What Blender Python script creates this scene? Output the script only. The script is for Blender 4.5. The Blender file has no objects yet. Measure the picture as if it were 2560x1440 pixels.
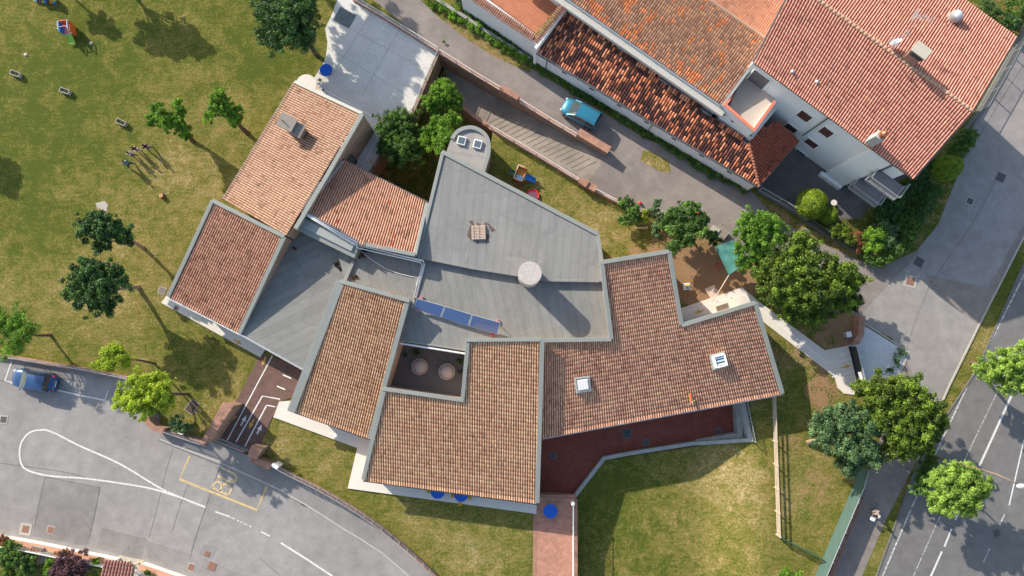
import bpy, bmesh, math, random
import numpy as np
from mathutils import Vector, Matrix
from mathutils.geometry import delaunay_2d_cdt
rad = math.radians
random.seed(7); RNG = np.random.default_rng(7)
sc = bpy.context.scene
C = sc.collection

# ------------------------------------------------------------------ camera, sky, sun, exposure
H = 63.0; FPX = 1707.0; NADY = 845.0
TILT = math.atan((NADY-720.0)/FPX)
cam = bpy.data.cameras.new("camera"); cam.sensor_width = 36.0; cam.lens = 36.0*FPX/2560.0
cam.clip_start = 0.5; cam.clip_end = 3000
co = bpy.data.objects.new("camera", cam); C.objects.link(co)
co.location = (0, 0, H); co.rotation_euler = (TILT, 0, 0); sc.camera = co
SUN_EL = rad(28.0)
world = bpy.data.worlds.new("World"); sc.world = world; world.use_nodes = True
wn = world.node_tree; bg = wn.nodes['Background']
sky = wn.nodes.new('ShaderNodeTexSky'); sky.sky_type = 'NISHITA'; sky.sun_disc = False
sky.sun_elevation = SUN_EL; sky.sun_rotation = rad(-45)
tn = wn.nodes.new('ShaderNodeMixRGB'); tn.blend_type = 'MULTIPLY'; tn.inputs[0].default_value = 1.0; tn.inputs[2].default_value = (1.04, 0.98, 0.90, 1)
wn.links.new(sky.outputs[0], tn.inputs[1]); wn.links.new(tn.outputs[0], bg.inputs[0]); bg.inputs[1].default_value = 0.138
sl = bpy.data.lights.new("sun", 'SUN'); sl.energy = 3.6; sl.angle = rad(0.5); sl.color = (1.0, 0.90, 0.76)
so = bpy.data.objects.new("sun", sl); C.objects.link(so)
sd = Vector((math.cos(SUN_EL)*0.7071, -math.cos(SUN_EL)*0.7071, -math.sin(SUN_EL)))
so.rotation_euler = sd.to_track_quat('-Z', 'Y').to_euler(); so.location = (-40, 40, 60)
sc.view_settings.view_transform = 'Standard'; sc.view_settings.look = 'None'
sc.view_settings.gamma = 1.0; sc.view_settings.exposure = 0.85

def P(px, py, z=0.0):
    dx = (px-1280.0)/FPX; dy = -(py-720.0)/FPX; dz = -1.0
    c, s = math.cos(TILT), math.sin(TILT)
    wy = dy*c - dz*s; wz = dy*s + dz*c
    t = (z-H)/wz
    return Vector((dx*t, wy*t, z))
def P2(px, py, z=0.0):
    p = P(px, py, z); return (p.x, p.y)
def PL(pts, z=0.0):
    return [P2(a[0], a[1], a[2] if len(a) > 2 else z) for a in pts]

# ------------------------------------------------------------------ materials
MATS = {}
def nt(name):
    m = bpy.data.materials.new(name); m.use_nodes = True
    n = m.node_tree; b = n.nodes['Principled BSDF']; MATS[name] = m
    return m, n, b
def N(n, t, **kw):
    x = n.nodes.new(t)
    for k, v in kw.items(): setattr(x, k, v)
    return x
def noise(n, vec, scale, detail=4, rough=0.6, dist=0.0):
    x = N(n, 'ShaderNodeTexNoise'); x.inputs['Scale'].default_value = scale
    x.inputs['Detail'].default_value = detail; x.inputs['Roughness'].default_value = rough
    x.inputs['Distortion'].default_value = dist
    n.links.new(vec, x.inputs['Vector']); return x.outputs['Fac']
def ramp(n, fac, stops, interp='LINEAR'):
    r = N(n, 'ShaderNodeValToRGB'); r.color_ramp.interpolation = interp
    e = r.color_ramp.elements
    while len(e) < len(stops): e.new(0.5)
    for i, (p, c) in enumerate(stops):
        e[i].position = p; e[i].color = (c, c, c, 1) if isinstance(c, (int, float)) else (*c, 1)
    n.links.new(fac, r.inputs[0]); return r.outputs[0]
def mix(n, fac, a, b, mode='MIX'):
    x = N(n, 'ShaderNodeMixRGB', blend_type=mode)
    for i, v in ((0, fac), (1, a), (2, b)):
        if isinstance(v, (int, float)): x.inputs[i].default_value = v if i == 0 else (v, v, v, 1)
        elif isinstance(v, tuple): x.inputs[i].default_value = (*v, 1)
        else: n.links.new(v, x.inputs[i])
    return x.outputs[0]
def math_(n, op, a, b=0.0, c=None):
    x = N(n, 'ShaderNodeMath', operation=op)
    for i, v in enumerate((a, b) if c is None else (a, b, c)):
        if isinstance(v, (int, float)): x.inputs[i].default_value = v
        else: n.links.new(v, x.inputs[i])
    return x.outputs[0]
def objco(n): return N(n, 'ShaderNodeNewGeometry').outputs['Position']
def locco(n): return N(n, 'ShaderNodeTexCoord').outputs['Object']
def bump(n, b, h, strength=0.5, dist=0.02):
    x = N(n, 'ShaderNodeBump'); x.inputs['Strength'].default_value = strength; x.inputs['Distance'].default_value = dist
    n.links.new(h, x.inputs['Height']); n.links.new(x.outputs[0], b.inputs['Normal'])
def sc3(c, f): return tuple(min(1.0, v*f) for v in c)
def simple(name, c, rough=0.7, var=0.15, scale=3.0, metal=0.0, spec=None, bmp=0.0, fine=40.0, coat=0.0):
    m, n, b = nt(name); v = locco(n)
    f = mix(n, 0.5, noise(n, v, scale), noise(n, v, fine, 2))
    col = ramp(n, f, [(0.3, sc3(c, 1-var)), (0.7, sc3(c, 1+var))])
    n.links.new(col, b.inputs['Base Color']); b.inputs['Roughness'].default_value = rough
    b.inputs['Metallic'].default_value = metal
    if spec is not None: b.inputs['Specular IOR Level'].default_value = spec
    if coat: b.inputs['Coat Weight'].default_value = coat; b.inputs['Coat Roughness'].default_value = 0.08
    if bmp: bump(n, b, f, bmp, 0.01)
    return m

def m_grass(name, soil=0.0, lush=0.0):
    m, n, b = nt(name); v = objco(n)
    big = noise(n, v, 0.13, 5, 0.65); med = noise(n, v, 0.7, 5, 0.7, 0.8); fine = noise(n, v, 5.0, 4, 0.8); vf = noise(n, v, 12.0, 2, 0.8)
    mp = N(n, 'ShaderNodeMapping'); n.links.new(v, mp.inputs[0]); mp.inputs['Rotation'].default_value = (0, 0, rad(-32)); mp.inputs['Scale'].default_value = (0.35, 3.2, 1)
    strk = noise(n, mp.outputs[0], 1.5, 5, 0.7, 0.8)
    at = N(n, 'ShaderNodeAttribute', attribute_name='dry'); at2 = N(n, 'ShaderNodeAttribute', attribute_name='soil')
    dry = math_(n, 'ADD', at.outputs['Fac'], math_(n, 'MULTIPLY', math_(n, 'SUBTRACT', big, 0.5), 0.8))
    dry = math_(n, 'ADD', dry, math_(n, 'MULTIPLY', math_(n, 'SUBTRACT', med, 0.5), 1.7))
    dry = math_(n, 'ADD', dry, math_(n, 'MULTIPLY', math_(n, 'SUBTRACT', strk, 0.5), 0.9))
    dry = math_(n, 'ADD', dry, math_(n, 'MULTIPLY', math_(n, 'SUBTRACT', fine, 0.5), 2.1))
    dry = math_(n, 'ADD', dry, 0.27-lush)
    g = ramp(n, dry, [(0.0, (0.082, 0.106, 0.018)), (0.28, (0.158, 0.154, 0.032)), (0.55, (0.232, 0.188, 0.058)), (0.8, (0.31, 0.24, 0.095)), (1.0, (0.44, 0.35, 0.19))])
    wv = N(n, 'ShaderNodeVectorMath', operation='ADD'); n.links.new(v, wv.inputs[0])
    nz = N(n, 'ShaderNodeTexNoise'); nz.inputs['Scale'].default_value = 0.5; nz.inputs['Detail'].default_value = 4; n.links.new(v, nz.inputs['Vector'])
    scl = N(n, 'ShaderNodeVectorMath', operation='SCALE'); n.links.new(nz.outputs['Color'], scl.inputs[0]); scl.inputs['Scale'].default_value = 3.0; n.links.new(scl.outputs[0], wv.inputs[1])
    vo = N(n, 'ShaderNodeTexVoronoi', feature='DISTANCE_TO_EDGE'); vo.inputs['Scale'].default_value = 0.6; mq = N(n, 'ShaderNodeMapping'); mq.inputs['Rotation'].default_value = (0, 0, rad(-48)); mq.inputs['Scale'].default_value = (0.35, 1.5, 1); n.links.new(wv.outputs[0], mq.inputs[0]); n.links.new(mq.outputs[0], vo.inputs['Vector'])
    tr = math_(n, 'MULTIPLY', ramp(n, vo.outputs['Distance'], [(0.0, 1.0), (0.07, 0.0)]), ramp(n, math_(n, 'ADD', at.outputs['Fac'], math_(n, 'MULTIPLY', math_(n, 'SUBTRACT', fine, 0.5), 1.2)), [(0.05, 0.0), (0.45, 0.55)]))
    g = mix(n, tr, g, (0.40, 0.33, 0.18))
    wd = noise(n, v, 2.4, 4, 0.75, 0.5)
    g = mix(n, ramp(n, wd, [(0.56, 0.0), (0.66, 0.65)]), g, (0.075, 0.115, 0.015))
    g = mix(n, 0.75, g, ramp(n, vf, [(0.25, 0.42), (0.5, 1.0), (0.75, 1.7)]), 'MULTIPLY')
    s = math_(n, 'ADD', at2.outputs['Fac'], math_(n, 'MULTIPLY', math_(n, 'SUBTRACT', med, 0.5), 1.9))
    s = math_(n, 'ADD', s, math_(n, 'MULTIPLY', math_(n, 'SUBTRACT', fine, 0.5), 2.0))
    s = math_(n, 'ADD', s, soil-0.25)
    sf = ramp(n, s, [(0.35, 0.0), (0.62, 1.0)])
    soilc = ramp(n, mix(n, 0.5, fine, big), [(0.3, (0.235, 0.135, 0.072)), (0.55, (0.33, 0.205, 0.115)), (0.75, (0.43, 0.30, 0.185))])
    n.links.new(mix(n, sf, g, soilc), b.inputs['Base Color']); b.inputs['Roughness'].default_value = 0.95; b.inputs['Specular IOR Level'].default_value = 0.1
    bump(n, b, mix(n, 0.5, fine, vf), 0.9, 0.07)
    return m
def m_asphalt(name, c, var=0.14, crack=0.5, warm=(1.03, 0.98, 0.95)):
    m, n, b = nt(name); v = objco(n)
    big = noise(n, v, 0.12, 5, 0.6, 0.5); med = noise(n, v, 0.9, 5, 0.65); fine = noise(n, v, 14, 3, 0.8); vf = noise(n, v, 45, 1)
    base = ramp(n, big, [(0.3, tuple(c*(1-var)*w for w in warm)), (0.7, tuple(c*(1+var)*w for w in warm))])
    base = mix(n, 0.8, base, ramp(n, med, [(0.3, 0.80), (0.7, 1.15)]), 'MULTIPLY')
    base = mix(n, 0.8, base, ramp(n, fine, [(0.25, 0.84), (0.75, 1.14)]), 'MULTIPLY')
    base = mix(n, 0.7, base, ramp(n, vf, [(0.25, 0.72), (0.75, 1.3)]), 'MULTIPLY')
    # cracks
    wv = N(n, 'ShaderNodeVectorMath', operation='ADD'); n.links.new(v, wv.inputs[0])
    nz = N(n, 'ShaderNodeTexNoise'); nz.inputs['Scale'].default_value = 1.1; nz.inputs['Detail'].default_value = 5; n.links.new(v, nz.inputs['Vector'])
    scl = N(n, 'ShaderNodeVectorMath', operation='SCALE'); n.links.new(nz.outputs['Color'], scl.inputs[0]); scl.inputs['Scale'].default_value = 2.2
    n.links.new(scl.outputs[0], wv.inputs[1])
    vo = N(n, 'ShaderNodeTexVoronoi', feature='DISTANCE_TO_EDGE'); vo.inputs['Scale'].default_value = 0.22; n.links.new(wv.outputs[0], vo.inputs['Vector'])
    cr = ramp(n, vo.outputs['Distance'], [(0.0, 1.0), (0.0045, 0.0)])
    msk = ramp(n, noise(n, v, 0.16, 2), [(0.50, 0.0), (0.58, crack)])
    base = mix(n, math_(n, 'MULTIPLY', cr, msk), base, tuple(c*0.35*w for w in warm))
    # stains
    st = ramp(n, noise(n, v, 0.5, 4, 0.7, 1.5), [(0.62, 0.0), (0.72, 0.28)])
    base = mix(n, st, base, tuple(c*0.62*w for w in warm))
    st2 = ramp(n, noise(n, v, 1.7, 3, 0.7, 0.8), [(0.70, 0.0), (0.76, 0.3)])
    base = mix(n, st2, base, tuple(min(1, c*1.35*w) for w in warm))
    n.links.new(base, b.inputs['Base Color']); b.inputs['Roughness'].default_value = 0.92; b.inputs['Specular IOR Level'].default_value = 0.25
    bump(n, b, mix(n, 0.5, fine, vf), 0.35, 0.02)
    return m
def m_tile(name, stops, stain=0.5, chan=0.5, newfrac=0.02, newcol=(0.62, 0.17, 0.07), vary=0.6, k=1.0, joint=1.0, tint=(1,1,1)):
    """stops: per-tile colour ramp; UV = (column, row) in tile units"""
    m, n, b = nt(name); v = objco(n)
    uv = N(n, 'ShaderNodeUVMap'); uv.uv_map = 'UVMap'
    fl = N(n, 'ShaderNodeVectorMath', operation='FLOOR'); n.links.new(uv.outputs[0], fl.inputs[0])
    wn_ = N(n, 'ShaderNodeTexWhiteNoise', noise_dimensions='2D'); n.links.new(fl.outputs[0], wn_.inputs['Vector'])
    ad = N(n, 'ShaderNodeVectorMath', operation='ADD'); n.links.new(fl.outputs[0], ad.inputs[0]); ad.inputs[1].default_value = (37.3, 91.7, 0)
    wn2 = N(n, 'ShaderNodeTexWhiteNoise', noise_dimensions='2D'); n.links.new(ad.outputs[0], wn2.inputs['Vector'])
    big = noise(n, v, 0.35, 4, 0.6, 0.4)
    f = math_(n, 'ADD', math_(n, 'MULTIPLY', wn_.outputs['Value'], 0.62*vary), math_(n, 'MULTIPLY', big, 0.40))
    f = math_(n, 'ADD', f, 0.31*(1-vary))
    col = ramp(n, f, [(p_, tuple(q_*t_ for q_, t_ in zip(sc3(c_, k), tint))) for p_, c_ in stops])
    # dirt stains, long axis random
    st = noise(n, v, 1.3, 6, 0.8, 0.4)
    sfac = ramp(n, math_(n, 'ADD', st, math_(n, 'MULTIPLY', math_(n, 'SUBTRACT', wn2.outputs['Value'], 0.5), 0.16)), [(0.55, 0.0), (0.66, stain)])
    col = mix(n, sfac, col, (0.085, 0.050, 0.042))
    # tile-local clusters of replaced tiles
    cl = noise(n, fl.outputs[0], 0.22, 3, 0.6)
    nf = math_(n, 'ADD', math_(n, 'ADD', math_(n, 'MULTIPLY', wn2.outputs['Value'], 0.45), 0.3), math_(n, 'MULTIPLY', math_(n, 'SUBTRACT', cl, 0.5), 2.6))
    if newfrac > .1:
        sq = N(n, 'ShaderNodeSeparateXYZ'); n.links.new(fl.outputs[0], sq.inputs[0]); nf = math_(n, 'ADD', nf, math_(n, 'MULTIPLY', math_(n, 'LESS_THAN', sq.outputs[1], 2.5), 0.26))
    thr = (1.12 - newfrac*1.9) if newfrac > 0 else 9
    nn = math_(n, 'GREATER_THAN', nf, thr)
    nc = ramp(n, wn_.outputs['Value'], [(0.0, sc3(newcol, 0.7)), (1.0, sc3(newcol, 1.25))])
    col = mix(n, nn, col, nc)
    # channel dirt between cover tiles
    sp = N(n, 'ShaderNodeSeparateXYZ'); n.links.new(uv.outputs[0], sp.inputs[0])
    fr = math_(n, 'FRACT', sp.outputs[0])
    ch = ramp(n, math_(n, 'ABSOLUTE', math_(n, 'SUBTRACT', fr, 0.5)), [(0.30, 0.0), (0.385, chan)])
    col = mix(n, ch, col, (0.125, 0.050, 0.032))
    fr2 = math_(n, 'FRACT', sp.outputs[1])
    ln = ramp(n, fr2, [(0.0, 0.45*joint), (0.12, 0.0), (0.9, 0.0), (1.0, 0.3*joint)])
    col = mix(n, ln, col, (0.13, 0.065, 0.045))
    fine = noise(n, v, 26, 3, 0.7)
    col = mix(n, 0.8, col, ramp(n, fine, [(0.25, 0.72), (0.75, 1.25)]), 'MULTIPLY')
    n.links.new(col, b.inputs['Base Color']); b.inputs['Roughness'].default_value = 0.9; b.inputs['Specular IOR Level'].default_value = 0.2
    bump(n, b, fine, 0.3, 0.01)
    return m
def m_membrane(name, ang, c=(0.228, 0.232, 0.226), bw=14.0, bh=0.74):
    m, n, b = nt(name); v = objco(n)
    mp = N(n, 'ShaderNodeMapping'); n.links.new(v, mp.inputs[0]); mp.inputs['Rotation'].default_value = (0, 0, rad(ang))
    wob = N(n, 'ShaderNodeVectorMath', operation='ADD'); n.links.new(mp.outputs[0], wob.inputs[0])
    nz = N(n, 'ShaderNodeTexNoise'); nz.inputs['Scale'].default_value = 0.5; n.links.new(v, nz.inputs['Vector'])
    s_ = N(n, 'ShaderNodeVectorMath', operation='SCALE'); n.links.new(nz.outputs['Color'], s_.inputs[0]); s_.inputs['Scale'].default_value = 0.12
    n.links.new(s_.outputs[0], wob.inputs[1])
    br = N(n, 'ShaderNodeTexBrick'); n.links.new(wob.outputs[0], br.inputs['Vector'])
    br.inputs['Scale'].default_value = 1.0; br.inputs['Brick Width'].default_value = bw; br.inputs['Row Height'].default_value = bh
    br.inputs['Mortar Size'].default_value = 0.014; br.inputs['Mortar Smooth'].default_value = 0.3
    br.inputs['Color1'].default_value = (*sc3(c, 0.94), 1); br.inputs['Color2'].default_value = (*sc3(c, 1.06), 1); br.inputs['Mortar'].default_value = (*sc3(c, 0.55), 1)
    mp2 = N(n, 'ShaderNodeMapping'); n.links.new(mp.outputs[0], mp2.inputs[0]); mp2.inputs['Scale'].default_value = (0.12, 1.5, 1)
    st = noise(n, mp2.outputs[0], 1.3, 5, 0.6)
    col = mix(n, 0.9, br.outputs['Color'], ramp(n, st, [(0.3, 0.9), (0.7, 1.09)]), 'MULTIPLY')
    col = mix(n, 0.8, col, ramp(n, noise(n, v, 0.6, 5, 0.7, 1.0), [(0.3, (0.86, 0.88, 0.84)), (0.7, (1.12, 1.08, 1.06))]), 'MULTIPLY')
    pud = noise(n, v, 0.28, 3, 0.5, 0.6)
    col = mix(n, ramp(n, pud, [(0.52, 0.0), (0.56, 0.35), (0.565, 0.10), (0.7, 0.16)]), col, sc3(c, 0.62))
    col = mix(n, 0.7, col, ramp(n, noise(n, v, 18, 3, 0.8), [(0.3, 0.85), (0.7, 1.14)]), 'MULTIPLY')
    n.links.new(col, b.inputs['Base Color']); b.inputs['Roughness'].default_value = 0.85
    bump(n, b, br.outputs['Fac'], -0.4, 0.01)
    return m
def m_brick(name, c1, c2, mortar=(0.35, 0.28, 0.22), bw=0.25, bh=0.075, rot=(0, 0, 0), var=0.25, stain=0.3):
    m, n, b = nt(name); v = objco(n)
    mp = N(n, 'ShaderNodeMapping'); n.links.new(v, mp.inputs[0]); mp.inputs['Rotation'].default_value = rot
    br = N(n, 'ShaderNodeTexBrick'); n.links.new(mp.outputs[0], br.inputs['Vector'])
    br.inputs['Scale'].default_value = 1.0; br.inputs['Brick Width'].default_value = bw; br.inputs['Row Height'].default_value = bh
    br.inputs['Mortar Size'].default_value = 0.008; br.inputs['Color1'].default_value = (*c1, 1); br.inputs['Color2'].default_value = (*c2, 1)
    br.inputs['Mortar'].default_value = (*mortar, 1)
    col = mix(n, 0.9, br.outputs['Color'], ramp(n, noise(n, v, 1.2, 5, 0.7), [(0.3, 1-var), (0.7, 1+var)]), 'MULTIPLY')
    col = mix(n, ramp(n, noise(n, v, 0.7, 4, 0.7, 0.6), [(0.55, 0.0), (0.7, stain)]), col, (0.09, 0.07, 0.055))
    col = mix(n, 0.6, col, ramp(n, noise(n, v, 20, 2, 0.8), [(0.3, 0.75), (0.7, 1.25)]), 'MULTIPLY')
    n.links.new(col, b.inputs['Base Color']); b.inputs['Roughness'].default_value = 0.9
    return m
def m_leaf(name, dark, light, trans=0.35):
    m, n, b = nt(name)
    at = N(n, 'ShaderNodeAttribute', attribute_name='tint')
    col = ramp(n, at.outputs['Fac'], [(0.0, dark), (1.0, light)])
    n.nodes.remove(b)
    d = N(n, 'ShaderNodeBsdfPrincipled'); n.links.new(col, d.inputs['Base Color']); d.inputs['Roughness'].default_value = 0.55; d.inputs['Specular IOR Level'].default_value = 0.35
    t = N(n, 'ShaderNodeBsdfTranslucent'); n.links.new(mix(n, 1.0, col, (1.0, 1.0, 0.45), 'MULTIPLY'), t.inputs[0])
    ms = N(n, 'ShaderNodeMixShader'); ms.inputs[0].default_value = trans
    n.links.new(d.outputs[0], ms.inputs[1]); n.links.new(t.outputs[0], ms.inputs[2])
    n.links.new(ms.outputs[0], n.nodes['Material Output'].inputs[0]); return m
def m_glass(name, c=(0.03, 0.045, 0.05), rough=0.08):
    m, n, b = nt(name); b.inputs['Base Color'].default_value = (*c, 1); b.inputs['Roughness'].default_value = rough
    b.inputs['Specular IOR Level'].default_value = 0.7; b.inputs['Coat Weight'].default_value = 0.3; return m
def m_worn(name, c, wear=0.35, scale=6.0):
    """paint with flakes missing (real alpha holes)"""
    m, n, b = nt(name); v = objco(n)
    f = noise(n, v, scale, 4, 0.75)
    a = ramp(n, f, [(0.30+wear*0.22, 0.0), (0.42+wear*0.22, 1.0)])
    col = ramp(n, noise(n, v, 12, 3), [(0.3, sc3(c, 0.86)), (0.7, sc3(c, 1.1))])
    n.links.new(col, b.inputs['Base Color']); n.links.new(a, b.inputs['Alpha']); b.inputs['Roughness'].default_value = 0.8
    return m

GRASS = m_grass('grass_lawn'); 
ASPH = m_asphalt('old_asphalt', 0.288, 0.13)
ASPH2 = m_asphalt('lane_asphalt', 0.225, 0.24, 0.3, (1.13, 0.98, 0.89))
ASPH3 = m_asphalt('main_road_asphalt', 0.172, 0.08, 0.5, (1.03, 1.0, 0.97))
ASPH4 = m_asphalt('patched_asphalt', 0.24, 0.16, 1.0)
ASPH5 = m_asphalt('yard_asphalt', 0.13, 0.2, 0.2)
PAVE = m_asphalt('pavement_asphalt', 0.25, 0.16, 0.8)
CONC = simple('pale_concrete', (0.60, 0.585, 0.545), 0.85, 0.16, 0.7, fine=5)
CONCW = simple('white_concrete', (0.70, 0.65, 0.58), 0.8, 0.06, 0.7, fine=12)
KERB = simple('kerb_stone', (0.42, 0.40, 0.36), 0.85, 0.22, 3)
KERBD = simple('dark_kerb_stone', (0.15, 0.15, 0.145), 0.85, 0.25, 3)
RAMPC = m_asphalt('ramp_concrete', 0.245, 0.4, 0.3, (1.12, 0.98, 0.84))
COPE = simple('painted_metal_coping', (0.27, 0.285, 0.262), 0.55, 0.10, 1.0, metal=0.1)
GUTT = simple('dark_gutter', (0.09, 0.095, 0.095), 0.5, 0.1)
STEEL = simple('galvanised_steel', (0.52, 0.54, 0.55), 0.4, 0.08, metal=0.5)
WHITE = simple('white_paint', (0.78, 0.77, 0.75), 0.6, 0.05)
WHITEM = simple('white_pipe', (0.80, 0.80, 0.80), 0.45, 0.04)
PLAST = simple('grey_white_plaster', (0.76, 0.76, 0.75), 0.9, 0.05, 0.6)
PLASTB = simple('beige_plaster', (0.60, 0.45, 0.34), 0.9, 0.1, 0.8)
SALM = simple('salmon_stone_cap', (0.62, 0.33, 0.22), 0.85, 0.14, 1.5)
BRICKW = m_brick('brown_brick_wall', (0.34, 0.21, 0.13), (0.26, 0.15, 0.10), rot=(rad(90), 0, 0))
BRICKT = m_brick('brick_coping', (0.42, 0.20, 0.13), (0.33, 0.16, 0.11), bw=0.25, bh=0.12, rot=(0, 0, rad(30)), var=0.3, stain=0.4)
PAVER = m_brick('red_pavers', (0.30, 0.075, 0.05), (0.225, 0.06, 0.042), (0.14, 0.055, 0.04), 0.22, 0.11, stain=0.15)
PAVERL = m_brick('pink_brick_path', (0.50, 0.24, 0.165), (0.41, 0.19, 0.13), (0.36, 0.22, 0.16), 0.22, 0.11, stain=0.15)
PAVERD = m_brick('dark_brick_path', (0.185, 0.105, 0.085), (0.145, 0.085, 0.07), (0.12, 0.08, 0.07), 0.22, 0.11, (0, 0, rad(28)), stain=0.2)
TERRAC = m_brick('terracotta_terrace', (0.50, 0.19, 0.10), (0.44, 0.165, 0.09), (0.36, 0.16, 0.1), 0.3, 0.3, (0, 0, rad(-35)), var=0.15, stain=0.2)
FLAG = simple('flagstones', (0.50, 0.46, 0.38), 0.9, 0.2, 2.5)
GRAVEL = simple('courtyard_gravel', (0.135, 0.14, 0.15), 0.95, 0.5, 9, bmp=0.5)
GRAVW = simple('white_gravel', (0.60, 0.62, 0.64), 0.95, 0.16, 2.5, bmp=0.4)
LINEW = m_worn('white_road_paint', (0.70, 0.69, 0.66), 0.10, 9)
LINEF = m_worn('faded_white_paint', (0.62, 0.62, 0.60), 0.5)
LINEY = m_worn('yellow_road_paint', (0.60, 0.46, 0.22), 0.12, 9)
LINEYF = m_worn('faded_yellow_paint', (0.66, 0.50, 0.26), 0.15, 5)
LINEO = simple('orange_arrow_paint', (0.66, 0.38, 0.08), 0.7, 0.15)
LINEW2 = simple('white_arrow_paint', (0.78, 0.77, 0.74), 0.7, 0.06)
BARK = simple('bark', (0.13, 0.085, 0.055), 0.95, 0.3, 4, bmp=0.5)
BARKL = simple('pale_bark', (0.36, 0.26, 0.17), 0.9, 0.25, 4)
WOOD = simple('red_brown_wood', (0.42, 0.15, 0.05), 0.7, 0.25, 5)
WOODO = simple('orange_wood', (0.75, 0.30, 0.05), 0.6, 0.15, 5)
WOODP = simple('pale_wood', (0.62, 0.50, 0.38), 0.8, 0.16, 6)
WOODG = simple('grey_weathered_wood', (0.30, 0.26, 0.22), 0.85, 0.25, 6)
BLUE = simple('blue_table_plastic', (0.012, 0.11, 0.56), 0.35, 0.05)
BLUEP = simple('bright_blue_plastic', (0.01, 0.20, 0.62), 0.35, 0.06)
REDP = simple('red_plastic', (0.72, 0.03, 0.04), 0.4, 0.06)
PINKP = simple('pink_plastic', (0.70, 0.30, 0.36), 0.4, 0.06)
ORANGEP = simple('orange_plastic', (0.75, 0.16, 0.03), 0.4, 0.06)
YELP = simple('yellow_plastic', (0.78, 0.50, 0.03), 0.4, 0.06)
LIMEP = simple('lime_plastic', (0.33, 0.60, 0.09), 0.4, 0.08)
LBLUEP = simple('pale_blue_plastic', (0.45, 0.62, 0.75), 0.4, 0.06)
PURP = simple('purple_plastic', (0.14, 0.04, 0.18), 0.4, 0.06)
GREENP = simple('dark_green_plastic', (0.035, 0.12, 0.075), 0.45, 0.1)
BLACKR = simple('black_rubber', (0.02, 0.02, 0.02), 0.8, 0.1)
IRON = simple('rusty_iron_cover', (0.26, 0.14, 0.10), 0.8, 0.2, 4)
IRONG = simple('dark_iron_grate', (0.09, 0.085, 0.085), 0.7, 0.2, 8)
GLASS = m_glass('dark_glass'); GLASSL = m_glass('skylight_glass', (0.10, 0.14, 0.16), 0.15)
SKYLP = simple('white_acrylic_dome', (0.62, 0.63, 0.64), 0.2, 0.03)
SHUT = simple('dark_red_shutter', (0.085, 0.028, 0.024), 0.6, 0.1)
T_A = m_tile('tiles_pale_pink', [(0.2, (0.45, 0.27, 0.19)), (0.45, (0.53, 0.35, 0.25)), (0.7, (0.58, 0.40, 0.285)), (0.85, (0.50, 0.34, 0.23))], 0.6, 0.9, 0.0, joint=.4, k=.74)
T_B = m_tile('tiles_brown_pink', [(0.2, (0.32, 0.16, 0.115)), (0.45, (0.50, 0.29, 0.205)), (0.7, (0.57, 0.35, 0.24)), (0.85, (0.62, 0.43, 0.30))], 0.5, 0.95, 0.0, k=1.25, joint=.3, tint=(1.06,.94,.88))
T_C = m_tile('tiles_pink_red', [(0.2, (0.46, 0.20, 0.125)), (0.45, (0.60, 0.33, 0.22)), (0.7, (0.64, 0.37, 0.25)), (0.85, (0.62, 0.20, 0.11))], 0.6, 0.8, 0.03, (0.50, 0.13, 0.07), joint=.5)
T_E = m_tile('tiles_sand_pink', [(0.2, (0.40, 0.21, 0.14)), (0.42, (0.53, 0.32, 0.21)), (0.6, (0.60, 0.39, 0.26)), (0.78, (0.64, 0.45, 0.28)), (0.9, (0.54, 0.27, 0.19))], 0.42, 0.95, 0.0, k=1.30, joint=.4, tint=(1.03,.94,.85))
T_F = m_tile('tiles_brown_sand', [(0.2, (0.33, 0.17, 0.13)), (0.42, (0.47, 0.27, 0.195)), (0.62, (0.56, 0.34, 0.24)), (0.8, (0.61, 0.41, 0.265)), (0.92, (0.42, 0.22, 0.17))], 0.45, 0.95, 0.0, k=1.40, joint=.4, tint=(1.04,.94,.85))
T_H1 = m_tile('tiles_salmon_red', [(0.2, (0.44, 0.17, 0.125)), (0.5, (0.54, 0.245, 0.185)), (0.75, (0.58, 0.28, 0.205)), (0.9, (0.62, 0.31, 0.18))], 0.5, 0.92, 0.03, (0.72, 0.34, 0.20), k=1.22, joint=.35)
T_H2 = m_tile('tiles_brown_with_orange', [(0.2, (0.20, 0.125, 0.095)), (0.45, (0.29, 0.19, 0.145)), (0.7, (0.36, 0.24, 0.17)), (0.85, (0.47, 0.28, 0.17))], 0.25, 0.55, 0.165, (0.72, 0.24, 0.10), vary=.9, k=1.25, tint=(1.18,.98,.86))
T_H3 = m_tile('tiles_black_and_orange', [(0.22, (0.055, 0.028, 0.028)), (0.42, (0.10, 0.045, 0.038)), (0.55, (0.26, 0.095, 0.06)), (0.66, (0.62, 0.19, 0.09)), (0.8, (0.72, 0.30, 0.16)), (0.95, (0.60, 0.40, 0.27))], 0.45, 0.85, 0.0, vary=1.0, k=1.15)
T_H2B = m_tile('tiles_fine_salmon', [(0.2, (0.45, 0.19, 0.12)), (0.5, (0.56, 0.25, 0.16)), (0.8, (0.63, 0.31, 0.2))], 0.3, 0.4, 0.08, (0.72, 0.24, 0.10))
T_RED = m_tile('tiles_red_brown', [(0.2, (0.30, 0.075, 0.045)), (0.5, (0.40, 0.11, 0.06)), (0.8, (0.47, 0.14, 0.08))], 0.3, 0.7, 0.0)
MEMB1 = m_membrane('roofing_felt_a', -26.0); MEMB2 = m_membrane('roofing_felt_b', 78.0); MEMB4 = m_membrane('roofing_felt_c', 96.0, (0.236, 0.238, 0.236))
MEMBH = m_membrane('roofing_felt_pink', 10.0, (0.33, 0.315, 0.30), 1.6, 1.1)
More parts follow.
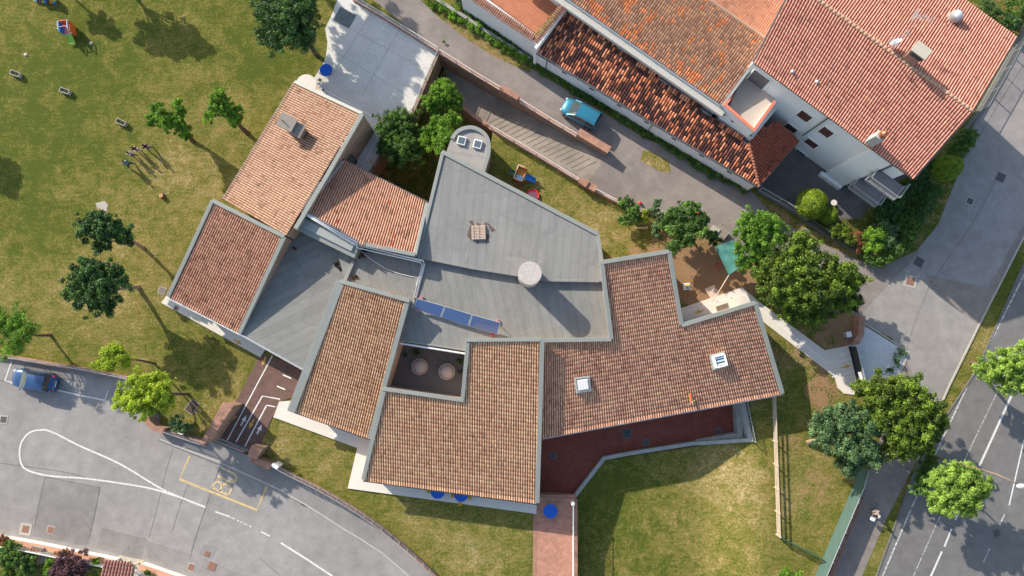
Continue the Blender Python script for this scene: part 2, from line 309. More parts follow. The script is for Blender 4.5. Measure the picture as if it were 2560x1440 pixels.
LF = {
 'dark': m_leaf('leaf_dark_green', (0.020, 0.055, 0.022), (0.125, 0.25, 0.055), 0.2),
 'mid': m_leaf('leaf_mid_green', (0.035, 0.085, 0.022), (0.19, 0.35, 0.06), 0.28),
 'bright': m_leaf('leaf_bright_green', (0.075, 0.165, 0.018), (0.300, 0.540, 0.053), 0.35),
 'lime': m_leaf('leaf_yellow_green', (0.195, 0.285, 0.022), (0.600, 0.750, 0.068), 0.35),
 'olive': m_leaf('leaf_olive_green', (0.022, 0.045, 0.008), (0.235, 0.365, 0.036), 0.22),
 'blue': m_leaf('leaf_bluish_green', (0.030, 0.080, 0.034), (0.19, 0.31, 0.12), 0.2),
 'pale': m_leaf('leaf_pale_green', (0.135, 0.240, 0.038), (0.510, 0.720, 0.135), 0.35),
 'fresh': m_leaf('leaf_fresh_green', (0.065, 0.15, 0.02), (0.28, 0.52, 0.06), 0.35),
 'box': m_leaf('leaf_box_green', (0.07, 0.13, 0.012), (0.34, 0.46, 0.03), 0.25),
 'purple': m_leaf('leaf_purple', (0.053, 0.024, 0.033), (0.225, 0.112, 0.128), 0.15),
 'red': m_leaf('leaf_red_green', (0.090, 0.060, 0.022), (0.450, 0.180, 0.075), 0.2),
}

# ------------------------------------------------------------------ mesh helpers
class MB:
    def __init__(s): s.v = []; s.f = []; s.m = []
    def add(s, vs, fs, mi=0):
        o = len(s.v); s.v += [tuple(v) for v in vs]; s.f += [tuple(i+o for i in f) for f in fs]; s.m += [mi]*len(fs); return s
    def box(s, c, sz, rz=0.0, mi=0, taper=1.0):
        x, y, z = (d/2 for d in sz); R = Matrix.Rotation(rz, 3, 'Z'); c = Vector(c)
        vs = []
        for sx, sy, k in ((-1,-1,0),(1,-1,0),(1,1,0),(-1,1,0),(-1,-1,1),(1,-1,1),(1,1,1),(-1,1,1)):
            t = taper if k else 1.0
            vs.append(c + R @ Vector((sx*x*t, sy*y*t, z if k else -z)))
        return s.add(vs, [(3,2,1,0),(4,5,6,7),(0,1,5,4),(1,2,6,5),(2,3,7,6),(3,0,4,7)], mi)
    def prism(s, poly, z0, z1, mi=0, bottom=True):
        n = len(poly)
        a = sum(poly[i][0]*poly[(i+1) % n][1]-poly[(i+1) % n][0]*poly[i][1] for i in range(n))
        if a < 0:
            poly = list(reversed(poly))
            if not isinstance(z1, (int, float)): z1 = list(reversed(z1))
            if not isinstance(z0, (int, float)): z0 = list(reversed(z0))
        za = [z0]*n if isinstance(z0, (int, float)) else z0
        zb = [z1]*n if isinstance(z1, (int, float)) else z1
        vs = [(p[0], p[1], za[i]) for i, p in enumerate(poly)] + [(p[0], p[1], zb[i]) for i, p in enumerate(poly)]
        fs = [(i, (i+1) % n, n+(i+1) % n, n+i) for i in range(n)] + [tuple(range(n, 2*n))]
        if bottom: fs.append(tuple(reversed(range(n))))
        return s.add(vs, fs, mi)
    def tube(s, path, r, n=8, mi=0, cap=True):
        path = [Vector(p) for p in path]; k = len(path)
        rs = [r]*k if isinstance(r, (int, float)) else list(r)
        vs = []; up = Vector((0, 0, 1))
        for i, p in enumerate(path):
            d = (path[min(i+1, k-1)] - path[max(i-1, 0)])
            d = d.normalized() if d.length > 1e-9 else Vector((0, 0, 1))
            u = d.cross(up)
            if u.length < 1e-3: u = d.cross(Vector((1, 0, 0)))
            u.normalize(); w = d.cross(u)
            for j in range(n):
                a = 2*math.pi*j/n; vs.append(p + (u*math.cos(a)+w*math.sin(a))*rs[i])
        fs = [(i*n+j, i*n+(j+1) % n, (i+1)*n+(j+1) % n, (i+1)*n+j) for i in range(k-1) for j in range(n)]
        if cap: fs += [tuple(range(n)), tuple(reversed(range((k-1)*n, k*n)))]
        return s.add(vs, fs, mi)
    def cyl(s, c, r, h, n=24, r2=None, mi=0):
        c = Vector(c); r2 = r if r2 is None else r2
        vs = [c+Vector((r*math.cos(2*math.pi*j/n), r*math.sin(2*math.pi*j/n), 0)) for j in range(n)]
        vs += [c+Vector((r2*math.cos(2*math.pi*j/n), r2*math.sin(2*math.pi*j/n), h)) for j in range(n)]
        fs = [(j, (j+1) % n, n+(j+1) % n, n+j) for j in range(n)] + [tuple(range(n, 2*n)), tuple(reversed(range(n)))]
        return s.add(vs, fs, mi)
    def lathe(s, c, prof, n=24, mi=0):
        c = Vector(c); k = len(prof)
        vs = [c+Vector((r*math.cos(2*math.pi*j/n), r*math.sin(2*math.pi*j/n), z)) for r, z in prof for j in range(n)]
        fs = [(i*n+j, i*n+(j+1) % n, (i+1)*n+(j+1) % n, (i+1)*n+j) for i in range(k-1) for j in range(n)]
        return s.add(vs, fs, mi)
    def ball(s, c, r, nu=12, nv=8, mi=0):
        rx, ry, rz = (r, r, r) if isinstance(r, (int, float)) else r
        c = Vector(c); vs = [c+Vector((0, 0, -rz))]
        for i in range(1, nv):
            t = math.pi*i/nv-math.pi/2
            vs += [c+Vector((rx*math.cos(t)*math.cos(2*math.pi*j/nu), ry*math.cos(t)*math.sin(2*math.pi*j/nu), rz*math.sin(t))) for j in range(nu)]
        vs.append(c+Vector((0, 0, rz))); L = len(vs)-1
        fs = [(0, 1+(j+1) % nu, 1+j) for j in range(nu)]
        for i in range(nv-2): fs += [(1+i*nu+j, 1+i*nu+(j+1) % nu, 1+(i+1)*nu+(j+1) % nu, 1+(i+1)*nu+j) for j in range(nu)]
        fs += [(1+(nv-2)*nu+j, 1+(nv-2)*nu+(j+1) % nu, L) for j in range(nu)]
        return s.add(vs, fs, mi)
    def bar(s, a, b, w, h, mi=0):
        """box beam between two 3-D points: width w sideways, h tall"""
        a = Vector(a); b = Vector(b); d = b-a; L = d.length
        if L < 1e-6: return s
        d.normalize(); u = Vector((-d.y, d.x, 0))
        if u.length < 1e-4: u = Vector((1, 0, 0))
        u.normalize(); w_ = d.cross(u).normalized()
        vs = []
        for p in (a, b):
            for su, sw in ((-1, -1), (1, -1), (1, 1), (-1, 1)): vs.append(p+u*su*w/2+w_*sw*h/2)
        return s.add(vs, [(0,1,2,3),(7,6,5,4),(0,4,5,1),(1,5,6,2),(2,6,7,3),(3,7,4,0)], mi)
    def strip(s, pts, w, z, mi=0, closed=False):
        """flat ribbon on the ground along 2-D points"""
        n = len(pts); L = []; R = []
        for i in range(n):
            a = Vector(pts[i-1] if (i or closed) else pts[i]); b = Vector(pts[(i+1) % n] if (i < n-1 or closed) else pts[i])
            d = Vector((b[0]-a[0], b[1]-a[1])).normalized(); p = Vector((pts[i][0], pts[i][1])); nn = Vector((-d.y, d.x))*w/2
            L.append(p+nn); R.append(p-nn)
        vs = [(q.x, q.y, z) for q in L]+[(q.x, q.y, z) for q in R]
        fs = [(i, n+i, n+i+1, i+1) for i in range(n-1)]
        if closed: fs.append((n-1, 2*n-1, n, 0))
        return s.add(vs, fs, mi)
    def ribbon_wall(s, pts, w, z0, z1, mi=0):
        """wall with thickness along a 2-D or 3-D polyline; z0/z1 number or per-point list"""
        n = len(pts); L = []; R = []
        for i in range(n):
            d0 = Vector(pts[i][:2])-Vector(pts[i-1][:2]) if i else None
            d1 = Vector(pts[i+1][:2])-Vector(pts[i][:2]) if i < n-1 else None
            if d0 is None: d0 = d1
            if d1 is None: d1 = d0
            d0 = d0.normalized(); d1 = d1.normalized(); t = (d0+d1).normalized(); nn = Vector((-t.y, t.x))
            k = 1/max(0.35, nn.dot(Vector((-d0.y, d0.x)))); p = Vector(pts[i][:2])
            L.append(p+nn*k*w/2); R.append(p-nn*k*w/2)
        za = [z0]*n if isinstance(z0, (int, float)) else z0; zb = [z1]*n if isinstance(z1, (int, float)) else z1
        vs = []
        for i in range(n): vs += [(L[i].x, L[i].y, za[i]), (R[i].x, R[i].y, za[i]), (R[i].x, R[i].y, zb[i]), (L[i].x, L[i].y, zb[i])]
        fs = []
        for i in range(n-1):
            a, b = 4*i, 4*i+4
            fs += [(a, b, b+1, a+1), (a+1, b+1, b+2, a+2), (a+2, b+2, b+3, a+3), (a+3, b+3, b, a)]
        fs += [(0, 1, 2, 3), tuple(4*(n-1)+q for q in (3, 2, 1, 0))]
        return s.add(vs, fs, mi)
    def build(s, name, mat, parent=None, org=None, smooth=False, bevel=0.0):
        me = bpy.data.meshes.new(name)
        o = Vector((0, 0, 0)) if org is None else Vector(org)
        if parent is not None and org is None: o = world_loc(parent)
        me.from_pydata([(v[0]-o.x, v[1]-o.y, v[2]-o.z) for v in s.v], [], s.f)
        for m_ in (mat if isinstance(mat, (list, tuple)) else [mat]): me.materials.append(m_)
        if any(s.m): me.polygons.foreach_set('material_index', s.m)
        bm = bmesh.new(); bm.from_mesh(me); bmesh.ops.recalc_face_normals(bm, faces=bm.faces[:]); bm.to_mesh(me); bm.free()
        if smooth: me.polygons.foreach_set('use_smooth', [True]*len(me.polygons))
        ob = bpy.data.objects.new(name, me); C.objects.link(ob)
        if parent is not None: ob.parent = parent
        elif org is not None: ob.location = o
        if bevel:
            bv = ob.modifiers.new('bevel', 'BEVEL'); bv.width = bevel; bv.segments = 2; bv.limit_method = 'ANGLE'
        return ob
def world_loc(o):
    l = Vector((0, 0, 0)); q = o
    while q is not None: l = l+Vector(q.location); q = q.parent
    return l
def tag(o, label, cat, group=None, kind=None):
    if label: o['label'] = label
    if cat: o['category'] = cat
    if group: o['group'] = group
    if kind: o['kind'] = kind
    return o
def thing(name, label, cat, loc=(0, 0, 0), rz=0.0, group=None):
    o = bpy.data.objects.new(name, None); C.objects.link(o); o.location = loc; o.rotation_euler = (0, 0, rz)
    o.empty_display_size = 0.3
    return tag(o, label, cat, group)
def local(mb, name, mat, parent, **k):      # part given in its thing's own coordinates
    return mb.build(name, mat, parent, org=(0, 0, 0), **k)
def copy_tree(o, loc=None, rz=None, label=None, parent=None):
    c = o.copy(); C.objects.link(c); c.parent = parent
    if loc is not None: c.location = loc
    if rz is not None: c.rotation_euler = (0, 0, rz)
    if label: c['label'] = label
    for ch in o.children: copy_tree(ch, parent=c)
    return c
def pip(x, y, poly):
    ins = False; n = len(poly); j = n-1
    for i in range(n):
        xi, yi = poly[i][0], poly[i][1]; xj, yj = poly[j][0], poly[j][1]
        if ((yi > y) != (yj > y)) and (x < (xj-xi)*(y-yi)/(yj-yi)+xi): ins = not ins
        j = i
    return ins
def pip_np(x, y, poly):
    ins = np.zeros(x.shape, bool); n = len(poly); j = n-1
    for i in range(n):
        xi, yi = poly[i][0], poly[i][1]; xj, yj = poly[j][0], poly[j][1]
        c = ((yi > y) != (yj > y)) & (x < (xj-xi)*(y-yi)/((yj-yi) if yj != yi else 1e-12)+xi)
        ins ^= c; j = i
    return ins
def sheet(name, poly, z, mat, holes=(), step=None, zfn=None, attrs=None, thick=0.0, kind='structure', extent=None):
    vs = []; es = []
    for lp in [poly]+list(holes):
        o = len(vs); vs += [Vector((p[0], p[1])) for p in lp]; es += [(o+i, o+(i+1) % len(lp)) for i in range(len(lp))]
    if step:
        xs = [p[0] for p in poly]; ys = [p[1] for p in poly]
        x0, x1, y0, y1 = extent or (min(xs), max(xs), min(ys), max(ys))
        gx, gy = np.meshgrid(np.arange(x0, x1, step), np.arange(y0, y1, step)); gx = gx.ravel(); gy = gy.ravel()
        k = pip_np(gx, gy, poly)
        for h in holes: k &= ~pip_np(gx, gy, h)
        jx = RNG.uniform(-.15, .15, gx.size)*step; jy = RNG.uniform(-.15, .15, gx.size)*step
        vs += [Vector((a, b)) for a, b in zip((gx+jx)[k], (gy+jy)[k])]
    ov, oe, of, *_ = delaunay_2d_cdt(vs, es, [], 1 if not holes else 0, 1e-5)
    fs = []
    for f in of:
        cx = sum(ov[i].x for i in f)/len(f); cy = sum(ov[i].y for i in f)/len(f)
        if pip(cx, cy, poly) and not any(pip(cx, cy, h) for h in holes): fs.append(tuple(f))
    mb = MB(); mb.add([(p.x, p.y, zfn(p.x, p.y) if zfn else z) for p in ov], fs)
    me = bpy.data.meshes.new(name); me.from_pydata(mb.v, [], mb.f); me.materials.append(mat)
    up = [f for f in me.polygons]
    bm = bmesh.new(); bm.from_mesh(me)
    for f in bm.faces:
        if f.normal.z < 0: f.normal_flip()
    bmesh.ops.delete(bm, geom=[v for v in bm.verts if not v.link_faces], context='VERTS')
    bm.to_mesh(me); bm.free()
    if attrs:
        for an, fn in attrs.items():
            a = me.attributes.new(an, 'FLOAT', 'POINT'); a.data.foreach_set('value', [fn(v.co.x, v.co.y) for v in me.vertices])
    me.polygons.foreach_set('use_smooth', [True]*len(me.polygons))
    ob = bpy.data.objects.new(name, me); C.objects.link(ob)
    if kind: ob['kind'] = kind
    return ob
def slab(name, px, z, h, mat, kind='structure'):
    mb = MB(); mb.prism(PL(px, z), z-h, z); o = mb.build(name, mat)
    if kind: o['kind'] = kind
    return o

# ------------------------------------------------------------------ tile roofs
PROF = [(0.0, -0.02), (0.12, -0.012), (0.17, 0.035), (0.31, 0.080), (0.5, 0.095), (0.69, 0.080), (0.83, 0.035), (0.88, -0.012)]
def tile_roof(name, mat, parent, eA, eB, topA, topB, clip, colw=0.21, rowl=0.37, over=0.0, prof=1.0, label=None, lip=1.0):
    """eA,eB: eave ends; topA,topB: points up-slope from them (3-D). Columns run from the eave line to the top line (fans if not parallel).
    clip: polygon (world xy) the tiles stay in."""
    eA, eB, tA, tB = (np.array(v, float) for v in (eA, eB, topA, topB))
    L = np.linalg.norm(eB-eA); nc = int(round(L/colw)); 
    LA = np.linalg.norm((tA-eA)); LB = np.linalg.norm((tB-eB)); nr = int(math.ceil(max(LA, LB)/rowl))
    us = np.array([p[0] for p in PROF]+[1.0]); hs = np.array([p[1] for p in PROF]+[0.0])*prof
    ext = int(2/colw)
    cols = np.arange(-ext, nc+ext); rows = np.arange(0, nr+3)
    cc, rr = np.meshgrid(cols, rows, indexing='ij'); cc = cc.ravel(); rr = rr.ravel(); T = cc.size
    k = len(us)
    jz = RNG.uniform(-.005, .006, T); jr = RNG.uniform(-.02, .02, T); js = RNG.uniform(-.008, .008, T)
    # points: T x 3 rows x k
    u = (cc[:, None]+us[None, :])/nc
    def pos(u, v, h):
        e = eA+(eB-eA)*u[..., None]; d = (tA-eA)/LA*(1-u[..., None])+(tB-eB)/LB*u[..., None]
        d = d/np.linalg.norm(d, axis=-1, keepdims=True)
        q = e+d*v[..., None]; q[..., 2] += h; return q
    v0 = (rr*rowl)[:, None]+jr[:, None]-over; v1 = ((rr+1.06)*rowl)[:, None]+jr[:, None]-over
    hh = hs[None, :]+jz[:, None]
    sh = js[:, None]*(hs[None, :]/0.09)
    A = pos(u+sh/L, v0+0*u, hh-0.03*lip); B = pos(u+sh/L, v0+0*u, hh+0.03*lip); D = pos(u, v1+0*u, hh*0.93)
    V = np.stack([A, B, D], axis=1).reshape(-1, 3)          # T*3*k
    t = np.arange(T)[:, None, None]*3*k; j = np.arange(k-1)[None, None, :]; r = np.arange(2)[None, :, None]*k
    b = t+r+j
    F = np.stack([b, b+1, b+k+1, b+k], axis=-1).reshape(-1, 4)
    cen = V[F].mean(axis=1)
    keep = pip_np(cen[:, 0], cen[:, 1], clip)
    # uv
    U = np.repeat((cc[:, None]+us[None, :])[:, None, :], 3, axis=1).reshape(-1)
    # keep uv strictly inside the tile
    U = np.clip(U, np.repeat(cc, 3*k)+0.002, np.repeat(cc, 3*k)+0.998)
    W = np.stack([rr[:, None]+0.004+0*u, rr[:, None]+0.02+0*u, rr[:, None]+0.996+0*u], axis=1).reshape(-1)
    F = F[keep]; used = np.unique(F); rem = np.full(len(V), -1); rem[used] = np.arange(len(used)); F = rem[F]; V = V[used]; U = U[used]; W = W[used]
    o = world_loc(parent); V = V-np.array([o.x, o.y, o.z])
    me = bpy.data.meshes.new(name); me.vertices.add(len(V)); me.vertices.foreach_set('co', V.ravel())
    me.loops.add(F.size); me.loops.foreach_set('vertex_index', F.ravel().astype(np.int32))
    me.polygons.add(len(F)); me.polygons.foreach_set('loop_start', np.arange(0, F.size, 4, dtype=np.int32))
    me.update(calc_edges=True)
    uvl = me.uv_layers.new(name='UVMap'); uvl.data.foreach_set('uv', np.stack([U[F.ravel()], W[F.ravel()]], axis=1).ravel())
    me.validate(); me.materials.append(mat)
    nn = np.zeros(len(F)*3); me.polygons.foreach_get('normal', nn)
    if nn[2::3].sum() < 0: me.flip_normals()
    ob = bpy.data.objects.new(name, me); C.objects.link(ob); ob.parent = parent
    if label: ob['label'] = label
    return ob
def walls_from(name, mat, parent, pts3, z0, drop=0.12):
    """closed vertical wall ring under a roof outline given as 3-D points"""
    mb = MB(); mb.prism([(p[0], p[1]) for p in pts3], z0, [p[2]-drop for p in pts3], bottom=False); mb.f.pop(); mb.m.pop()
    return mb.build(name, mat, parent)
def coping(name, parent, pts, w=0.32, h=0.16, mat=None, closed=False):
    mb = MB(); pts = [Vector(p) for p in pts]
    n = len(pts)
    mb.ribbon_wall([(p.x, p.y) for p in pts], w, [p.z-h for p in pts], [p.z for p in pts])
    return mb.build(name, mat or COPE, parent, bevel=0.02)

# ------------------------------------------------------------------ plants
def leaf_mesh(name, blobs, n, leaf, mat, parent, org, clump=0.5, flat=0.8, seed=1, shell=0.75, droop=0.0, wild=0.35):
    """blobs: (x,y,z,rx,ry,rz) world; leaves sit on the outer shells of many clumps scattered through the blobs"""
    rng = np.random.default_rng(seed); out = []; tin = []
    vol = np.array([b[3]*b[4]*b[5] for b in blobs])**0.75; vol /= vol.sum()
    n = int(n*1.75); leaf = leaf*0.78
    for b, w in zip(blobs, vol):
        nb = max(30, int(n*w)); c = np.array(b[:3]); r = np.array(b[3:6])
        if clump is None:
            e = rng.normal(size=(nb, 3)); e[:, 2] = np.where(e[:, 2] < -.2, -e[:, 2], e[:, 2]); e /= np.linalg.norm(e, axis=1, keepdims=True)
            ph = np.sin(e[:, 0]*9+1)*np.sin(e[:, 1]*8)*np.sin(e[:, 2]*9+2)
            p = c+e*r*(1-.07*rng.random(nb)+.03*ph)[:, None]; nrm = e+rng.normal(0, .5, (nb, 3)); nrm /= np.linalg.norm(nrm, axis=1, keepdims=True)
            a = rng.normal(size=(nb, 3)); ta = np.cross(nrm, a); ta /= np.linalg.norm(ta, axis=1, keepdims=True); tb = np.cross(nrm, ta)
            s = (leaf*rng.uniform(0.6, 1.3, nb))[:, None]
            q = np.stack([p-ta*s*0.5, p+tb*s*0.33, p+ta*s*0.55, p-tb*s*0.33], axis=1); out.append(q.reshape(-1, 3))
            tin.append(np.repeat(np.clip(.5+.35*ph+rng.normal(0, 0.15, nb), 0, 1), 4)); continue
        rm = (r[0]*r[1]*r[2])**(1/3); cr = clump*0.72
        ncl = max(5, int(1.5*(rm/cr)**2.3))
        d = rng.normal(size=(ncl, 3)); d /= np.linalg.norm(d, axis=1, keepdims=True)
        d[:, 2] = np.where(d[:, 2] < -0.35, -d[:, 2]*0.6, d[:, 2])
        rr = (1-shell*rng.random(ncl)**1.6)
        rr *= 1+rng.normal(0, wild*0.4, ncl)
        cc = c+d*r*(rr[:, None])*(1-0.5*cr/max(rm, cr))
        cs = cr*rng.uniform(0.55, 1.3, ncl); ct = np.clip(rng.normal(0.42, 0.17, ncl), 0, 1); ct = np.where(rng.random(ncl) < .13, 1.05, ct)
        pick = rng.choice(ncl, nb, p=cs**2/np.sum(cs**2))
        e = rng.normal(size=(nb, 3)); e[:, 2] = np.abs(e[:, 2])*0.9-0.25; e /= np.linalg.norm(e, axis=1, keepdims=True)
        rad_ = rng.random(nb)**0.45; rad_ *= np.where(rng.random(nb) < .18, rng.uniform(1.0, 1.75, nb), 1.0)
        p = cc[pick]+e*(cs[pick]*rad_)[:, None]*np.array([1, 1, flat])
        p[:, 2] -= droop*rng.random(nb)*cs[pick]
        nrm = e+rng.normal(0, 0.75, (nb, 3)); nrm[:, 2] += 0.35; nrm /= np.linalg.norm(nrm, axis=1, keepdims=True)
        a = rng.normal(size=(nb, 3)); ta = np.cross(nrm, a); ta /= np.linalg.norm(ta, axis=1, keepdims=True); tb = np.cross(nrm, ta)
        s = (leaf*rng.uniform(0.6, 1.3, nb))[:, None]
        q = np.stack([p-ta*s*0.5, p+tb*s*0.33+nrm*s*0.06, p+ta*s*0.55, p-tb*s*0.33+nrm*s*0.06], axis=1)
        out.append(q.reshape(-1, 3)); tin.append(np.repeat(np.clip(ct[pick]+rng.normal(0, 0.2, nb), 0, 1), 4))
    V = np.concatenate(out)-np.array(org); Tn = np.concatenate(tin); nf = len(V)//4
    me = bpy.data.meshes.new(name); me.vertices.add(len(V)); me.vertices.foreach_set('co', V.ravel())
    me.loops.add(nf*4); me.loops.foreach_set('vertex_index', np.arange(nf*4, dtype=np.int32))
    me.polygons.add(nf); me.polygons.foreach_set('loop_start', np.arange(0, nf*4, 4, dtype=np.int32)); me.update(calc_edges=True)
    a = me.attributes.new('tint', 'FLOAT', 'POINT'); a.data.foreach_set('value', Tn)
    me.materials.append(mat); ob = bpy.data.objects.new(name, me); C.objects.link(ob)
    if parent is not None: ob.parent = parent
    else: ob.location = org
    return ob
def tree(name, label, cat, base, blobs, kind, n=9000, leaf=0.2, trunk=0.16, clump=0.5, group=None, seed=1, bark=None, flat=0.8, droop=0.0, gz=0.0, shell=0.75, wild=0.35, sat=None):
    """base: (px,py) of the trunk foot; blobs: (px,py,z,r[,rz]) of crown pieces as seen"""
    b0 = P(base[0], base[1], gz); t = thing(name, label, cat, b0, 0, group)
    bl = []
    for q in blobs:
        c = P(q[0], q[1], q[2]); r = q[3]; rz = q[4] if len(q) > 4 else r*0.8
        bl.append((c.x, c.y, c.z, r, r, rz))
    leaf_mesh('crown', bl, n, leaf, LF[kind], t, b0, clump, flat, seed, shell, droop, wild)
    rng = random.Random(seed); tm = MB()
    cen = Vector((sum(b[0] for b in bl)/len(bl), sum(b[1] for b in bl)/len(bl), min(b[2]-b[5]*0.5 for b in bl)))
    fork = b0.lerp(cen, 0.8); fork.z = max(fork.z, gz+0.4)
    mid = b0.lerp(fork, 0.5)+Vector((rng.uniform(-.08, .08), rng.uniform(-.08, .08), 0))
    tm.tube([b0-Vector((0, 0, .15)), b0+Vector((0, 0, .12)), mid, fork], [trunk*1.5, trunk*1.1, trunk*0.9, trunk*0.72], 10)
    for b in bl:
        for k in range(3 if len(bl) < 3 else 2):
            e = Vector((b[0]+rng.uniform(-.5, .5)*b[3], b[1]+rng.uniform(-.5, .5)*b[4], b[2]+rng.uniform(-.2, .5)*b[5]))
            m_ = fork.lerp(e, 0.5)+Vector((0, 0, 0.2))
            tm.tube([fork-Vector((0, 0, .1)), m_, e], [trunk*0.55, trunk*0.34, trunk*0.12], 6)
    tm.build('trunk', bark or BARK, t, smooth=True)
    return t
def bush(name, label, cat, blobs, kind, n=3000, leaf=0.13, clump=0.25, group=None, seed=1, gz=0.0, flat=0.9, shell=0.6, wild=0.2):
    bl = []
    for q in blobs:
        z = q[2]; c = P(q[0], q[1], z); r = q[3]; rz = q[4] if len(q) > 4 else r*0.8
        bl.append((c.x, c.y, c.z, r, r, rz))
    org = (bl[0][0], bl[0][1], gz); t = thing(name, label, cat, org, 0, group)
    leaf_mesh('foliage', bl, n, leaf, LF[kind], t, org, clump, flat, seed, shell, 0.0, wild)
    m = MB()
    for b in bl: m.tube([(b[0], b[1], gz-.05), (b[0]+.03, b[1], b[2])], [0.05, 0.02], 6)
    m.build('stem', BARK, t); return t
# ================================================================== GROUND, ROADS, PAVEMENTS
DRY = [(520,420,150,0.18),(430,440,110,0.14),(590,600,120,0.14),(140,760,150,0.20),(380,770,130,0.15),(300,640,120,0.14),(600,250,60,0.21),(700,1130,60,0.35),(820,1140,60,0.24),(560,1000,90,0.21),
       (1040,1270,80,0.24),(1180,1330,90,0.17),(1500,560,90,0.42),(1400,470,50,0.21),(1800,1180,110,0.15),(1650,1340,90,0.08),(1880,1320,90,0.14),(1860,1200,60,0.14),(1560,1420,60,0.14),(2000,1200,110,0.21),
       (1780,1180,80,0.14),(1330,450,30,0.28),(1180,1420,100,0.21),(80,560,150,-.18),(250,130,200,-.2),(60,330,180,-.18),(650,140,110,-.3),(560,380,60,-.05),(700,780,100,-.1),(1100,1150,100,-.3),(480,860,100,-.1),
       (1510,1250,100,-.3),(1600,1380,80,-.25),(2470,860,60,0.21),(2520,680,80,-.3),(2200,1400,60,0.14),(2300,1200,80,0.07),(900,1330,80,-.1)]
SOIL = [(1590,640,75,.6),(1660,600,60,.5),(1740,650,80,.9),(1700,690,60,.8),(1790,740,90,.95),(1850,680,80,.9),(1720,740,50,.4),(2010,860,80,.5),(2060,960,60,.75),(1960,900,50,.4),(1985,1110,40,.7),
        (2000,1190,50,.45),(2050,1230,60,.5),(1985,1290,50,.4),(2060,1330,50,.35),(2100,1200,50,.4),(1960,1020,40,.2),(2010,1370,40,.3),(85,30,22,.75),(5,25,18,.7),(60,135,10,.5),(160,122,18,.5),(140,145,12,.4),(405,498,22,.55),
        (255,515,18,.6),(130,840,15,.6),(350,620,16,.55),(335,725,14,.5),(480,395,16,.6),(615,325,20,.5),(775,150,28,.5),(800,100,18,.6),(640,310,18,.35),(1050,1020,1,.1),(500,650,10,.35),(455,540,20,.25),
        (2290,1180,60,.6),(2240,1240,50,.3),(2140,830,70,.9),(2100,790,60,.8),(1290,460,18,.5),(1370,478,14,.4),(1440,470,40,.25),(1520,530,20,.3),(1290,1390,26,.15),(1900,860,50,.6),(1790,1270,1,0),(1560,1330,22,.25),(1130,1300,20,.3),
        (700,1160,26,.25),(1640,480,30,.3),(1980,570,60,.4),(2100,640,50,.4),(60,1400,90,.5),(250,1400,90,.6),(1210,60,60,.3),(1290,110,50,.3),(1150,15,50,.3),(2050,1010,50,.5)]
def gfield(spots, z=0.0):
    G = [(P(a, b, z).x, P(a, b, z).y, r/27.1, s) for a, b, r, s in spots]
    ga = np.array(G)
    def f(x, y):
        if abs(x) > 60 or abs(y) > 40: return 0.0
        d2 = ((ga[:, 0]-x)**2+(ga[:, 1]-y)**2)/(ga[:, 2]**2)
        return float(np.sum(ga[:, 3]*np.exp(-d2*1.1)))
    return f
fdry, fsoil = gfield(DRY), gfield(SOIL)
PIT = PL([(1103,138),(1300,256),(1518,388),(1470,458),(1232,324),(1214,450),(1115,420),(1075,545),(915,455),(925,432),(990,330),(1036,277)])
LOW = PL([(1345,1060),(1850,975),(1905,985),(1937,1100),(1942,1600),(1442,1600),(1442,1251),(1345,1251)])
sheet('ground', [(-700,-700),(700,-700),(700,700),(-700,700)], 0.0, GRASS, [PIT, LOW], 0.8, attrs={'dry': fdry, 'soil': fsoil}, extent=(-52, 52, -26, 34))
X1, X2 = P(1740,1200,-1.9).x, P(1903,1200).x
def lowz(x, y):
    t = min(1, max(0, (x-X1)/(X2-X1))); return -1.9+1.9*(t*t*(3-2*t)*0.6+t*0.4)
LAWNP = PL([(1512,1150,-1.9),(1730,1117,-1.9),(1872,1098,0),(1862,990,0),(1905,985,0),(1937,1100,0),(1942,1600,0),(1442,1600,0),(1442,1250,0)])
o = sheet('lower_lawn_ground', LAWNP, 0, GRASS, step=0.7, zfn=lowz, attrs={'dry': fdry, 'soil': fsoil})
slab('red_terrace_floor', [(1340,1050,0),(1868,980,0),(1874,1106,0),(1728,1118,-2),(1510,1152,-2),(1440,1252,-2),(1345,1252,-2)], -2.0, 0.2, PAVER)
# sunken garden and driveway ramp
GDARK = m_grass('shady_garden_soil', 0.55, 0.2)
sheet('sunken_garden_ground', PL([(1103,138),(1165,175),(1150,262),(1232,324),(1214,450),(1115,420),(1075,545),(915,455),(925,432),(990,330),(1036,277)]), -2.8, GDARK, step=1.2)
ra, rb = P(1480,425), P(1195,250); rd = (rb-ra); rL = rd.length; rd.normalize()
def rampz(x, y):
    t = ((x-ra.x)*rd.x+(y-ra.y)*rd.y)/rL; return -2.78*min(1, max(0, t))
sheet('driveway_ramp', PL([(1100,136),(1300,256),(1518,388),(1470,458),(1232,324),(1150,264)]), 0, RAMPC, step=1.0, zfn=rampz)
def smooth0(pts, k=4):
    out = []; n = len(pts)
    for i in range(n-1):
        p0, p1, p2, p3 = (np.array(pts[max(0, min(n-1, j))], float) for j in (i-1, i, i+1, i+2))
        for q in range(k):
            t = q/k; out.append(tuple(0.5*((2*p1)+(-p0+p2)*t+(2*p0-5*p1+4*p2-p3)*t*t+(-p0+3*p1-3*p2+p3)*t**3)))
    out.append(tuple(pts[-1])); return out
GRV = simple('ramp_groove', (0.13, 0.11, 0.09), 0.95, 0.3, 3)
mb = MB(); pn = Vector((-rd.y, rd.x, 0))
for i in range(17):
    q = ra + rd*(0.6+i*.62); a_ = q+pn*(-.9)+rd*(-.5); b_ = q+pn*.75+rd*.55
    mb.bar((a_.x, a_.y, rampz(a_.x, a_.y)+.012), (b_.x, b_.y, rampz(b_.x, b_.y)+.012), .05, .012)
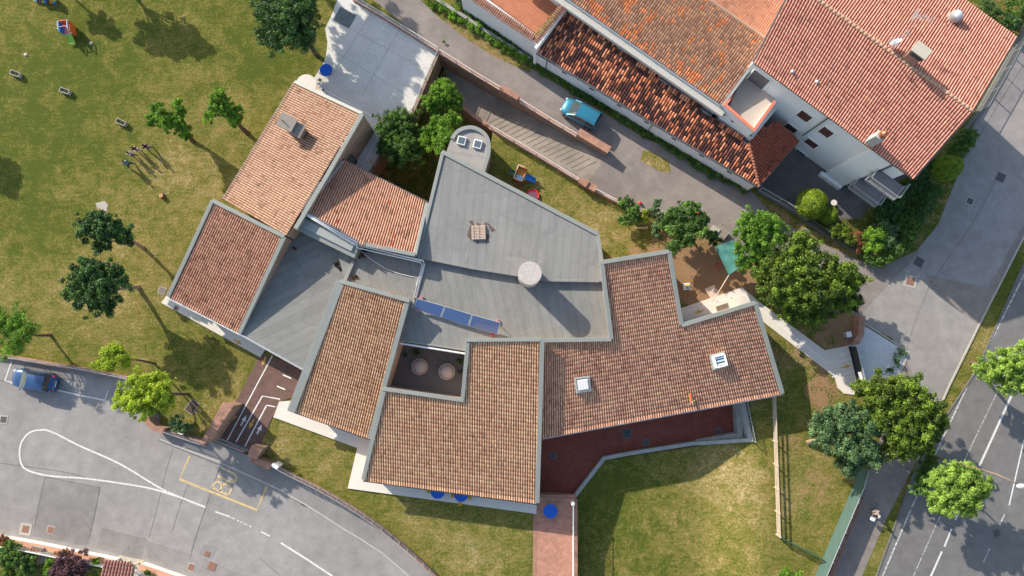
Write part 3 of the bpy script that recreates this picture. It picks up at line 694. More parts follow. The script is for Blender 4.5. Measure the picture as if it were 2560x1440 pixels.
tag(mb.build('ramp_groove', GRV), None, None, None, 'structure')
# asphalt sheets
LANE = [(862,-60),(1062,-60),(1110,12),(1240,118),(1330,172),(1600,338),(1885,482),(2010,565),(2225,655),(2290,625),(2345,560),(2400,420),(2425,330),(2540,95),(2560,50),(2900,-600),(3400,-600),(2700,350),(2560,590),(2447,812),
        (2372,965),(2330,1060),(2292,1150),(2215,1300),(2155,1440),(2075,1600),(1975,1600),(2062,1440),(2160,1225),(2200,1100),(2232,955),(2262,900),(2230,845),(2150,800),(2040,700),(1850,640),(1790,600),(1690,535),(1600,522),(1545,505),(1470,460),(1518,388),(1300,256),(1103,138)]
slab('service_road', LANE, 0.016, 0.05, ASPH2)
slab('concrete_forecourt', [(2140,800),(2290,640),(2330,720),(2445,812),(2372,965),(2335,1050),(2268,905),(2230,845)], 0.022, 0.02, m_asphalt('forecourt_asphalt', 0.285, 0.12, 0.7, (1.05, 0.99, 0.93)))
slab('road_shoulder', [(2310,540),(2430,330),(2556,120),(2700,-100),(2760,200),(2560,560),(2470,720),(2290,680)], 0.019, 0.02, m_asphalt('grey_asphalt', 0.285, 0.12, 0.5, (1.06, 0.98, 0.95)))
MAINR = [(2560,655),(2485,825),(2440,925),(2370,1030),(2287,1172),(2190,1440),(2120,1620),(2900,1620),(3400,-300),(3000,-300)]
slab('main_road', MAINR, 0.016, 0.05, ASPH3)
LOWR = [(-300,850),(0,890),(90,905),(230,930),(330,948),(398,1040),(400,1100),(450,1118),(620,1187),(760,1258),(860,1322),(960,1382),(1030,1445),(1150,1600),(600,1600),(480,1446),(350,1416),(300,1400),(190,1378),(100,1360),(0,1346),(-300,1312)]
slab('street_asphalt', LOWR, 0.016, 0.05, ASPH)
slab('asphalt_patch', [(112,1192),(250,1218),(225,1345),(215,1365),(80,1340)], 0.022, 0.02, ASPH4)
slab('asphalt_patch', [(255,1320),(368,1348),(352,1400),(240,1370)], 0.022, 0.02, ASPH4)
slab('asphalt_patch', [(510,1358),(545,1370),(530,1398),(497,1388)], 0.022, 0.02, ASPH4)
slab('asphalt_patch', [(360,1350),(500,1392),(610,1440),(640,1600),(540,1600),(370,1395)], 0.0245, 0.02, PAVE)
slab('repaved_strip', [(430,1120),(550,1165),(515,1270),(470,1400),(368,1350),(400,1220)], 0.0205, 0.02, m_asphalt('newer_asphalt', 0.305, 0.06, 0.3))
slab('pavement', [(404,1068),(520,1100),(690,1165),(860,1255),(1000,1352),(1100,1450),(1230,1600),(1150,1600),(1018,1436),(955,1383),(860,1326),(760,1262),(620,1191),(450,1122),(395,1100)], 0.13, 0.12, PAVE)
mb = MB(); KP = PL([(400,1098),(450,1119),(535,1150),(620,1188),(690,1220),(760,1259),(860,1323),(905,1350),(960,1386),(1018,1436),(1150,1600)], 0.14)
mb.ribbon_wall(KP, 0.14, 0.0, 0.15); tag(mb.build('kerb', KERB), None, None, None, 'structure')
mb = MB(); mb.ribbon_wall(PL([(2560,590),(2447,812),(2420,868),(2372,965),(2335,1050),(2292,1150)]), 0.14, 0.0, 0.10)
mb.ribbon_wall(PL([(2560,657),(2485,827),(2440,927),(2370,1032),(2287,1174),(2190,1442),(2150,1550)]), 0.12, 0.0, 0.08, 1)
tag(mb.build('verge_kerb', [KERB, KERBD]), None, None, None, 'structure')
mb = MB(); mb.ribbon_wall(PL([(2262,905),(2272,880),(2160,808)]), 0.13, 0.0, 0.07); mb.ribbon_wall(PL([(2262,905),(2238,950)]), 0.16, 0.0, 0.09)
tag(mb.build('gravel_kerb', KERB), None, None, None, 'structure')
slab('white_gravel_patch', [(2150,808),(2215,848),(2268,880),(2262,905),(2238,955),(2160,965),(2140,862)], 0.03, 0.03, GRAVW)
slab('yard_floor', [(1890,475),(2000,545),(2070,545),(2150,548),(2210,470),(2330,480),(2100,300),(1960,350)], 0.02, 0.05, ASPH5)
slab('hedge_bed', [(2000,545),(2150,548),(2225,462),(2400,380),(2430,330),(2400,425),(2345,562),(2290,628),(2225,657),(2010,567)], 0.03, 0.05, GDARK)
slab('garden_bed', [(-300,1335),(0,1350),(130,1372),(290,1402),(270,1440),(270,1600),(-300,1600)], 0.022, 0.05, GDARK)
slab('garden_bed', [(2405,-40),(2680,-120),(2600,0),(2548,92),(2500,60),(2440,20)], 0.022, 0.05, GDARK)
# footpaths of the school
slab('patio_slab', [(852,-25),(885,0),(1096,130),(1034,278),(988,332),(925,432),(878,408),(860,350),(742,210),(783,198),(800,172),(814,145),(819,105),(813,72),(830,35)], 0.07, 0.2, CONC)
mb = MB(); c = P(766,212); mb.cyl((c.x, c.y, -.05), 0.98, 0.14, 40); tag(mb.build('round_step', CONCW), None, None, None, 'structure')
slab('west_walkway', [(403,757),(425,728),(670,862),(650,893)], 0.15, 0.2, CONCW)
slab('entrance_path', [(652,885),(790,925),(740,990),(698,1005),(645,1122),(628,1136),(526,1098),(548,1082)], 0.05, 0.1, PAVERD)
slab('south_walkway', [(698,1004),(760,1000),(930,1080),(1345,1190),(1341,1285),(869,1221),(893,1120),(683,1043)], 0.15, 0.2, CONCW)
slab('brick_path', [(1336,1286),(1338,1238),(1440,1238),(1440,1600),(1333,1600)], 0.06, 0.4, PAVERL)
slab('path_edge_stones', [(1333,1286),(1342,1286),(1341,1600),(1331,1600)], 0.075, 0.1, BRICKT)
slab('east_path', [(1690,775),(1855,718),(1900,756),(2062,876),(2122,864),(2143,960),(2144,988),(2110,984),(2095,970),(2087,942),(1910,806),(1860,790),(1715,830)], 0.08, 0.15, CONCW)
slab('gate_mat_strip', [(2121,866),(2140,866),(2165,955),(2146,962)], 0.10, 0.05, simple('black_slot_mat', (0.02,0.02,0.022), 0.8))
slab('courtyard_floor', [(960,860),(1200,870),(1190,1010),(940,980)], 0.03, 0.1, GRAVEL)
slab('stepping_stone_path', [(1762,722),(1785,712),(1800,735),(1778,748)], 0.05, 0.06, WOODP)
sheet('stone_entrance', PL([(300,1388),(360,1400),(350,1440),(340,1600),(290,1600),(275,1420)]), 0.03, FLAG)

TAR = simple('tar_seam', (0.10, 0.095, 0.095), 0.9, 0.3, 2)
mb = MB()
for s_ in ([(432,1122),(412,1190),(395,1260),(372,1345)],[(550,1166),(532,1215),(514,1270),(490,1340),(474,1400)],[(112,1192),(97,1260),(84,1325)],[(250,1218),(238,1280),(222,1345)],[(113,1192),(180,1205),(250,1219)],
           [(0,1158),(90,1170),(170,1182),(240,1202)],[(470,1210),(450,1265),(430,1330)],[(395,1104),(404,1072)],[(0,952),(100,962),(200,985)],[(650,1395),(700,1440)],[(30,908),(60,940)],[(105,905),(175,985)],[(2330,700),(2290,800),(2270,860),(2262,900)],[(2320,720),(2360,660),(2430,560),(2500,430)],[(2445,350),(2490,270),(2560,160)]):
    mb.strip(PL(smooth0(s_), .028), 0.032, .028)
tag(mb.build('tar_seam', TAR), None, None, None, 'structure')
WEED = m_grass('weed_patch_grass', 0.1, -0.25)
sheet('weed_patch', PL(smooth0([(1608,375),(1640,385),(1668,402),(1675,430),(1650,428),(1620,412),(1602,400),(1608,375)]), .03), .03, WEED)
sheet('lane_edge_weeds', PL([(1040,-10),(1065,-10),(1120,30),(1245,122),(1330,170),(1325,182),(1230,140),(1160,92),(1100,45)], .025), .025, m_grass('dry_edge_soil', 0.62, -0.1))
sheet('lane_edge_weeds', PL([(1880,480),(2010,560),(2225,655),(2210,672),(2120,640),(2000,580),(1930,535)], .025), .025, MATS['dry_edge_soil'])
# ------------------------------------------------------------------ painted markings
def lines(name, mat, items, z):
    mb = MB()
    for pts, w in items: mb.strip(PL(pts, z), w, z)
    return tag(mb.build(name, mat), None, None, None, 'structure')
def smooth(pts, k=6):
    out = []; n = len(pts)
    for i in range(n-1):
        p0, p1, p2, p3 = (np.array(pts[max(0, min(n-1, j))], float) for j in (i-1, i, i+1, i+2))
        for q in range(k):
            t = q/k; out.append(tuple(0.5*((2*p1)+(-p0+p2)*t+(2*p0-5*p1+4*p2-p3)*t*t+(-p0+3*p1-3*p2+p3)*t**3)))
    out.append(pts[-1]); return out
loop = smooth([(514,1268),(455,1245),(400,1220),(300,1160),(200,1115),(130,1080),(100,1075),(72,1083),(53,1108),(49,1140),(58,1168),(82,1181)])
lines('road_marking', LINEW, [(smooth([(80,1180),(125,1190),(210,1196),(300,1208),(380,1222),(445,1242)]), 0.15)], 0.0345)
lines('road_marking', LINEW, [(loop, 0.15), ([(538,1279),(575,1292)], 0.13), ([(653,1329),(675,1341)], 0.13), ([(702,1357),(770,1400),(832,1441),(900,1500)], 0.16),
      ([(29,904),(12,952),(38,957)], 0.13), ([(143,975),(190,986),(262,1001)], 0.14), ([(262,1001),(270,976)], 0.1)], 0.030)
lines('faded_road_marking', LINEF, [([(577,1293),(630,1318)], 0.12)], 0.030)
lines('bus_bay_marking', LINEY, [([(474,1140),(449,1198),(642,1275),(667,1216)], 0.22)], 0.030)
def letter(strokes, org, ex, ey, s, w, z, mb):
    w *= 1.35
    for st in strokes:
        pts = [(org[0]+ex[0]*a*s+ey[0]*b*s, org[1]+ex[1]*a*s+ey[1]*b*s) for a, b in st]; mb.strip(pts, w, z)
LET = {'B': [[(0,0),(0,1.7)],[(0,1.7),(.55,1.6),(.7,1.3),(.55,.95),(0,.9)],[(.55,.93),(.8,.7),(.8,.3),(.55,.02),(0,0)]],
       'U': [[(0,1.7),(0,.35),(.18,.05),(.4,0),(.62,.05),(.8,.35),(.8,1.7)]],
       'S': [[(.8,1.4),(.6,1.65),(.3,1.7),(.05,1.45),(.08,1.1),(.4,.9),(.72,.65),(.78,.3),(.5,.02),(.2,.02),(0,.3)]]}
mb = MB(); rd_ = (0.42, 0.907); upv = (-0.907, 0.42)      # reads up-right, tops to the left
for i, ch in enumerate('BUS'):
    o_ = P(572,1238); letter(LET[ch], (o_.x+rd_[0]*1.12*i, o_.y+rd_[1]*1.12*i), rd_, upv, 1.0, 0.14, 0.030, mb)
tag(mb.build('bus_lettering', LINEYF), None, None, None, 'structure')
lines('main_road_marking', LINEW, [([(2533,980),(2448,1166)], 0.20), ([(2400,1276),(2388,1300)], 0.16), ([(2379,1322),(2361,1367)], 0.16), ([(2355,1378),(2327,1441),(2290,1520)], 0.17),
      ([(2620,900),(2560,1060)], 0.13), ([(2560,1100),(2523,1263)], 0.13)], 0.030)
lines('main_road_edge_line', LINEF, [([(2640,560),(2560,688),(2490,828),(2420,962),(2350,1110),(2270,1290),(2206,1441),(2160,1560)], 0.14), ([(2640,690),(2547,872),(2487,993),(2413,1147),(2350,1290),(2283,1441)], 0.07),
      ([(2512,1285),(2500,1310)], 0.12), ([(2475,1368),(2459,1406)], 0.10)], 0.030)
lines('patio_marking', LINEW2, [([(800,218),(960,306),(985,322)], 0.10), ([(932,308),(957,322)], 0.08), ([(932,308),(922,343),(887,398)], 0.08), ([(957,322),(940,354),(910,410)], 0.1), ([(920,343),(942,356)], 0.08),
      ([(903,368),(923,381)], 0.08), ([(887,398),(910,410)], 0.1)], 0.076)
def arrow(mb, tail, tip, z, w=0.13, hw=0.42, hl=0.55):
    a = Vector(P2(*tail, z)); b = Vector(P2(*tip, z)); d = (b-a).normalized(); n_ = Vector((-d.y, d.x)); L = (b-a).length; hl = min(hl, L*0.55)
    h = b-d*hl; q = [a+n_*w/2, h+n_*w/2, h+n_*hw/2, b, h-n_*hw/2, h-n_*w/2, a-n_*w/2]
    mb.add([(p.x, p.y, z) for p in q], [(0,1,5,6),(2,3,4),])
mb = MB(); arrow(mb, (947,320), (933,343), 0.078, 0.07, 0.36, 0.5)
tag(mb.build('patio_arrow', LINEW2), None, None, None, 'structure')
mb = MB(); arrow(mb, (602,1064), (616,1038), 0.056); arrow(mb, (642,1085), (655,1061), 0.056)
tag(mb.build('path_arrow', LINEW2), None, None, None, 'structure')
mb = MB(); arrow(mb, (2123,882), (2095,889), 0.086); arrow(mb, (822,1080), (847,1093), 0.156, 0.1, 0.36)
tag(mb.build('walkway_arrow', LINEW2), None, None, None, 'structure')
mb = MB(); arrow(mb, (593,1027), (580,1052), 0.056); arrow(mb, (635,1048), (622,1072), 0.056)
arrow(mb, (2102,920), (2128,913), 0.086); arrow(mb, (583,848), (606,862), 0.156, 0.12, 0.4); arrow(mb, (664,892), (655,914), 0.056, 0.14, 0.45)
arrow(mb, (1760,775), (1735,783), 0.086); arrow(mb, (935,392), (925,412), 0.078, 0.1, 0.3); arrow(mb, (787,213), (805,224), 0.078, 0.1, 0.36); arrow(mb, (944,300), (957,306), 0.078, 0.1, 0.36)
tag(mb.build('orange_arrow', LINEO), None, None, None, 'structure')
lines('path_marking', LINEW2, [([(681,889),(568,1101)], 0.10), ([(700,998),(656,990),(590,1105)], 0.11), ([(688,1017),(667,1013)], 0.1), ([(666,1014),(612,1116)], 0.11), ([(707,937),(728,946)], 0.12), ([(692,965),(713,974)], 0.12)], 0.056)
lines('walkway_marking', LINEW2, [([(692,1019),(750,1033),(860,1083)], 0.09)], 0.156)
lines('east_path_marking', LINEW2, [([(1712,788),(1727,775),(1790,755),(1860,737),(1900,772),(2070,908),(2131,896)], 0.11), ([(2080,943),(2138,926)], 0.1), ([(1795,757),(1788,742)], 0.1), ([(1830,748),(1822,732)], 0.1), ([(1752,782),(1743,765)], 0.1)], 0.086)
# cover plates and drains set flush in the paving
def plates(name, mat, items, z=0.034):
    mb = MB()
    for (x, y, w, h, a) in items:
        c = P(x, y, z); mb.box((c.x, c.y, z-0.01), (w, h, 0.02), rad(a))
    return mb.build(name, mat)
def cover(x, y, w, a, z, label, cat='manhole cover', mat=None, frame=0.08, h=None, name='manhole_cover', fmat=None):
    c = P(x, y, z); t = thing(name, label, cat, (c.x, c.y, z)); h = h or w
    m = MB(); m.box((0, 0, 0.0), (w+frame*2, h+frame*2, 0.02), rad(a)); local(m, 'frame', fmat or KERB, t)
    m = MB(); m.box((0, 0, 0.008), (w, h, 0.02), rad(a))
    R = Matrix.Rotation(rad(a), 3, 'Z')
    for k in range(4): q = R @ Vector((0, (-.375+.25*k)*h, 0)); m.box((q.x, q.y, 0.02), (w*.8, h*.05, 0.012), rad(a))
    local(m, 'lid', mat or IRON, t); return t
cover(64,1323,0.62,-8,0.03,'rusty square cover in a pale concrete collar beside the salmon garden wall',frame=.22)
cover(127,1325,0.58,-12,0.03,'rusty square cover at the lower edge of the dark asphalt patch',frame=.06)
cover(518,1385,0.40,-15,0.035,'small rusty cover in the little square asphalt patch',frame=.03,fmat=IRON)
cover(478,1418,0.55,-15,0.035,'rusty square cover in the pavement strip near the bottom of the photo',frame=.07)
cover(530,1416,0.66,-20,0.035,'large rusty cover beside the curved kerb at the bottom of the photo',frame=.03,fmat=IRON)
cover(9,1049,0.55,-5,0.03,'iron drain grate at the left edge of the street','drain grate',IRONG,.1,name='drain_grate')
cover(762,1258,0.5,-25,0.03,'iron drain grate in the gutter below the curved kerb','drain grate',IRONG,.03,name='drain_grate',fmat=IRON)
cover(2425,503,0.55,-25,0.035,'square drain grate in the shaded service road nearest the grass verge','drain grate',IRONG,.09,name='drain_grate')
cover(2502,443,0.75,-25,0.035,'large dark iron drain in the shaded service road near the hedge','drain grate',IRONG,.02,name='drain_grate',fmat=IRONG)
cover(2276,703,0.75,-12,0.035,'square iron cover with a thick pale concrete frame in the forecourt','manhole cover',IRON,.2)
cover(2298,655,0.75,-30,0.035,'dark patched cover in the shaded corner by the round hedge','manhole cover',IRONG,.02,fmat=IRONG)
cover(2492,1333,0.5,20,0.03,'dark drain grate on the main road near the right edge','drain grate',IRONG,.03,name='drain_grate',fmat=IRONG)
cover(1906,1395,0.55,-12,-0.1,'pale concrete inspection cover in the lower lawn','manhole cover',KERB,.06)
cover(405,727,0.6,-20,0.03,'grey concrete cover in the grass beside the brown tiled roof','manhole cover',simple('grey_lid',(0.2,0.17,0.15)),.05)
cover(440,770,0.36,-25,0.165,'small brown drain lid in the white walkway slab','manhole cover',simple('brown_lid',(0.22,0.16,0.13)),.02)
cover(1383,1140,0.42,0,-1.98,'small floor drain at the left end of the red terrace','drain grate',IRONG,.1,name='drain_grate',fmat=simple('shade_grey',(0.16,0.13,0.13)))
cover(1615,1106,0.42,8,-1.98,'small floor drain in the middle of the red terrace','drain grate',IRONG,.1,name='drain_grate',fmat=MATS['shade_grey'])
cover(1798,1078,0.42,8,-1.98,'small floor drain near the grey wall at the far end of the red terrace','drain grate',IRONG,.1,name='drain_grate',fmat=MATS['shade_grey'])
cover(1568,1084,0.72,5,-1.98,'large black square light shaft in the red terrace floor','light shaft',GLASS,.07,name='light_shaft',fmat=MATS['shade_grey'])
cover(1806,768,1.15,18,0.09,'brown slatted doormat grate on the sunny east path','doormat',simple('brown_grate',(0.19,0.15,0.11)),.03,h=0.45,name='doormat_grate')
cover(480,1017,0.8,-35,0.04,'dark timber pit cover in the grass behind the gate pillar','pit cover',simple('dark_wood',(0.07,0.045,0.035)),.04,h=1.1,name='pit_cover',fmat=KERB)
cover(2012,580,0.55,-30,0.035,'rusty drain grate in the lane edge beside the shrubs','drain grate',IRONG,.05,name='drain_grate')
mb = MB()
for s_ in ([(845,55),(960,118),(1060,172)],[(1000,70),(955,150),(905,238)],[(930,30),(880,110),(830,190)],[(820,120),(930,185),(1010,232)]): mb.strip(PL(smooth0(s_), .078), 0.02, .078)
tag(mb.build('patio_joint', TAR), None, None, None, 'structure')
mbb = MB(); c0 = P(862,45); mbb.box((c0.x, c0.y, 0.078), (1.75, 1.5, 0.01), rad(-28))
tag(mbb.build('cellar_grating', m_brick('grid_grating', (0.13,0.15,0.165), (0.11,0.13,0.145), (0.24,0.27,0.29), 0.22, 0.22, (0,0,rad(28)))), 'dark gridded cellar grating in the corner of the pale patio', 'grating')

# ================================================================== SCHOOL
S = thing('school_building', 'low school building with pink tiled and grey felt roofs in the middle of the photo', 'school building', (0, 0, 0))
def Pz(*a): return [P(*q) for q in a]
# roof A
A = Pz((737,205,3.5),(558,498,3.5),(716,590,5.2),(907,285,5.2))
tile_roof('roof', T_A, S, A[0], A[1], A[3], A[2], [(p.x, p.y) for p in A], over=0.08, lip=.25, label='pale pink tiled roof with the double chimney')
walls_from('wall', BRICKW, S, [A[0].lerp(A[3], .04), A[1].lerp(A[2], .04), A[2], A[3]], -3.0, 0.14)
coping('coping', S, [A[3]+Vector((0,0,.16)), P(822,430,5.36), P(738,572,5.36)], 0.36, 0.3)
coping('coping', S, [A[0]+Vector((0,0,.13)), A[3]+Vector((0,0,.15))], 0.3, 0.26)
m = MB(); m.tube([A[0]+Vector((-.12,-.05,-.08)), A[1]+Vector((-.12,-.05,-.08))], 0.075, 8); m.build('gutter', GUTT, S)
# roof B
B = Pz((422,742,3.0),(600,833,3.0),(712,592,5.0),(533,502,5.0))
tile_roof('roof', T_B, S, B[0], B[1], B[3], B[2], [(p.x, p.y) for p in B], over=0.05, lip=.25, label='dark brown-pink tiled roof at the left end')
walls_from('wall', BRICKW, S, [B[0].lerp(B[3], .05), B[1].lerp(B[2], .05), B[2], B[3]], -1.0, 0.14)
up = Vector((0, 0, .17))
coping('coping', S, [B[0]+up, B[3]+up], 0.34, 0.3); coping('coping', S, [B[3]+up*1.05, B[2]+up*1.05], 0.34, 0.3); coping('coping', S, [B[2]+up, B[1]+up], 0.36, 0.3)
m = MB(); q = Vector((-.05,-.12,-.08)); m.tube([B[0]+q, B[1]+q], 0.07, 8); m.build('gutter', WHITEM, S)
# roof C
Cc = Pz((858,400,3.5),(765,528,4.7),(898,608,4.75),(1038,637,4.7),(1068,508,3.5))
tile_roof('roof', T_C, S, P(858,400,3.5), P(1068,508,3.5), P(795,545,4.75), P(1036,640,4.72), [(p.x, p.y) for p in Cc], over=0.05, lip=.4, label='pink and red tiled roof behind the sunken garden')
walls_from('wall', BRICKW, S, Cc, -3.0, 0.14)
m = MB(); m.tube([P(856,398,3.42), P(1070,506,3.42)], 0.07, 8); m.build('gutter', GUTT, S)
coping('coping', S, [Cc[2]+up, Cc[3]+up], 0.34, 0.3); coping('coping', S, [Cc[3]+up, Cc[4]+up], 0.3, 0.28); coping('coping', S, [P(857,402,3.7), Cc[1]+up], 0.2, 0.3, STEEL)
# roof D
D = Pz((737,1030,2.6),(925,1097,2.6),(1020,749,5.0),(862,702,5.0))
tile_roof('roof', m_tile('tiles_sand_brown', [(0.2, (0.33,0.17,0.11)),(0.45,(0.50,0.31,0.20)),(0.7,(0.56,0.37,0.24)),(0.88,(0.60,0.44,0.28))], 0.45, 0.95, 0.0, k=1.30, joint=.4, tint=(1.03,.94,.85)), S, D[0], D[1], P(820,712,5.0), P(1010,749,5.0), [(p.x, p.y) for p in D], over=0.05, prof=.7, lip=.35, label='brown tiled roof left of the courtyard')
walls_from('wall', PLASTB, S, [D[0].lerp(D[3], .05), D[1].lerp(D[2], .05), D[2], D[3]], -1.0, 0.14)
coping('coping', S, [P(727,1030,2.85), P(852,702,5.2)], 0.72, 0.34); coping('coping', S, [P(851,703,5.24), P(1024,752,5.24)], 0.34, 0.32); coping('coping', S, [D[2]+up, D[1]+up], 0.42, 0.32)
m = MB(); m.tube([P(733,1030,2.5), P(925,1099,2.5)], 0.07, 8); m.build('gutter', GUTT, S)
# roof E
E = Pz((907,1200,2.6),(1343,1258,2.6),(1356,850,5.0),(1170,850,4.9),(1155,1003,4.0),(960,973,4.0))
e0, e1 = E[0], E[1]
tile_roof('roof', T_E, S, e0, e1, e0+Vector((0.0,13,2.21)), e1+Vector((0.12,13,2.21)), [(p.x, p.y) for p in E], over=0.06, prof=.7, lip=.35, label='sand pink tiled roof in front of the courtyard')
Ew = [P(910,1190,2.65), P(1341,1247,2.65), E[2], E[3], E[4], E[5]]
walls_from('wall', PLASTB, S, Ew, -2.1, 0.14)
coping('coping', S, [P(1356,846,5.2), P(1343,1258,2.82)], 0.40, 0.34)
coping('coping', S, [P(1165,850,5.16), P(1352,849,5.18)], 0.32, 0.32); coping('coping', S, [P(1170,853,5.1), P(1156,1003,4.24)], 0.34, 0.32)
coping('coping', S, [P(1159,1001,4.27), P(957,972,4.27)], 0.34, 0.32); coping('coping', S, [P(961,972,4.24), P(908,1199,2.84)], 0.36, 0.3)
m = MB(); m.tube([P(907,1202,2.5), P(1343,1261,2.5)], 0.07, 8); m.build('gutter', GUTT, S)
# roof F
F = Pz((1355,1095,2.6),(1955,984,2.6),(1887,757,4.15),(1703,813,3.95),(1672,629,5.15),(1504,656,5.15),(1528,848,4.2),(1356,851,4.15))
f0 = F[0]; f1 = F[1]
tl = f0+Vector((0.0, 14.0, 2.4)); tr = f1+(P(1885,748,4.2)-f1).normalized()*14.2
tile_roof('roof', T_F, S, f0, f1, tl, tr, [(p.x, p.y) for p in F], over=0.06, prof=.7, lip=.35, label='large brown tiled roof of the right wing')
Fw = [P(1355,1085,2.65), P(1950,976,2.65)]+F[2:]
walls_from('wall', PLASTB, S, Fw, -2.1, 0.14)
u2 = Vector((0, 0, .2))
for a_, b_ in ((7,6),(6,5),(5,4),(4,3),(3,2),(2,1)): coping('coping', S, [F[a_]+u2*(1+0.03*a_), F[b_]+u2*(1+0.03*b_)], 0.36, 0.32)
m = MB(); m.tube([P(1356,1097,2.5), P(1957,986,2.5)], 0.07, 8); m.build('gutter', STEEL, S)
# felt roofs
def felt(px, z, mat, z0=-2.5, label=None, wall=BRICKW):
    pts = Pz(*[(a, b, z) for a, b in px]); m = MB(); m.prism([(p.x, p.y) for p in pts], z-0.25, z); o = m.build('flat_roof', mat, S)
    if label: o['label'] = label
    m = MB(); m.prism([(p.x, p.y) for p in pts], z0, z-0.24, bottom=False); m.build('wall', wall, S)
felt([(700,560),(895,640),(885,700),(800,900),(762,926),(598,834),(640,700)], 2.95, MEMB1, label='grey felt roof beside the entrance path')
felt([(840,625),(1062,640),(1045,790),(1000,850),(960,800),(860,690)], 3.3, MEMB2, -1, label='grey felt roof between the tiled roofs')
felt([(1040,640),(1512,700),(1530,846),(1360,850),(1172,852),(1167,880),(1000,853),(1030,745)], 3.31, MEMB2, -1, label='long grey felt roof carrying the solar panels')
felt([(1106,376),(1498,584),(1506,704),(1375,702),(1180,672),(1043,640)], 3.85, MEMB4, label='large grey felt roof at the rear')
coping('coping', S, Pz((1043,642,3.98),(1107,380,3.98)), 0.30, 0.25); coping('coping', S, Pz((1105,379,4.0),(1496,585,4.0)), 0.36, 0.3); coping('coping', S, Pz((1495,585,3.98),(1505,655,3.98)), 0.30, 0.25)
coping('roof_step', S, Pz((1044,642,3.88),(1180,670,3.88),(1375,701,3.88),(1498,703,3.88)), 0.2, 0.5, MEMB4)
coping('coping', S, Pz((598,835,3.05),(762,927,3.05)), 0.16, 0.3, STEEL)
m = MB(); m.tube(Pz((1000,858,3.2),(1168,885,3.2)), 0.09, 8); m.build('gutter', WHITEM, S)
coping('coping', S, Pz((1002,851,3.38),(1166,876,3.38)), 0.14, 0.2)
coping('coping', S, Pz((884,652,3.55),(862,702,3.55)), 0.28, 0.35)
# raised duct box
m = MB(); m.prism(PL([(746,535),(900,610),(886,646),(736,572)], 4.4), 2.9, [4.55, 4.55, 4.35, 4.35]); m.build('duct_box', COPE, S, bevel=0.03)
m = MB(); m.prism(PL([(757,545),(888,608),(878,628),(752,566)], 4.6), 4.3, 4.62); m.build('duct_lid', simple('duct_metal', (0.30,0.32,0.31), 0.6, 0.1), S, bevel=0.02)
# rounded block
pts = [(1108,402)]+[(1128,345),(1140,328),(1158,318),(1180,315),(1200,322),(1215,334),(1223,350),(1225,370),(1222,392),(1208,438)]
H_ = Pz(*[(a, b, 3.2) for a, b in pts]); m = MB(); m.prism([(p.x, p.y) for p in H_], 2.9, 3.2); m.build('flat_roof', MEMBH, S)['label'] = 'rounded pinkish grey roof with two square skylights'
m = MB(); m.prism([(p.x, p.y) for p in H_], -3, 2.95, bottom=False); m.build('wall', BRICKW, S)
m = MB(); hp = smooth([(q[0]+(1165-q[0])*.05, q[1]+(375-q[1])*.05) for q in pts[1:]], 4); m.ribbon_wall(PL(hp, 3.42), 0.34, 3.1, 3.42); m.build('coping', COPE, S)
for (x, y) in ((1154,352),(1194,361)):
    c = P(x, y, 3.3); m = MB(); m.box((c.x, c.y, 3.33), (.76, .76, .22), rad(-14)); f = m.build('skylight', WHITE, S, bevel=.02)
    m = MB(); m.box((c.x, c.y, 3.45), (.56, .56, .03), rad(-14)); m.build('pane', GLASSL, f)
# skylights on the tiles
def skylight(x, y, z, w, ang, dome):
    c = P(x, y, z); m = MB(); m.box((c.x, c.y, z-.25), (w+.3, w+.3, .5), rad(ang)); f = m.build('skylight', simple('flashing_%d' % x, (0.34,0.38,0.39), 0.5, 0.08), S, bevel=.02)
    R = Matrix.Rotation(rad(ang), 3, 'Z')
    if dome:
        m = MB(); m.box((c.x, c.y, z+.06), (w*.9, w*.9, .14), rad(ang), taper=.92); m.build('dome', SKYLP, f, bevel=.05)
        m = MB()
        for s_ in (-1, 1):
            q = R @ Vector((s_*(w*.5+.05), 0, 0)); m.box((c.x+q.x, c.y+q.y, z+.03), (.06, w*1.06, .05), rad(ang)); q = R @ Vector((0, s_*(w*.5+.05), 0)); m.box((c.x+q.x, c.y+q.y, z+.035), (w*1.1, .06, .05), rad(ang))
        m.build('clamp_rail', COPE, f)
    else:
        m = MB()
        for s_ in (-1, 1):
            q = R @ Vector((s_*w*.46, 0, 0)); m.box((c.x+q.x, c.y+q.y, z+.2), (.13, w, .42), rad(ang)); q = R @ Vector((0, s_*w*.46, 0)); m.box((c.x+q.x, c.y+q.y, z+.2), (w*.8, .13, .42), rad(ang))
        m.build('frame', WHITE, f)
        for k in range(3): q = R @ Vector((0, (-.28+.28*k)*w, 0)); m = MB(); m.box((c.x+q.x, c.y+q.y, z+.26+.02*k), (w*.78, w*.16, .03), rad(ang)); m.build('louvre', LBLUEP if k else SKYLP, f)
        m = MB(); m.box((c.x, c.y, z+.12), (w*.8, w*.8, .02), rad(ang)); m.build('pane', GLASSL, f)
skylight(1458,962,3.75,1.05,8,True); skylight(1798,902,3.6,1.02,14,False)
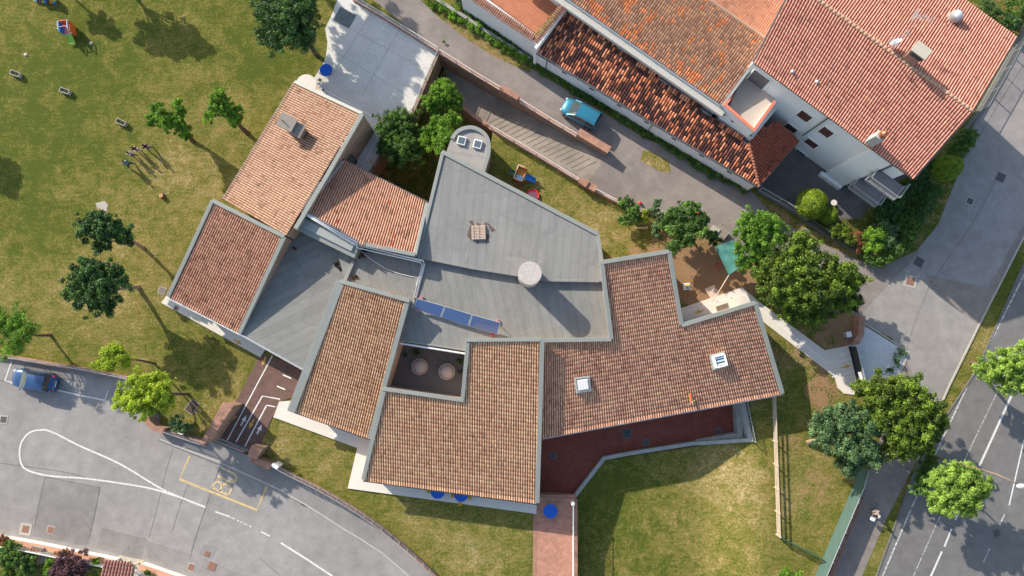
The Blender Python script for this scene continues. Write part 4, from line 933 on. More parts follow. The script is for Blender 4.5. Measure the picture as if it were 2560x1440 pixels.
# chimney pair on roof A, concrete tower
Rc = rad(-27)
ch = MB(); c = P(722,310,5.2); ch.box((c.x, c.y, 4.9), (1.05, .85, 1.5), Rc); cm = ch.build('chimney', m_brick('chimney_brick', (0.33,0.17,0.13), (0.27,0.14,0.11)), S)
m = MB(); m.box((c.x, c.y, 5.68), (1.45, 1.25, .1), Rc); m.build('chimney_cap', simple('grey_cap', (0.26,0.235,0.205), 0.9, 0.15), cm)
m = MB(); m.tube([(c.x-.35, c.y+.1, 5.7), (c.x-.35, c.y+.1, 6.15)], .05, 8); m.build('flue_pipe', IRON, cm)
c = P(745,325,5.2); ch = MB(); ch.box((c.x, c.y, 4.8), (.8, .85, 1.0), Rc); cm = ch.build('chimney', MATS['chimney_brick'], S)
m = MB(); m.box((c.x, c.y, 5.34), (1.0, 1.22, .1), Rc); m.build('chimney_cap', MATS['grey_cap'], cm)
c = P(1325,683,6.6); m = MB(); m.cyl((c.x, c.y, 3.0), .96, 3.58, 48); tw = m.build('vent_tower', simple('rough_concrete', (0.50,0.42,0.34), 0.9, 0.1, 2), S)
m = MB(); m.cyl((c.x, c.y, 6.55), .98, .08, 48, .965); m.build('tower_cap', simple('rough_cement_top', (0.47,0.43,0.40), 0.95, 0.35, 7, bmp=.8, fine=30), tw)
# courtyard ring domes
for i, (x, y, g) in enumerate(((1049,917,0),(1117,929,0))):
    c = P(x, y, .3); t = thing('light_dome', ['left domed ground skylight in the dark gravel courtyard', 'right domed ground skylight nearer the middle of the gravel courtyard'][i], 'skylight', (c.x, c.y, .03))
    m = MB(); m.lathe((0, 0, 0), [(.76, 0), (.76, .32), (.66, .32), (.66, .1)], 36); local(m, 'ring', simple('ring_concrete%d' % i, (0.46,0.44,0.40), 0.9, 0.2), t)
    m = MB(); m.ball((0, 0, .22), (.64, .64, .42), 28, 14); local(m, 'dome', simple('dusty_dome%d' % i, (0.50,0.47,0.47), 0.4, 0.15), t, smooth=True)
# windows and doors in the walls (frame + pane)
def window(parent, a, b, z0, z1, off=0.06, frame=WHITE, pane=GLASS, name='window', bars=0):
    """opening on a wall between world points a and b (outer face on the right-hand side of a->b)"""
    a = Vector((a[0], a[1], 0)); b = Vector((b[0], b[1], 0)); d = (b-a).normalized(); n_ = Vector((d.y, -d.x, 0))*off
    m = MB(); L = (b-a).length
    for p0, p1 in ((a+Vector((0,0,z0)), b+Vector((0,0,z0))), (a+Vector((0,0,z1)), b+Vector((0,0,z1))), (a+Vector((0,0,z0)), a+Vector((0,0,z1))), (b+Vector((0,0,z0)), b+Vector((0,0,z1)))):
        m.bar(p0+n_, p1+n_, .12, .12)
    for k in range(bars): t = (k+1)/(bars+1); q = a.lerp(b, t)+n_; m.bar(q+Vector((0,0,z0)), q+Vector((0,0,z1)), .04, .04)
    f = m.build(name, frame, parent)
    m = MB(); m.bar(a+n_*.5+Vector((0,0,(z0+z1)/2)), b+n_*.5+Vector((0,0,(z0+z1)/2)), .03, z1-z0-.05); m.build('pane', pane, f); return f
def along(p, q, t): return (p.x+(q.x-p.x)*t, p.y+(q.y-p.y)*t)
ea, eb = Ew[0], Ew[1]
for t in (.08, .28, .48, .68, .88): window(S, along(ea, eb, t-.07), along(ea, eb, t+.07), .25, 2.3)
fa, fb = Fw[0], Fw[1]
for t in (.12, .3, .48, .66): window(S, along(fa, fb, t-.05), along(fa, fb, t+.05), -1.9, .4)
for t in (.2, .4, .6, .85): window(S, along(fa, fb, t-.06), along(fa, fb, t+.06), .9, 2.2)
ba, bb = B[0].lerp(B[3], .05), B[1].lerp(B[2], .05)
for t in (.3, .7): window(S, along(ba, bb, t-.13), along(ba, bb, t+.13), .5, 2.5)
window(S, along(A[2], A[3], .62), along(A[2], A[3], .74), .1, 2.4, name='door', frame=GUTT)
da, db = D[0].lerp(D[3], .05), D[1].lerp(D[2], .05)
for t in (.35, .75): window(S, along(da, db, t-.12), along(da, db, t+.12), .5, 2.2)
# service pipes over the roofs
def pipe(px, r, name='pipe', mat=WHITEM, label=None):
    m = MB(); m.tube([P(*q) for q in px], r, 8); o = m.build(name, mat, S, smooth=True)
    if label: o['label'] = label
pipe([(800,455,5.0),(757,530,5.0),(893,607,5.0),(898,614,4.3),(1058,652,4.0),(1061,662,3.5),(1040,745,3.4)], .07)
pipe([(796,455,5.05),(753,531,5.05),(889,611,5.05),(896,620,4.35),(1052,656,3.9),(1056,664,3.5),(1034,747,3.4)], .06)
pipe([(804,457,4.98),(761,528,4.98),(896,603,4.98)], .045, mat=STEEL)
pipe([(893,620,3.6),(930,650,3.4),(965,672,3.38),(1000,685,3.38),(1044,694,3.38),(1038,740,3.38),(1030,770,3.38)], .028, 'cable')
m = MB(); m.prism(PL([(1183,556),(1200,572),(1205,556),(1190,552)], 3.87), 3.86, 3.87)
# ================================================================== NEIGHBOURING HOUSES
def wall_poly(parent, pts3, z0, mat, drop=.15): return walls_from('wall', mat, parent, pts3, z0, drop)
def inset(p, q, t): return p.lerp(q, t)
# ---- big salmon roofed house
H1 = thing('large_house', 'tall grey-white house with salmon tiled gable roof, antennas and balconies at the top right', 'house', P(2150,200,0))
ZE, ZR = 8.8, 10.9
a0, a1 = P(1885,155,ZE), P(2285,447,ZE); r0, r1 = P(1962,-60,ZR), P(2432,279,ZR)
g0 = P(2542,95,ZE)
# ridge line through (2045,0)-(2432,279)
rdir = (P(2432,279,ZR)-P(2045,0,ZR)).normalized(); edir = (a1-a0).normalized()
r0 = r1-rdir*((a1-a0).length+1.2)
tile_roof('roof', T_H1, H1, a0, a1, r0, r1, [(p.x, p.y) for p in (a0, a1, r1+rdir*.05, r0)], over=.1, colw=.225, lip=.45, label='near slope of the salmon roof')
b1 = g0; b0 = b1-edir*((a1-a0).length+1.2)
tile_roof('roof', T_H1, H1, b1, b0, r1, r0, [(p.x, p.y) for p in (b1, b0, r0, r1)], over=.1, colw=.225, lip=.45, label='far slope of the salmon roof')
m = MB(); n_ = 46
for k in range(n_):
    p = r0.lerp(r1, k/n_); q = r0.lerp(r1, (k+1.12)/n_); m.tube([p+Vector((0,0,.06)), q+Vector((0,0,.03))], [.15, .12], 8)
m.build('ridge_tiles', simple('ridge_tile', (0.46,0.30,0.21), 0.9, 0.25, 2), H1, smooth=True)
m = MB(); m.tube([a0+Vector((0,0,-.1)), a1+Vector((0,0,-.1))], .08, 8); m.tube([a1+Vector((.05,0,-.06)), r1+Vector((.05,0,-.06)), g0+Vector((.05,0,-.06))], .07, 8); m.build('gutter', GUTT, H1)
m = MB(); m.tube([a0+Vector((-.05,0,-.02)), r0+Vector((-.05,0,-.02))], .08, 8); m.build('edge_flashing', GUTT, H1)
off = Vector((-.35, .0, 0))
wn1 = Vector((edir.y, -edir.x, 0))         # outward normal of the near wall
if wn1.dot(Vector((-1, -1, 0))) < 0: wn1 = -wn1
wa, wb = a0-wn1*.45-Vector((0,0,.12)), a1-wn1*.45-edir*.5-Vector((0,0,.12))
wg = g0+wn1*.45-edir*.5-Vector((0,0,.12)); wg0 = b0+wn1*.45
m = MB(); m.prism([(p.x, p.y) for p in (wa, wb, wg, wg0)], 0, ZE-.12); m.build('wall', PLAST, H1)
# gable triangle
m = MB(); mid = wb+(wg-wb)*((r1-wb).dot(wg-wb)/(wg-wb).length_squared); m.add([wb, wg, Vector((mid.x, mid.y, ZR-.4)), wb-edir*.2, wg-edir*.2, Vector((mid.x, mid.y, ZR-.4))-edir*.2], [(0,1,2),(5,4,3),(0,2,5,3),(1,4,5,2),(0,3,4,1)]); m.build('gable', PLAST, H1)
def onwall(t, out=0.0): p = wa.lerp(wb, t); return Vector((p.x, p.y, 0))+wn1*out
WL = (wb-wa).length
def h1win(t, z0, z1, w, shut=True, name='window', out=0.0, sill=True, mat=None):
    a = onwall(t-w/WL/2, out); b = onwall(t+w/WL/2, out); f = window(H1, (a.x, a.y), (b.x, b.y), z0, z1, .04, WHITE, mat or SHUT, name)
    return f
# find t from pixel: intersection of the near wall plane with the view ray
def wall_tz(px, py):
    cpos = Vector((0, 0, H)); d = (P(px, py, 0)-cpos); pl = onwall(0); k = (pl-cpos).dot(wn1)/d.dot(wn1); h = cpos+d*k
    return ((h-pl).dot(edir))/WL, h.z
def win_px(c0, c1, c2, c3, mat=None, name='window'):
    """four pixel corners: top-left, top-right, bottom-right, bottom-left"""
    t0, z0 = wall_tz(*c0); t1, z1 = wall_tz(*c1); t2, z2 = wall_tz(*c2); t3, z3 = wall_tz(*c3)
    h1win(((t0+t3)/2+(t1+t2)/2)/2, (z2+z3)/2, (z0+z1)/2, abs((t1+t2)/2-(t0+t3)/2)*WL, mat=mat, name=name)
win_px((2005,270),(2035,293),(2020,307),(1989,288)); win_px((2060,312),(2090,332),(2072,346),(2043,328))
win_px((1970,303),(1998,325),(1985,334),(1958,315)); win_px((2022,342),(2050,362),(2036,374),(2008,352))
win_px((1993,368),(2018,388),(2010,394),(1984,378), mat=GLASS)
t0, z0 = wall_tz(1902,192); t1, z1 = wall_tz(1925,210)
f = h1win(.055+.03, 5.0, 7.3, 1.7, name='terrace_door', mat=m_brick('barred_glass', (0.10,0.07,0.075), (0.10,0.07,0.075), (0.62,0.6,0.6), 0.22, 0.26, (rad(90),0,rad(-36)), var=.02, stain=0))
def dpipe(t, z0=0.0, r=.06, parent=H1):
    p = onwall(t, .1); m = MB(); m.tube([(p.x, p.y, z0), (p.x, p.y, ZE-.25)], r, 8); m.build('downpipe', GUTT, parent)
td, _ = wall_tz(2030,322); dpipe(td, 3.0)
td2, _ = wall_tz(2170,440); dpipe(td2)
# projecting pier
tp, _ = wall_tz(2070,425); tq, _ = wall_tz(2120,452)
pa, pb = onwall(tp, 0), onwall(tq, 0)
m = MB(); m.prism([(p.x, p.y) for p in (pa, pb, pb+wn1*.55, pa+wn1*.55)], 0, ZE-.15); m.build('chimney_breast', PLAST, H1)
m = MB(); q0, q1 = pa+wn1*.5-edir*.4, pb+wn1*.5; m.prism([(p.x, p.y) for p in (q0, q1, q1+wn1*.35, q0+wn1*.35)], 0, .6); m.build('step_block', PLAST, H1)
# balconies
for zb, tb0, tb1 in ((3.0, .88, 1.16), (6.0, .88, 1.16)):
    a, b = onwall(.885, 0), onwall(1.0, 0)+edir*1.1
    pl = [a, b, b+wn1*1.5, a+wn1*1.5]
    m = MB(); m.prism([(p.x, p.y) for p in pl], zb-.18, zb); bal = m.build('balcony', simple('balcony_floor%d' % int(zb), (0.20,0.19,0.20), .9, .1), H1)
    m = MB()
    for p, q in ((pl[0], pl[3]), (pl[3], pl[2]), (pl[2], pl[1])):
        for z in (zb+.1, zb+1.0): m.bar((p.x, p.y, z), (q.x, q.y, z), .05, .05)
        k = int((q-p).length/.14)
        for i in range(k+1): c = p.lerp(q, i/k); m.bar((c.x, c.y, zb), (c.x, c.y, zb+1.0), .02, .02)
    m.build('railing', STEEL, bal)
# chimneys, flue, dome on the house
def roofbox(parent, x, y, z, sz, rz, mat, cap=None, capmat=None, name='chimney'):
    c = P(x, y, z); m = MB(); m.box((c.x, c.y, z-sz[2]/2), sz, rad(rz)); o = m.build(name, mat, parent, bevel=.02)
    if cap: m = MB(); m.box((c.x, c.y, z+.06), (sz[0]*cap, sz[1]*cap, .09), rad(rz)); m.build('chimney_cap', capmat or MATS['grey_cap'], o)
    return o, c
o_, c = roofbox(H1, 2292,135,12.0,(.72,1.05,2.0),52,MATS['chimney_brick'])
m = MB()
for k in range(4): m.box((c.x, c.y, 12.05+.13*k), (.8, 1.1, .05), rad(52))
m.build('louvre_stack', GUTT, o_); m = MB(); m.box((c.x+.02, c.y+.02, 12.6), (.95, 1.3, .1), rad(52)); m.build('chimney_cap', simple('pale_cap', (0.50,0.46,0.38), .9, .1), o_)
o_, c = roofbox(H1, 2203,339,10.5,(.62,.72,2.0),55,simple('white_chimney', (0.42,0.41,0.40), .8, .1))
m = MB(); m.lathe((c.x, c.y, 10.5), [(.20,0),(.28,.15),(.28,.3),(.2,.36),(.3,.42),(.24,.6),(.05,.72)], 20); m.build('chimney_pot', simple('copper_pot', (0.42,0.17,0.08), .35, .15, metal=.5), o_, smooth=True)
c = P(2395,36,10.0); m = MB(); m.cyl((c.x, c.y, 9.2), .55, .75, 28, .45); m.cyl((c.x, c.y, 9.92), .42, .12, 28, .40); o_ = m.build('roof_light_tube', STEEL, H1, smooth=False)
m = MB(); m.ball((c.x, c.y, 10.0), (.36, .36, .2), 20, 10); m.build('dome', SKYLP, o_, smooth=True)
for x, y, z in ((1979,181,9.2),(2040,207,9.25)):
    c = P(x, y, z); m = MB(); m.cyl((c.x, c.y, z-.5), .07, .75, 12); m.cyl((c.x, c.y, z+.25), .16, .08, 12, .05); m.build('vent_pipe', STEEL, H1)
# aerial masts
def antenna(x, y, label, dish=True, ang=20, hh=2.2):
    c = P(x, y, 10.7); t = thing('tv_antenna', label, 'antenna', (c.x, c.y, 10.5), rad(ang), 'aerials on the salmon roof')
    m = MB(); m.tube([(0,0,0),(0,0,hh)], .03, 8); local(m, 'mast', STEEL, t)
    m = MB(); m.bar((-.75,0,hh-.1), (.75,0,hh-.1), .04, .04)
    for k in range(9): m.bar((-.7+.17*k,-.28,hh-.1), (-.7+.17*k,.28,hh-.1), .018, .018)
    for s in (-1, 1):
        for k in range(4): m.bar((-.75,-.4,hh-.1+s*(.08+.09*k)), (-.7,.4,hh-.1+s*(.08+.09*k)), .018, .018)
    local(m, 'aerial', STEEL, t)
    if dish:
        m = MB(); m.lathe((0,0,0), [(0.01,0),(.2,.02),(.36,.08),(.46,.15)], 24)
        R = Matrix.Rotation(rad(-60), 3, 'X'); m.v = [tuple(R @ Vector(v)+Vector((.1,-.1,hh*.5))) for v in m.v]; m.bar((.1,-.1,hh*.5), (.1,-.55,hh*.5+.1), .03, .03); local(m, 'dish', simple('dish_grey%d' % x, (0.55,0.58,0.62), .5), t)
    return t
antenna(2222,118,'mast with a pale satellite dish and comb aerial beside the ridge of the salmon roof', True, 35, 2.0)
antenna(2268,78,'aerial mast without a dish standing higher up the far slope of the salmon roof', False, -15, 2.6)
# ---- middle house with orange patches
H2 = thing('middle_house', 'low house with brown tiled roof patched with orange tiles at the top', 'house', P(1650,150,0))
Z2, Z2R = 5.7, 7.0
c0, c1 = P(1424,0,Z2), P(1803,263,Z2); e2 = (c1-c0).normalized(); n2 = Vector((-e2.y, e2.x, 0))
if n2.dot(Vector((1, 1, 0))) < 0: n2 = -n2
c0 = c0-e2*6
top2 = c1+n2*6.3+Vector((0,0,1.35)); top20 = c0+n2*6.3+Vector((0,0,1.35))
tile_roof('roof', T_H2, H2, c0, c1, top20, top2, [(p.x, p.y) for p in (c0, c1, top2, top20)], colw=.22, rowl=.36, prof=.7, label='brown roof slope with orange patches')
f2, f20 = top2+n2*6.5+Vector((0,0,-1.2)), top20+n2*6.5+Vector((0,0,-1.2))
tile_roof('roof', T_H2B, H2, f2, f20, top2, top20, [(p.x, p.y) for p in (f2, f20, top20, top2)], colw=.2, rowl=.34, prof=.5, label='fine salmon roof slope behind the ridge')
m = MB(); m.tube([top20+Vector((0,0,.04)), top2+Vector((0,0,.04))], .13, 8); m.build('ridge_tiles', MATS['ridge_tile'], H2)
m = MB(); m.prism([(p.x, p.y) for p in (c0, c1, f2-n2*.3, f20-n2*.3)], 0, Z2-.1); m.build('wall', PLAST, H2)
m = MB(); m.ribbon_wall([(q.x, q.y) for q in (c1-n2*.1+e2*.1, top2+e2*.1, f2+e2*.1)], .22, [Z2-.5, Z2+.8, Z2-.2], [Z2+.2, Z2+1.5, Z2+.3]); m.build('parapet', simple('weathered_flashing', (0.36,0.36,0.36), .8, .15), H2)
# pale gutter ledge below the eave
m = MB(); g = [c0, c1+e2*.6]; m.prism([(p.x, p.y) for p in (g[0], g[1], g[1]-n2*.62, g[0]-n2*.62)], Z2-.75, Z2-.35); m.build('eave_ledge', simple('pale_ledge', (0.46,0.45,0.42), .85, .12), H2)
# dish box at the top
o_, c = roofbox(H2, 1955,42,9.6,(.9,.6,.9),50,WHITE,name='dormer_box')
# ---- long low outbuilding, dark and orange tiles
H3 = thing('long_outbuilding', 'long low white outbuilding with black and orange tiled roof along the lane', 'outbuilding', P(1600,300,0))
d0, d1 = P(1341,131,3.0), P(1897,467,3.0); t0_, t1_ = P(1420,22,4.5), P(1872,358,3.87)
e3 = (d1-d0).normalized(); n3 = Vector((-e3.y, e3.x, 0)); n3 = n3 if n3.dot(Vector((1, 1, 0))) > 0 else -n3
tile_roof('roof', T_H3, H3, d0, d1, d0+n3*4.6+Vector((0,0,1.5)), d1+n3*4.6+Vector((0,0,1.5)), [(p.x, p.y) for p in (d0, d1, t1_, t0_)], colw=.25, rowl=.42, label='long slope of black and orange tiles')
h1p, h2p = P(1998,352,3.0), P(1945,300,4.0)
ridge3 = P(1872,360,3.95)
m_ = (h1p-d1).normalized(); n4 = Vector((-m_.y, m_.x, 0)); n4 = n4 if n4.dot(Vector((-1, 1, 0))) > 0 else -n4
tile_roof('roof', m_tile('tiles_red_black', [(0.2,(0.32,0.075,0.05)),(0.5,(0.42,0.11,0.065)),(0.75,(0.40,0.12,0.08)),(0.9,(0.10,0.045,0.04))], .7, .8, 0.0), H3, d1, h1p, d1+n4*4+Vector((0,0,1.4)), h1p+n4*4+Vector((0,0,1.4)), [(p.x, p.y) for p in (d1, h1p, h2p, P(1900,322,4.2), ridge3)], colw=.23, rowl=.4, label='red hipped end of the outbuilding roof')
m = MB()
for k in range(14): p = d1.lerp(ridge3, k/14); q = d1.lerp(ridge3, (k+1.15)/14); m.tube([p+Vector((0,0,.12)), q+Vector((0,0,.08))], [.14,.11], 8)
m.build('hip_tiles', simple('hip_tile', (0.33,0.13,0.08), .9, .4, 2), H3)
m = MB(); wz = -n3*0; m.prism([(p.x, p.y) for p in (d0+n3*.12, d1+n3*.15-e3*.2, h1p+n4*.2, h2p, t1_, t0_)], 0, [2.85, 2.85, 2.85, 3.2, 3.7, 4.3]); m.build('wall', PLAST, H3)
m = MB(); m.tube([d0+Vector((-.05,-.05,-.08)), d1+Vector((-.05,-.05,-.08))], .07, 8); m.tube([d1, h1p], .06, 8); m.build('gutter', GUTT, H3)
for t in (.05, .53):
    p = d0.lerp(d1, t)-n3*.05; m = MB(); m.tube([(p.x, p.y, 0), (p.x, p.y, 2.9)], .05, 8); m.build('downpipe', GUTT, H3)
for k in range(7):
    t = .13+.125*k; window(H3, along(d0-n3*0.0, d1, t-.012), along(d0, d1, t+.012), 2.0, 2.5, -.06)
# wall with tile coping between the red terrace and the outbuilding, white upstand
m = MB(); m.ribbon_wall([(q.x, q.y) for q in (d0+Vector((-.12,0,0)), t0_+Vector((-.12,.1,0)))], .28, 0, [3.9, 5.2]); m.build('end_wall', PLAST, H3)
m = MB(); pw0, pw1 = P(1337,105,4.0), P(1410,12,5.3)
def tilecap(a, b, w, mat, parent, step=.2):
    m = MB(); L = (b-a).length; d = (b-a).normalized(); n_ = Vector((-d.y, d.x, 0)); k = int(L/step)
    for i in range(k):
        c = a+d*(i+.5)*step; r = random.uniform(.07, .095)
        m.tube([c-n_*w/2+Vector((0,0,-.06)), c+Vector((0,0,.04)), c+n_*w/2+Vector((0,0,-.04))], [r, r, r*.8], 6)
    return m.build('tile_coping', mat, parent)
CAPT = simple('old_cap_tiles', (0.32,0.145,0.095), .9, .5, 3)
tilecap(pw0, pw1, .7, CAPT, H3)
# high white wall with gutter above the outbuilding roof
m = MB(); q0, q1 = P(1425,22,6.2), P(1872,338,5.0)
# ---- roof terrace between the houses
H4 = thing('roof_terrace_block', 'grey-white block with a salmon-edged roof terrace and planter beside the middle house', 'terrace block', P(1880,270,0))
tz = 5.2
T4 = [(1885,168),(1945,245),(1885,325),(1812,268),(1855,205)]
pts = PL(T4, tz)
base = PL([(1852,175),(1945,240),(1950,262),(1880,348),(1800,290)], 4.3)
m = MB(); m.prism(base, 0, 4.3); m.build('wall', PLAST, H4)
m = MB(); m.prism(PL([(1856,195),(1886,160),(1938,250),(1887,322),(1820,275)], tz), 4.3, 5.2); m.build('terrace_floor', simple('beige_terrace', (0.50,0.44,0.38), .85, .12, 1.5), H4)
m = MB(); par = PL([(1832,233),(1822,250),(1813,262),(1820,268),(1885,325),(1938,252)], 6.0); m.ribbon_wall(par, .16, 4.3, 5.95); m.build('parapet', PLAST, H4)
m = MB(); m.ribbon_wall(par, .26, 5.95, 6.03); m.build('parapet_cap', simple('salmon_cap', (0.66,0.20,0.12), .7, .1), H4)
m = MB(); q = PL([(1806,262),(1797,272),(1880,342),(1890,333)], 4.6); m.prism(q, 4.3, 4.6); pt = m.build('planter_trough', PLAST, H4)
leaf_mesh('planting', [(*P(x, y, 4.7), .5, .5, .22) for x, y in ((1805,270),(1822,283),(1840,298),(1858,312),(1874,325))], 1400, .12, LF['mid'], pt, world_loc(pt), .2, seed=5)
o_, c = roofbox(H4, 1868,252,4.9,(.01,.01,.01),0,PLAST,name='kerb_stone')
# ---- house with the red terrace at the top
H5 = thing('red_terrace_house', 'white-walled house with a terracotta roof terrace at the top edge', 'house', P(1280,20,0))
tp = PL([(1160,-40),(1345,92),(1408,8),(1460,-120),(1180,-120)], 3.4)
m = MB(); m.prism(tp, 0, 3.3); m.build('wall', PLAST, H5)
m = MB(); m.prism(PL([(1172,-40),(1340,84),(1398,14),(1450,-120),(1190,-120)], 3.42), 3.3, 3.42); m.build('terrace_floor', TERRAC, H5)
m = MB(); a, b = P(1152,-30,4.0), P(1340,98,4.0); m.ribbon_wall([(a.x, a.y), (b.x, b.y)], .25, 0, 3.9); m.build('parapet', PLAST, H5)
tilecap(P(1152,-30,4.1), P(1340,98,4.1), .75, CAPT, H5)
m = MB(); a, b = P(1330,-60,5), P(1398,-5,5); d = (b-a).normalized(); nn = Vector((-d.y, d.x, 0)); m.prism([(q.x, q.y) for q in (a, b, b+nn*.3, a+nn*.3)], 0, 5.2); m.build('wall', PLAST, H5)
iv = thing('ivy', 'green creeper growing over the tile-capped wall of the terracotta terrace', 'creeper', P(1370,60,3.5))
leaf_mesh('foliage', [(*P(1346+i*6.2, 88-i*7.5, 3.9), .32, .32, .22) for i in range(11)], 1500, .14, LF['bright'], iv, iv.location, .2, seed=8)
# vent cowl and roof things beyond the frame are left out

# ================================================================== WALLS, FENCES, RAILINGS
def railing(parent, pts3, h=1.0, mat=WHITE, gap=.12, post=2.0, rail=.045, bar=.018, low=.1):
    m = MB(); b_ = MB(); pts3 = [Vector(p) for p in pts3]
    for p, q in zip(pts3[:-1], pts3[1:]):
        for z in (low, h): m.bar(p+Vector((0,0,z)), q+Vector((0,0,z)), rail, rail)
        L = (q-p).length; k = max(1, int(L/gap))
        for i in range(k+1): c = p.lerp(q, i/k); b_.bar(c+Vector((0,0,low)), c+Vector((0,0,h)), bar, bar)
    m.build('rail', mat, parent); b_.build('bars', mat, parent)
    for p, q in zip(pts3[:-1], pts3[1:]):
        k = max(1, round((q-p).length/post))
        for i in range(k+1):
            if i == 0 and p is not pts3[0]: continue
            c = p.lerp(q, i/k); mm = MB(); mm.bar(c, c+Vector((0,0,h+.03)), .06, .06); mm.build('post', mat, parent)
def fence(label, px, z=0.0, h=1.0, name='railing_fence', cat='railing', mat=WHITE, group=None, wallh=0.0, wallw=.28, wallmat=BRICKT, face=None, **k):
    pts = [P(a[0], a[1], a[2] if len(a) > 2 else z) for a in px]; t = thing(name, label, cat, pts[0], 0, group)
    if wallh: m = MB(); m.ribbon_wall([(p.x, p.y) for p in pts], wallw, [p.z-.1 for p in pts], [p.z+wallh for p in pts]); m.build('base_wall', wallmat, t)
    railing(t, [p+Vector((0,0,wallh)) for p in pts], h, mat, **k); return t
def wall(label, px, z0, z1, w, mat, name='brick_wall', cat='wall', capmat=None, cap=.06):
    pts = [P(a[0], a[1], 0) for a in px]; t = thing(name, label, cat, (pts[0].x, pts[0].y, 0))
    zt = [z1]*len(pts) if isinstance(z1, (int, float)) else z1
    m = MB(); m.ribbon_wall([(p.x, p.y) for p in pts], w, z0, zt); m.build('body', mat, t)
    if capmat: m = MB(); m.ribbon_wall([(p.x, p.y) for p in pts], w+.08, zt, [q+cap for q in zt]); m.build('coping', capmat, t)
    return t
# upper ramp wall with railing
wall('tall brick retaining wall between the lane and the driveway ramp', [(1101,134),(1300,254),(1443,342)], -2.9, [.22, .22, .22], .3, BRICKW, 'retaining_wall', capmat=BRICKT)
fence('white railing on the retaining wall above the driveway ramp, nearest the patio', [(1103,135),(1180,184),(1250,226)], .28, 1.0)
fence('white railing on the retaining wall beside the cyan car', [(1300,257),(1370,300),(1440,342)], .28, 1.0)
wall('reddish brick parapet block halfway along the ramp wall', [(1252,228),(1296,254)], 0, 1.0, .42, BRICKW, 'brick_parapet', capmat=BRICKT)
wall('thick brick parapet at the mouth of the driveway ramp', [(1443,338),(1519,384)], -.3, 1.15, .62, BRICKW, 'brick_parapet', capmat=BRICKT)
# lower ramp wall
wall('low brick wall between the driveway ramp and the lawn, carrying a railing', [(1152,264),(1232,324),(1340,388),(1462,462)], -2.9, [.05, .05, .08, .1], .28, BRICKW, 'retaining_wall', capmat=BRICKT)
fence('white railing between the driveway ramp and the small lawn', [(1228,322),(1340,388),(1445,452)], .12, .95)
wall('short brick pier at the lower side of the ramp mouth', [(1447,455),(1466,467)], -.2, 1.0, .55, BRICKW, 'brick_pier', capmat=BRICKT)
wall('second short brick pier next to the ramp mouth, on the lawn side', [(1467,466),(1487,478)], 0, .85, .5, BRICKW, 'brick_pier', capmat=BRICKT)
fence('white railing on a low brick wall from the ramp mouth to the shrubs', [(1488,479),(1545,508),(1600,530),(1690,542)], 0, .8, wallh=.25)
# patio edge
wall('brick wall holding the patio above the sunken garden', [(1097,131),(1034,278),(988,332),(925,432)], -2.9, [.1,.1,.1,.1], .26, BRICKW, 'retaining_wall')
fence('white railing along the lane side of the pale patio', [(884,0),(960,45),(1096,130)], .1, 1.0, wallh=.12)
fence('thin railing along the sunken garden side of the pale patio', [(1098,134),(1066,205),(1036,276)], .12, 1.0, mat=STEEL)
fence('dark railing at the lower corner of the patio above the sunken garden', [(1034,280),(1010,306),(988,334)], .12, 1.0, mat=GUTT)
# terrace walls (south-east)
tw_ = thing('grey_retaining_wall', 'long grey concrete wall round the sunken red terrace', 'retaining wall', P(1508,1145,-1.8))
m = MB(); wp = PL([(1433,1246,-1.6),(1510,1146,-1.6),(1560,1136,-1.55),(1730,1109,-1.5),(1878,1101,.2),(1858,1000,.3)]); m.ribbon_wall(wp, .34, -2.2, [-1.55,-1.55,-1.5,-1.4,.05,.15]); m.build('body', simple('weathered_concrete', (0.36,0.37,0.35), .9, .28, 2.2, fine=14), tw_)
m = MB(); m.ribbon_wall(PL([(1845,1000,-1),(1850,1088,-1),(1740,1106,-1.7)]), .5, -2.05, [-.9,-.9,-1.72]); m.build('sloped_ledge', MATS['weathered_concrete'], tw_)
fence('steel railing on the grey wall at the far end of the red terrace', [(1860,1002,.15),(1881,1102,.1)], 0, .9, mat=STEEL, gap=.13)
wall('brick wall at the right side of the pink brick path', [(1438,1246),(1439,1620)], -2.1, [.08,.08], .3, BRICKW, 'retaining_wall', capmat=BRICKT)
fence('long white railing on the right side of the pink brick path', [(1431,1256),(1432,1620)], .06, 1.0)
wall('low brick threshold wall between the red terrace and the pink path', [(1346,1246),(1436,1250)], -2.1, [.10,.10], .3, BRICKW, 'retaining_wall', capmat=BRICKT)
c = P(1431,1256,.5); m = MB(); m.lathe((c.x, c.y, .05), [(.0,0),(.14,0),(.15,.9),(.17,.95),(.17,1.05),(0,1.1)], 16); o = m.build('white_bollard', WHITE); tag(o, 'white round-topped bollard at the head of the pink path railing', 'bollard')
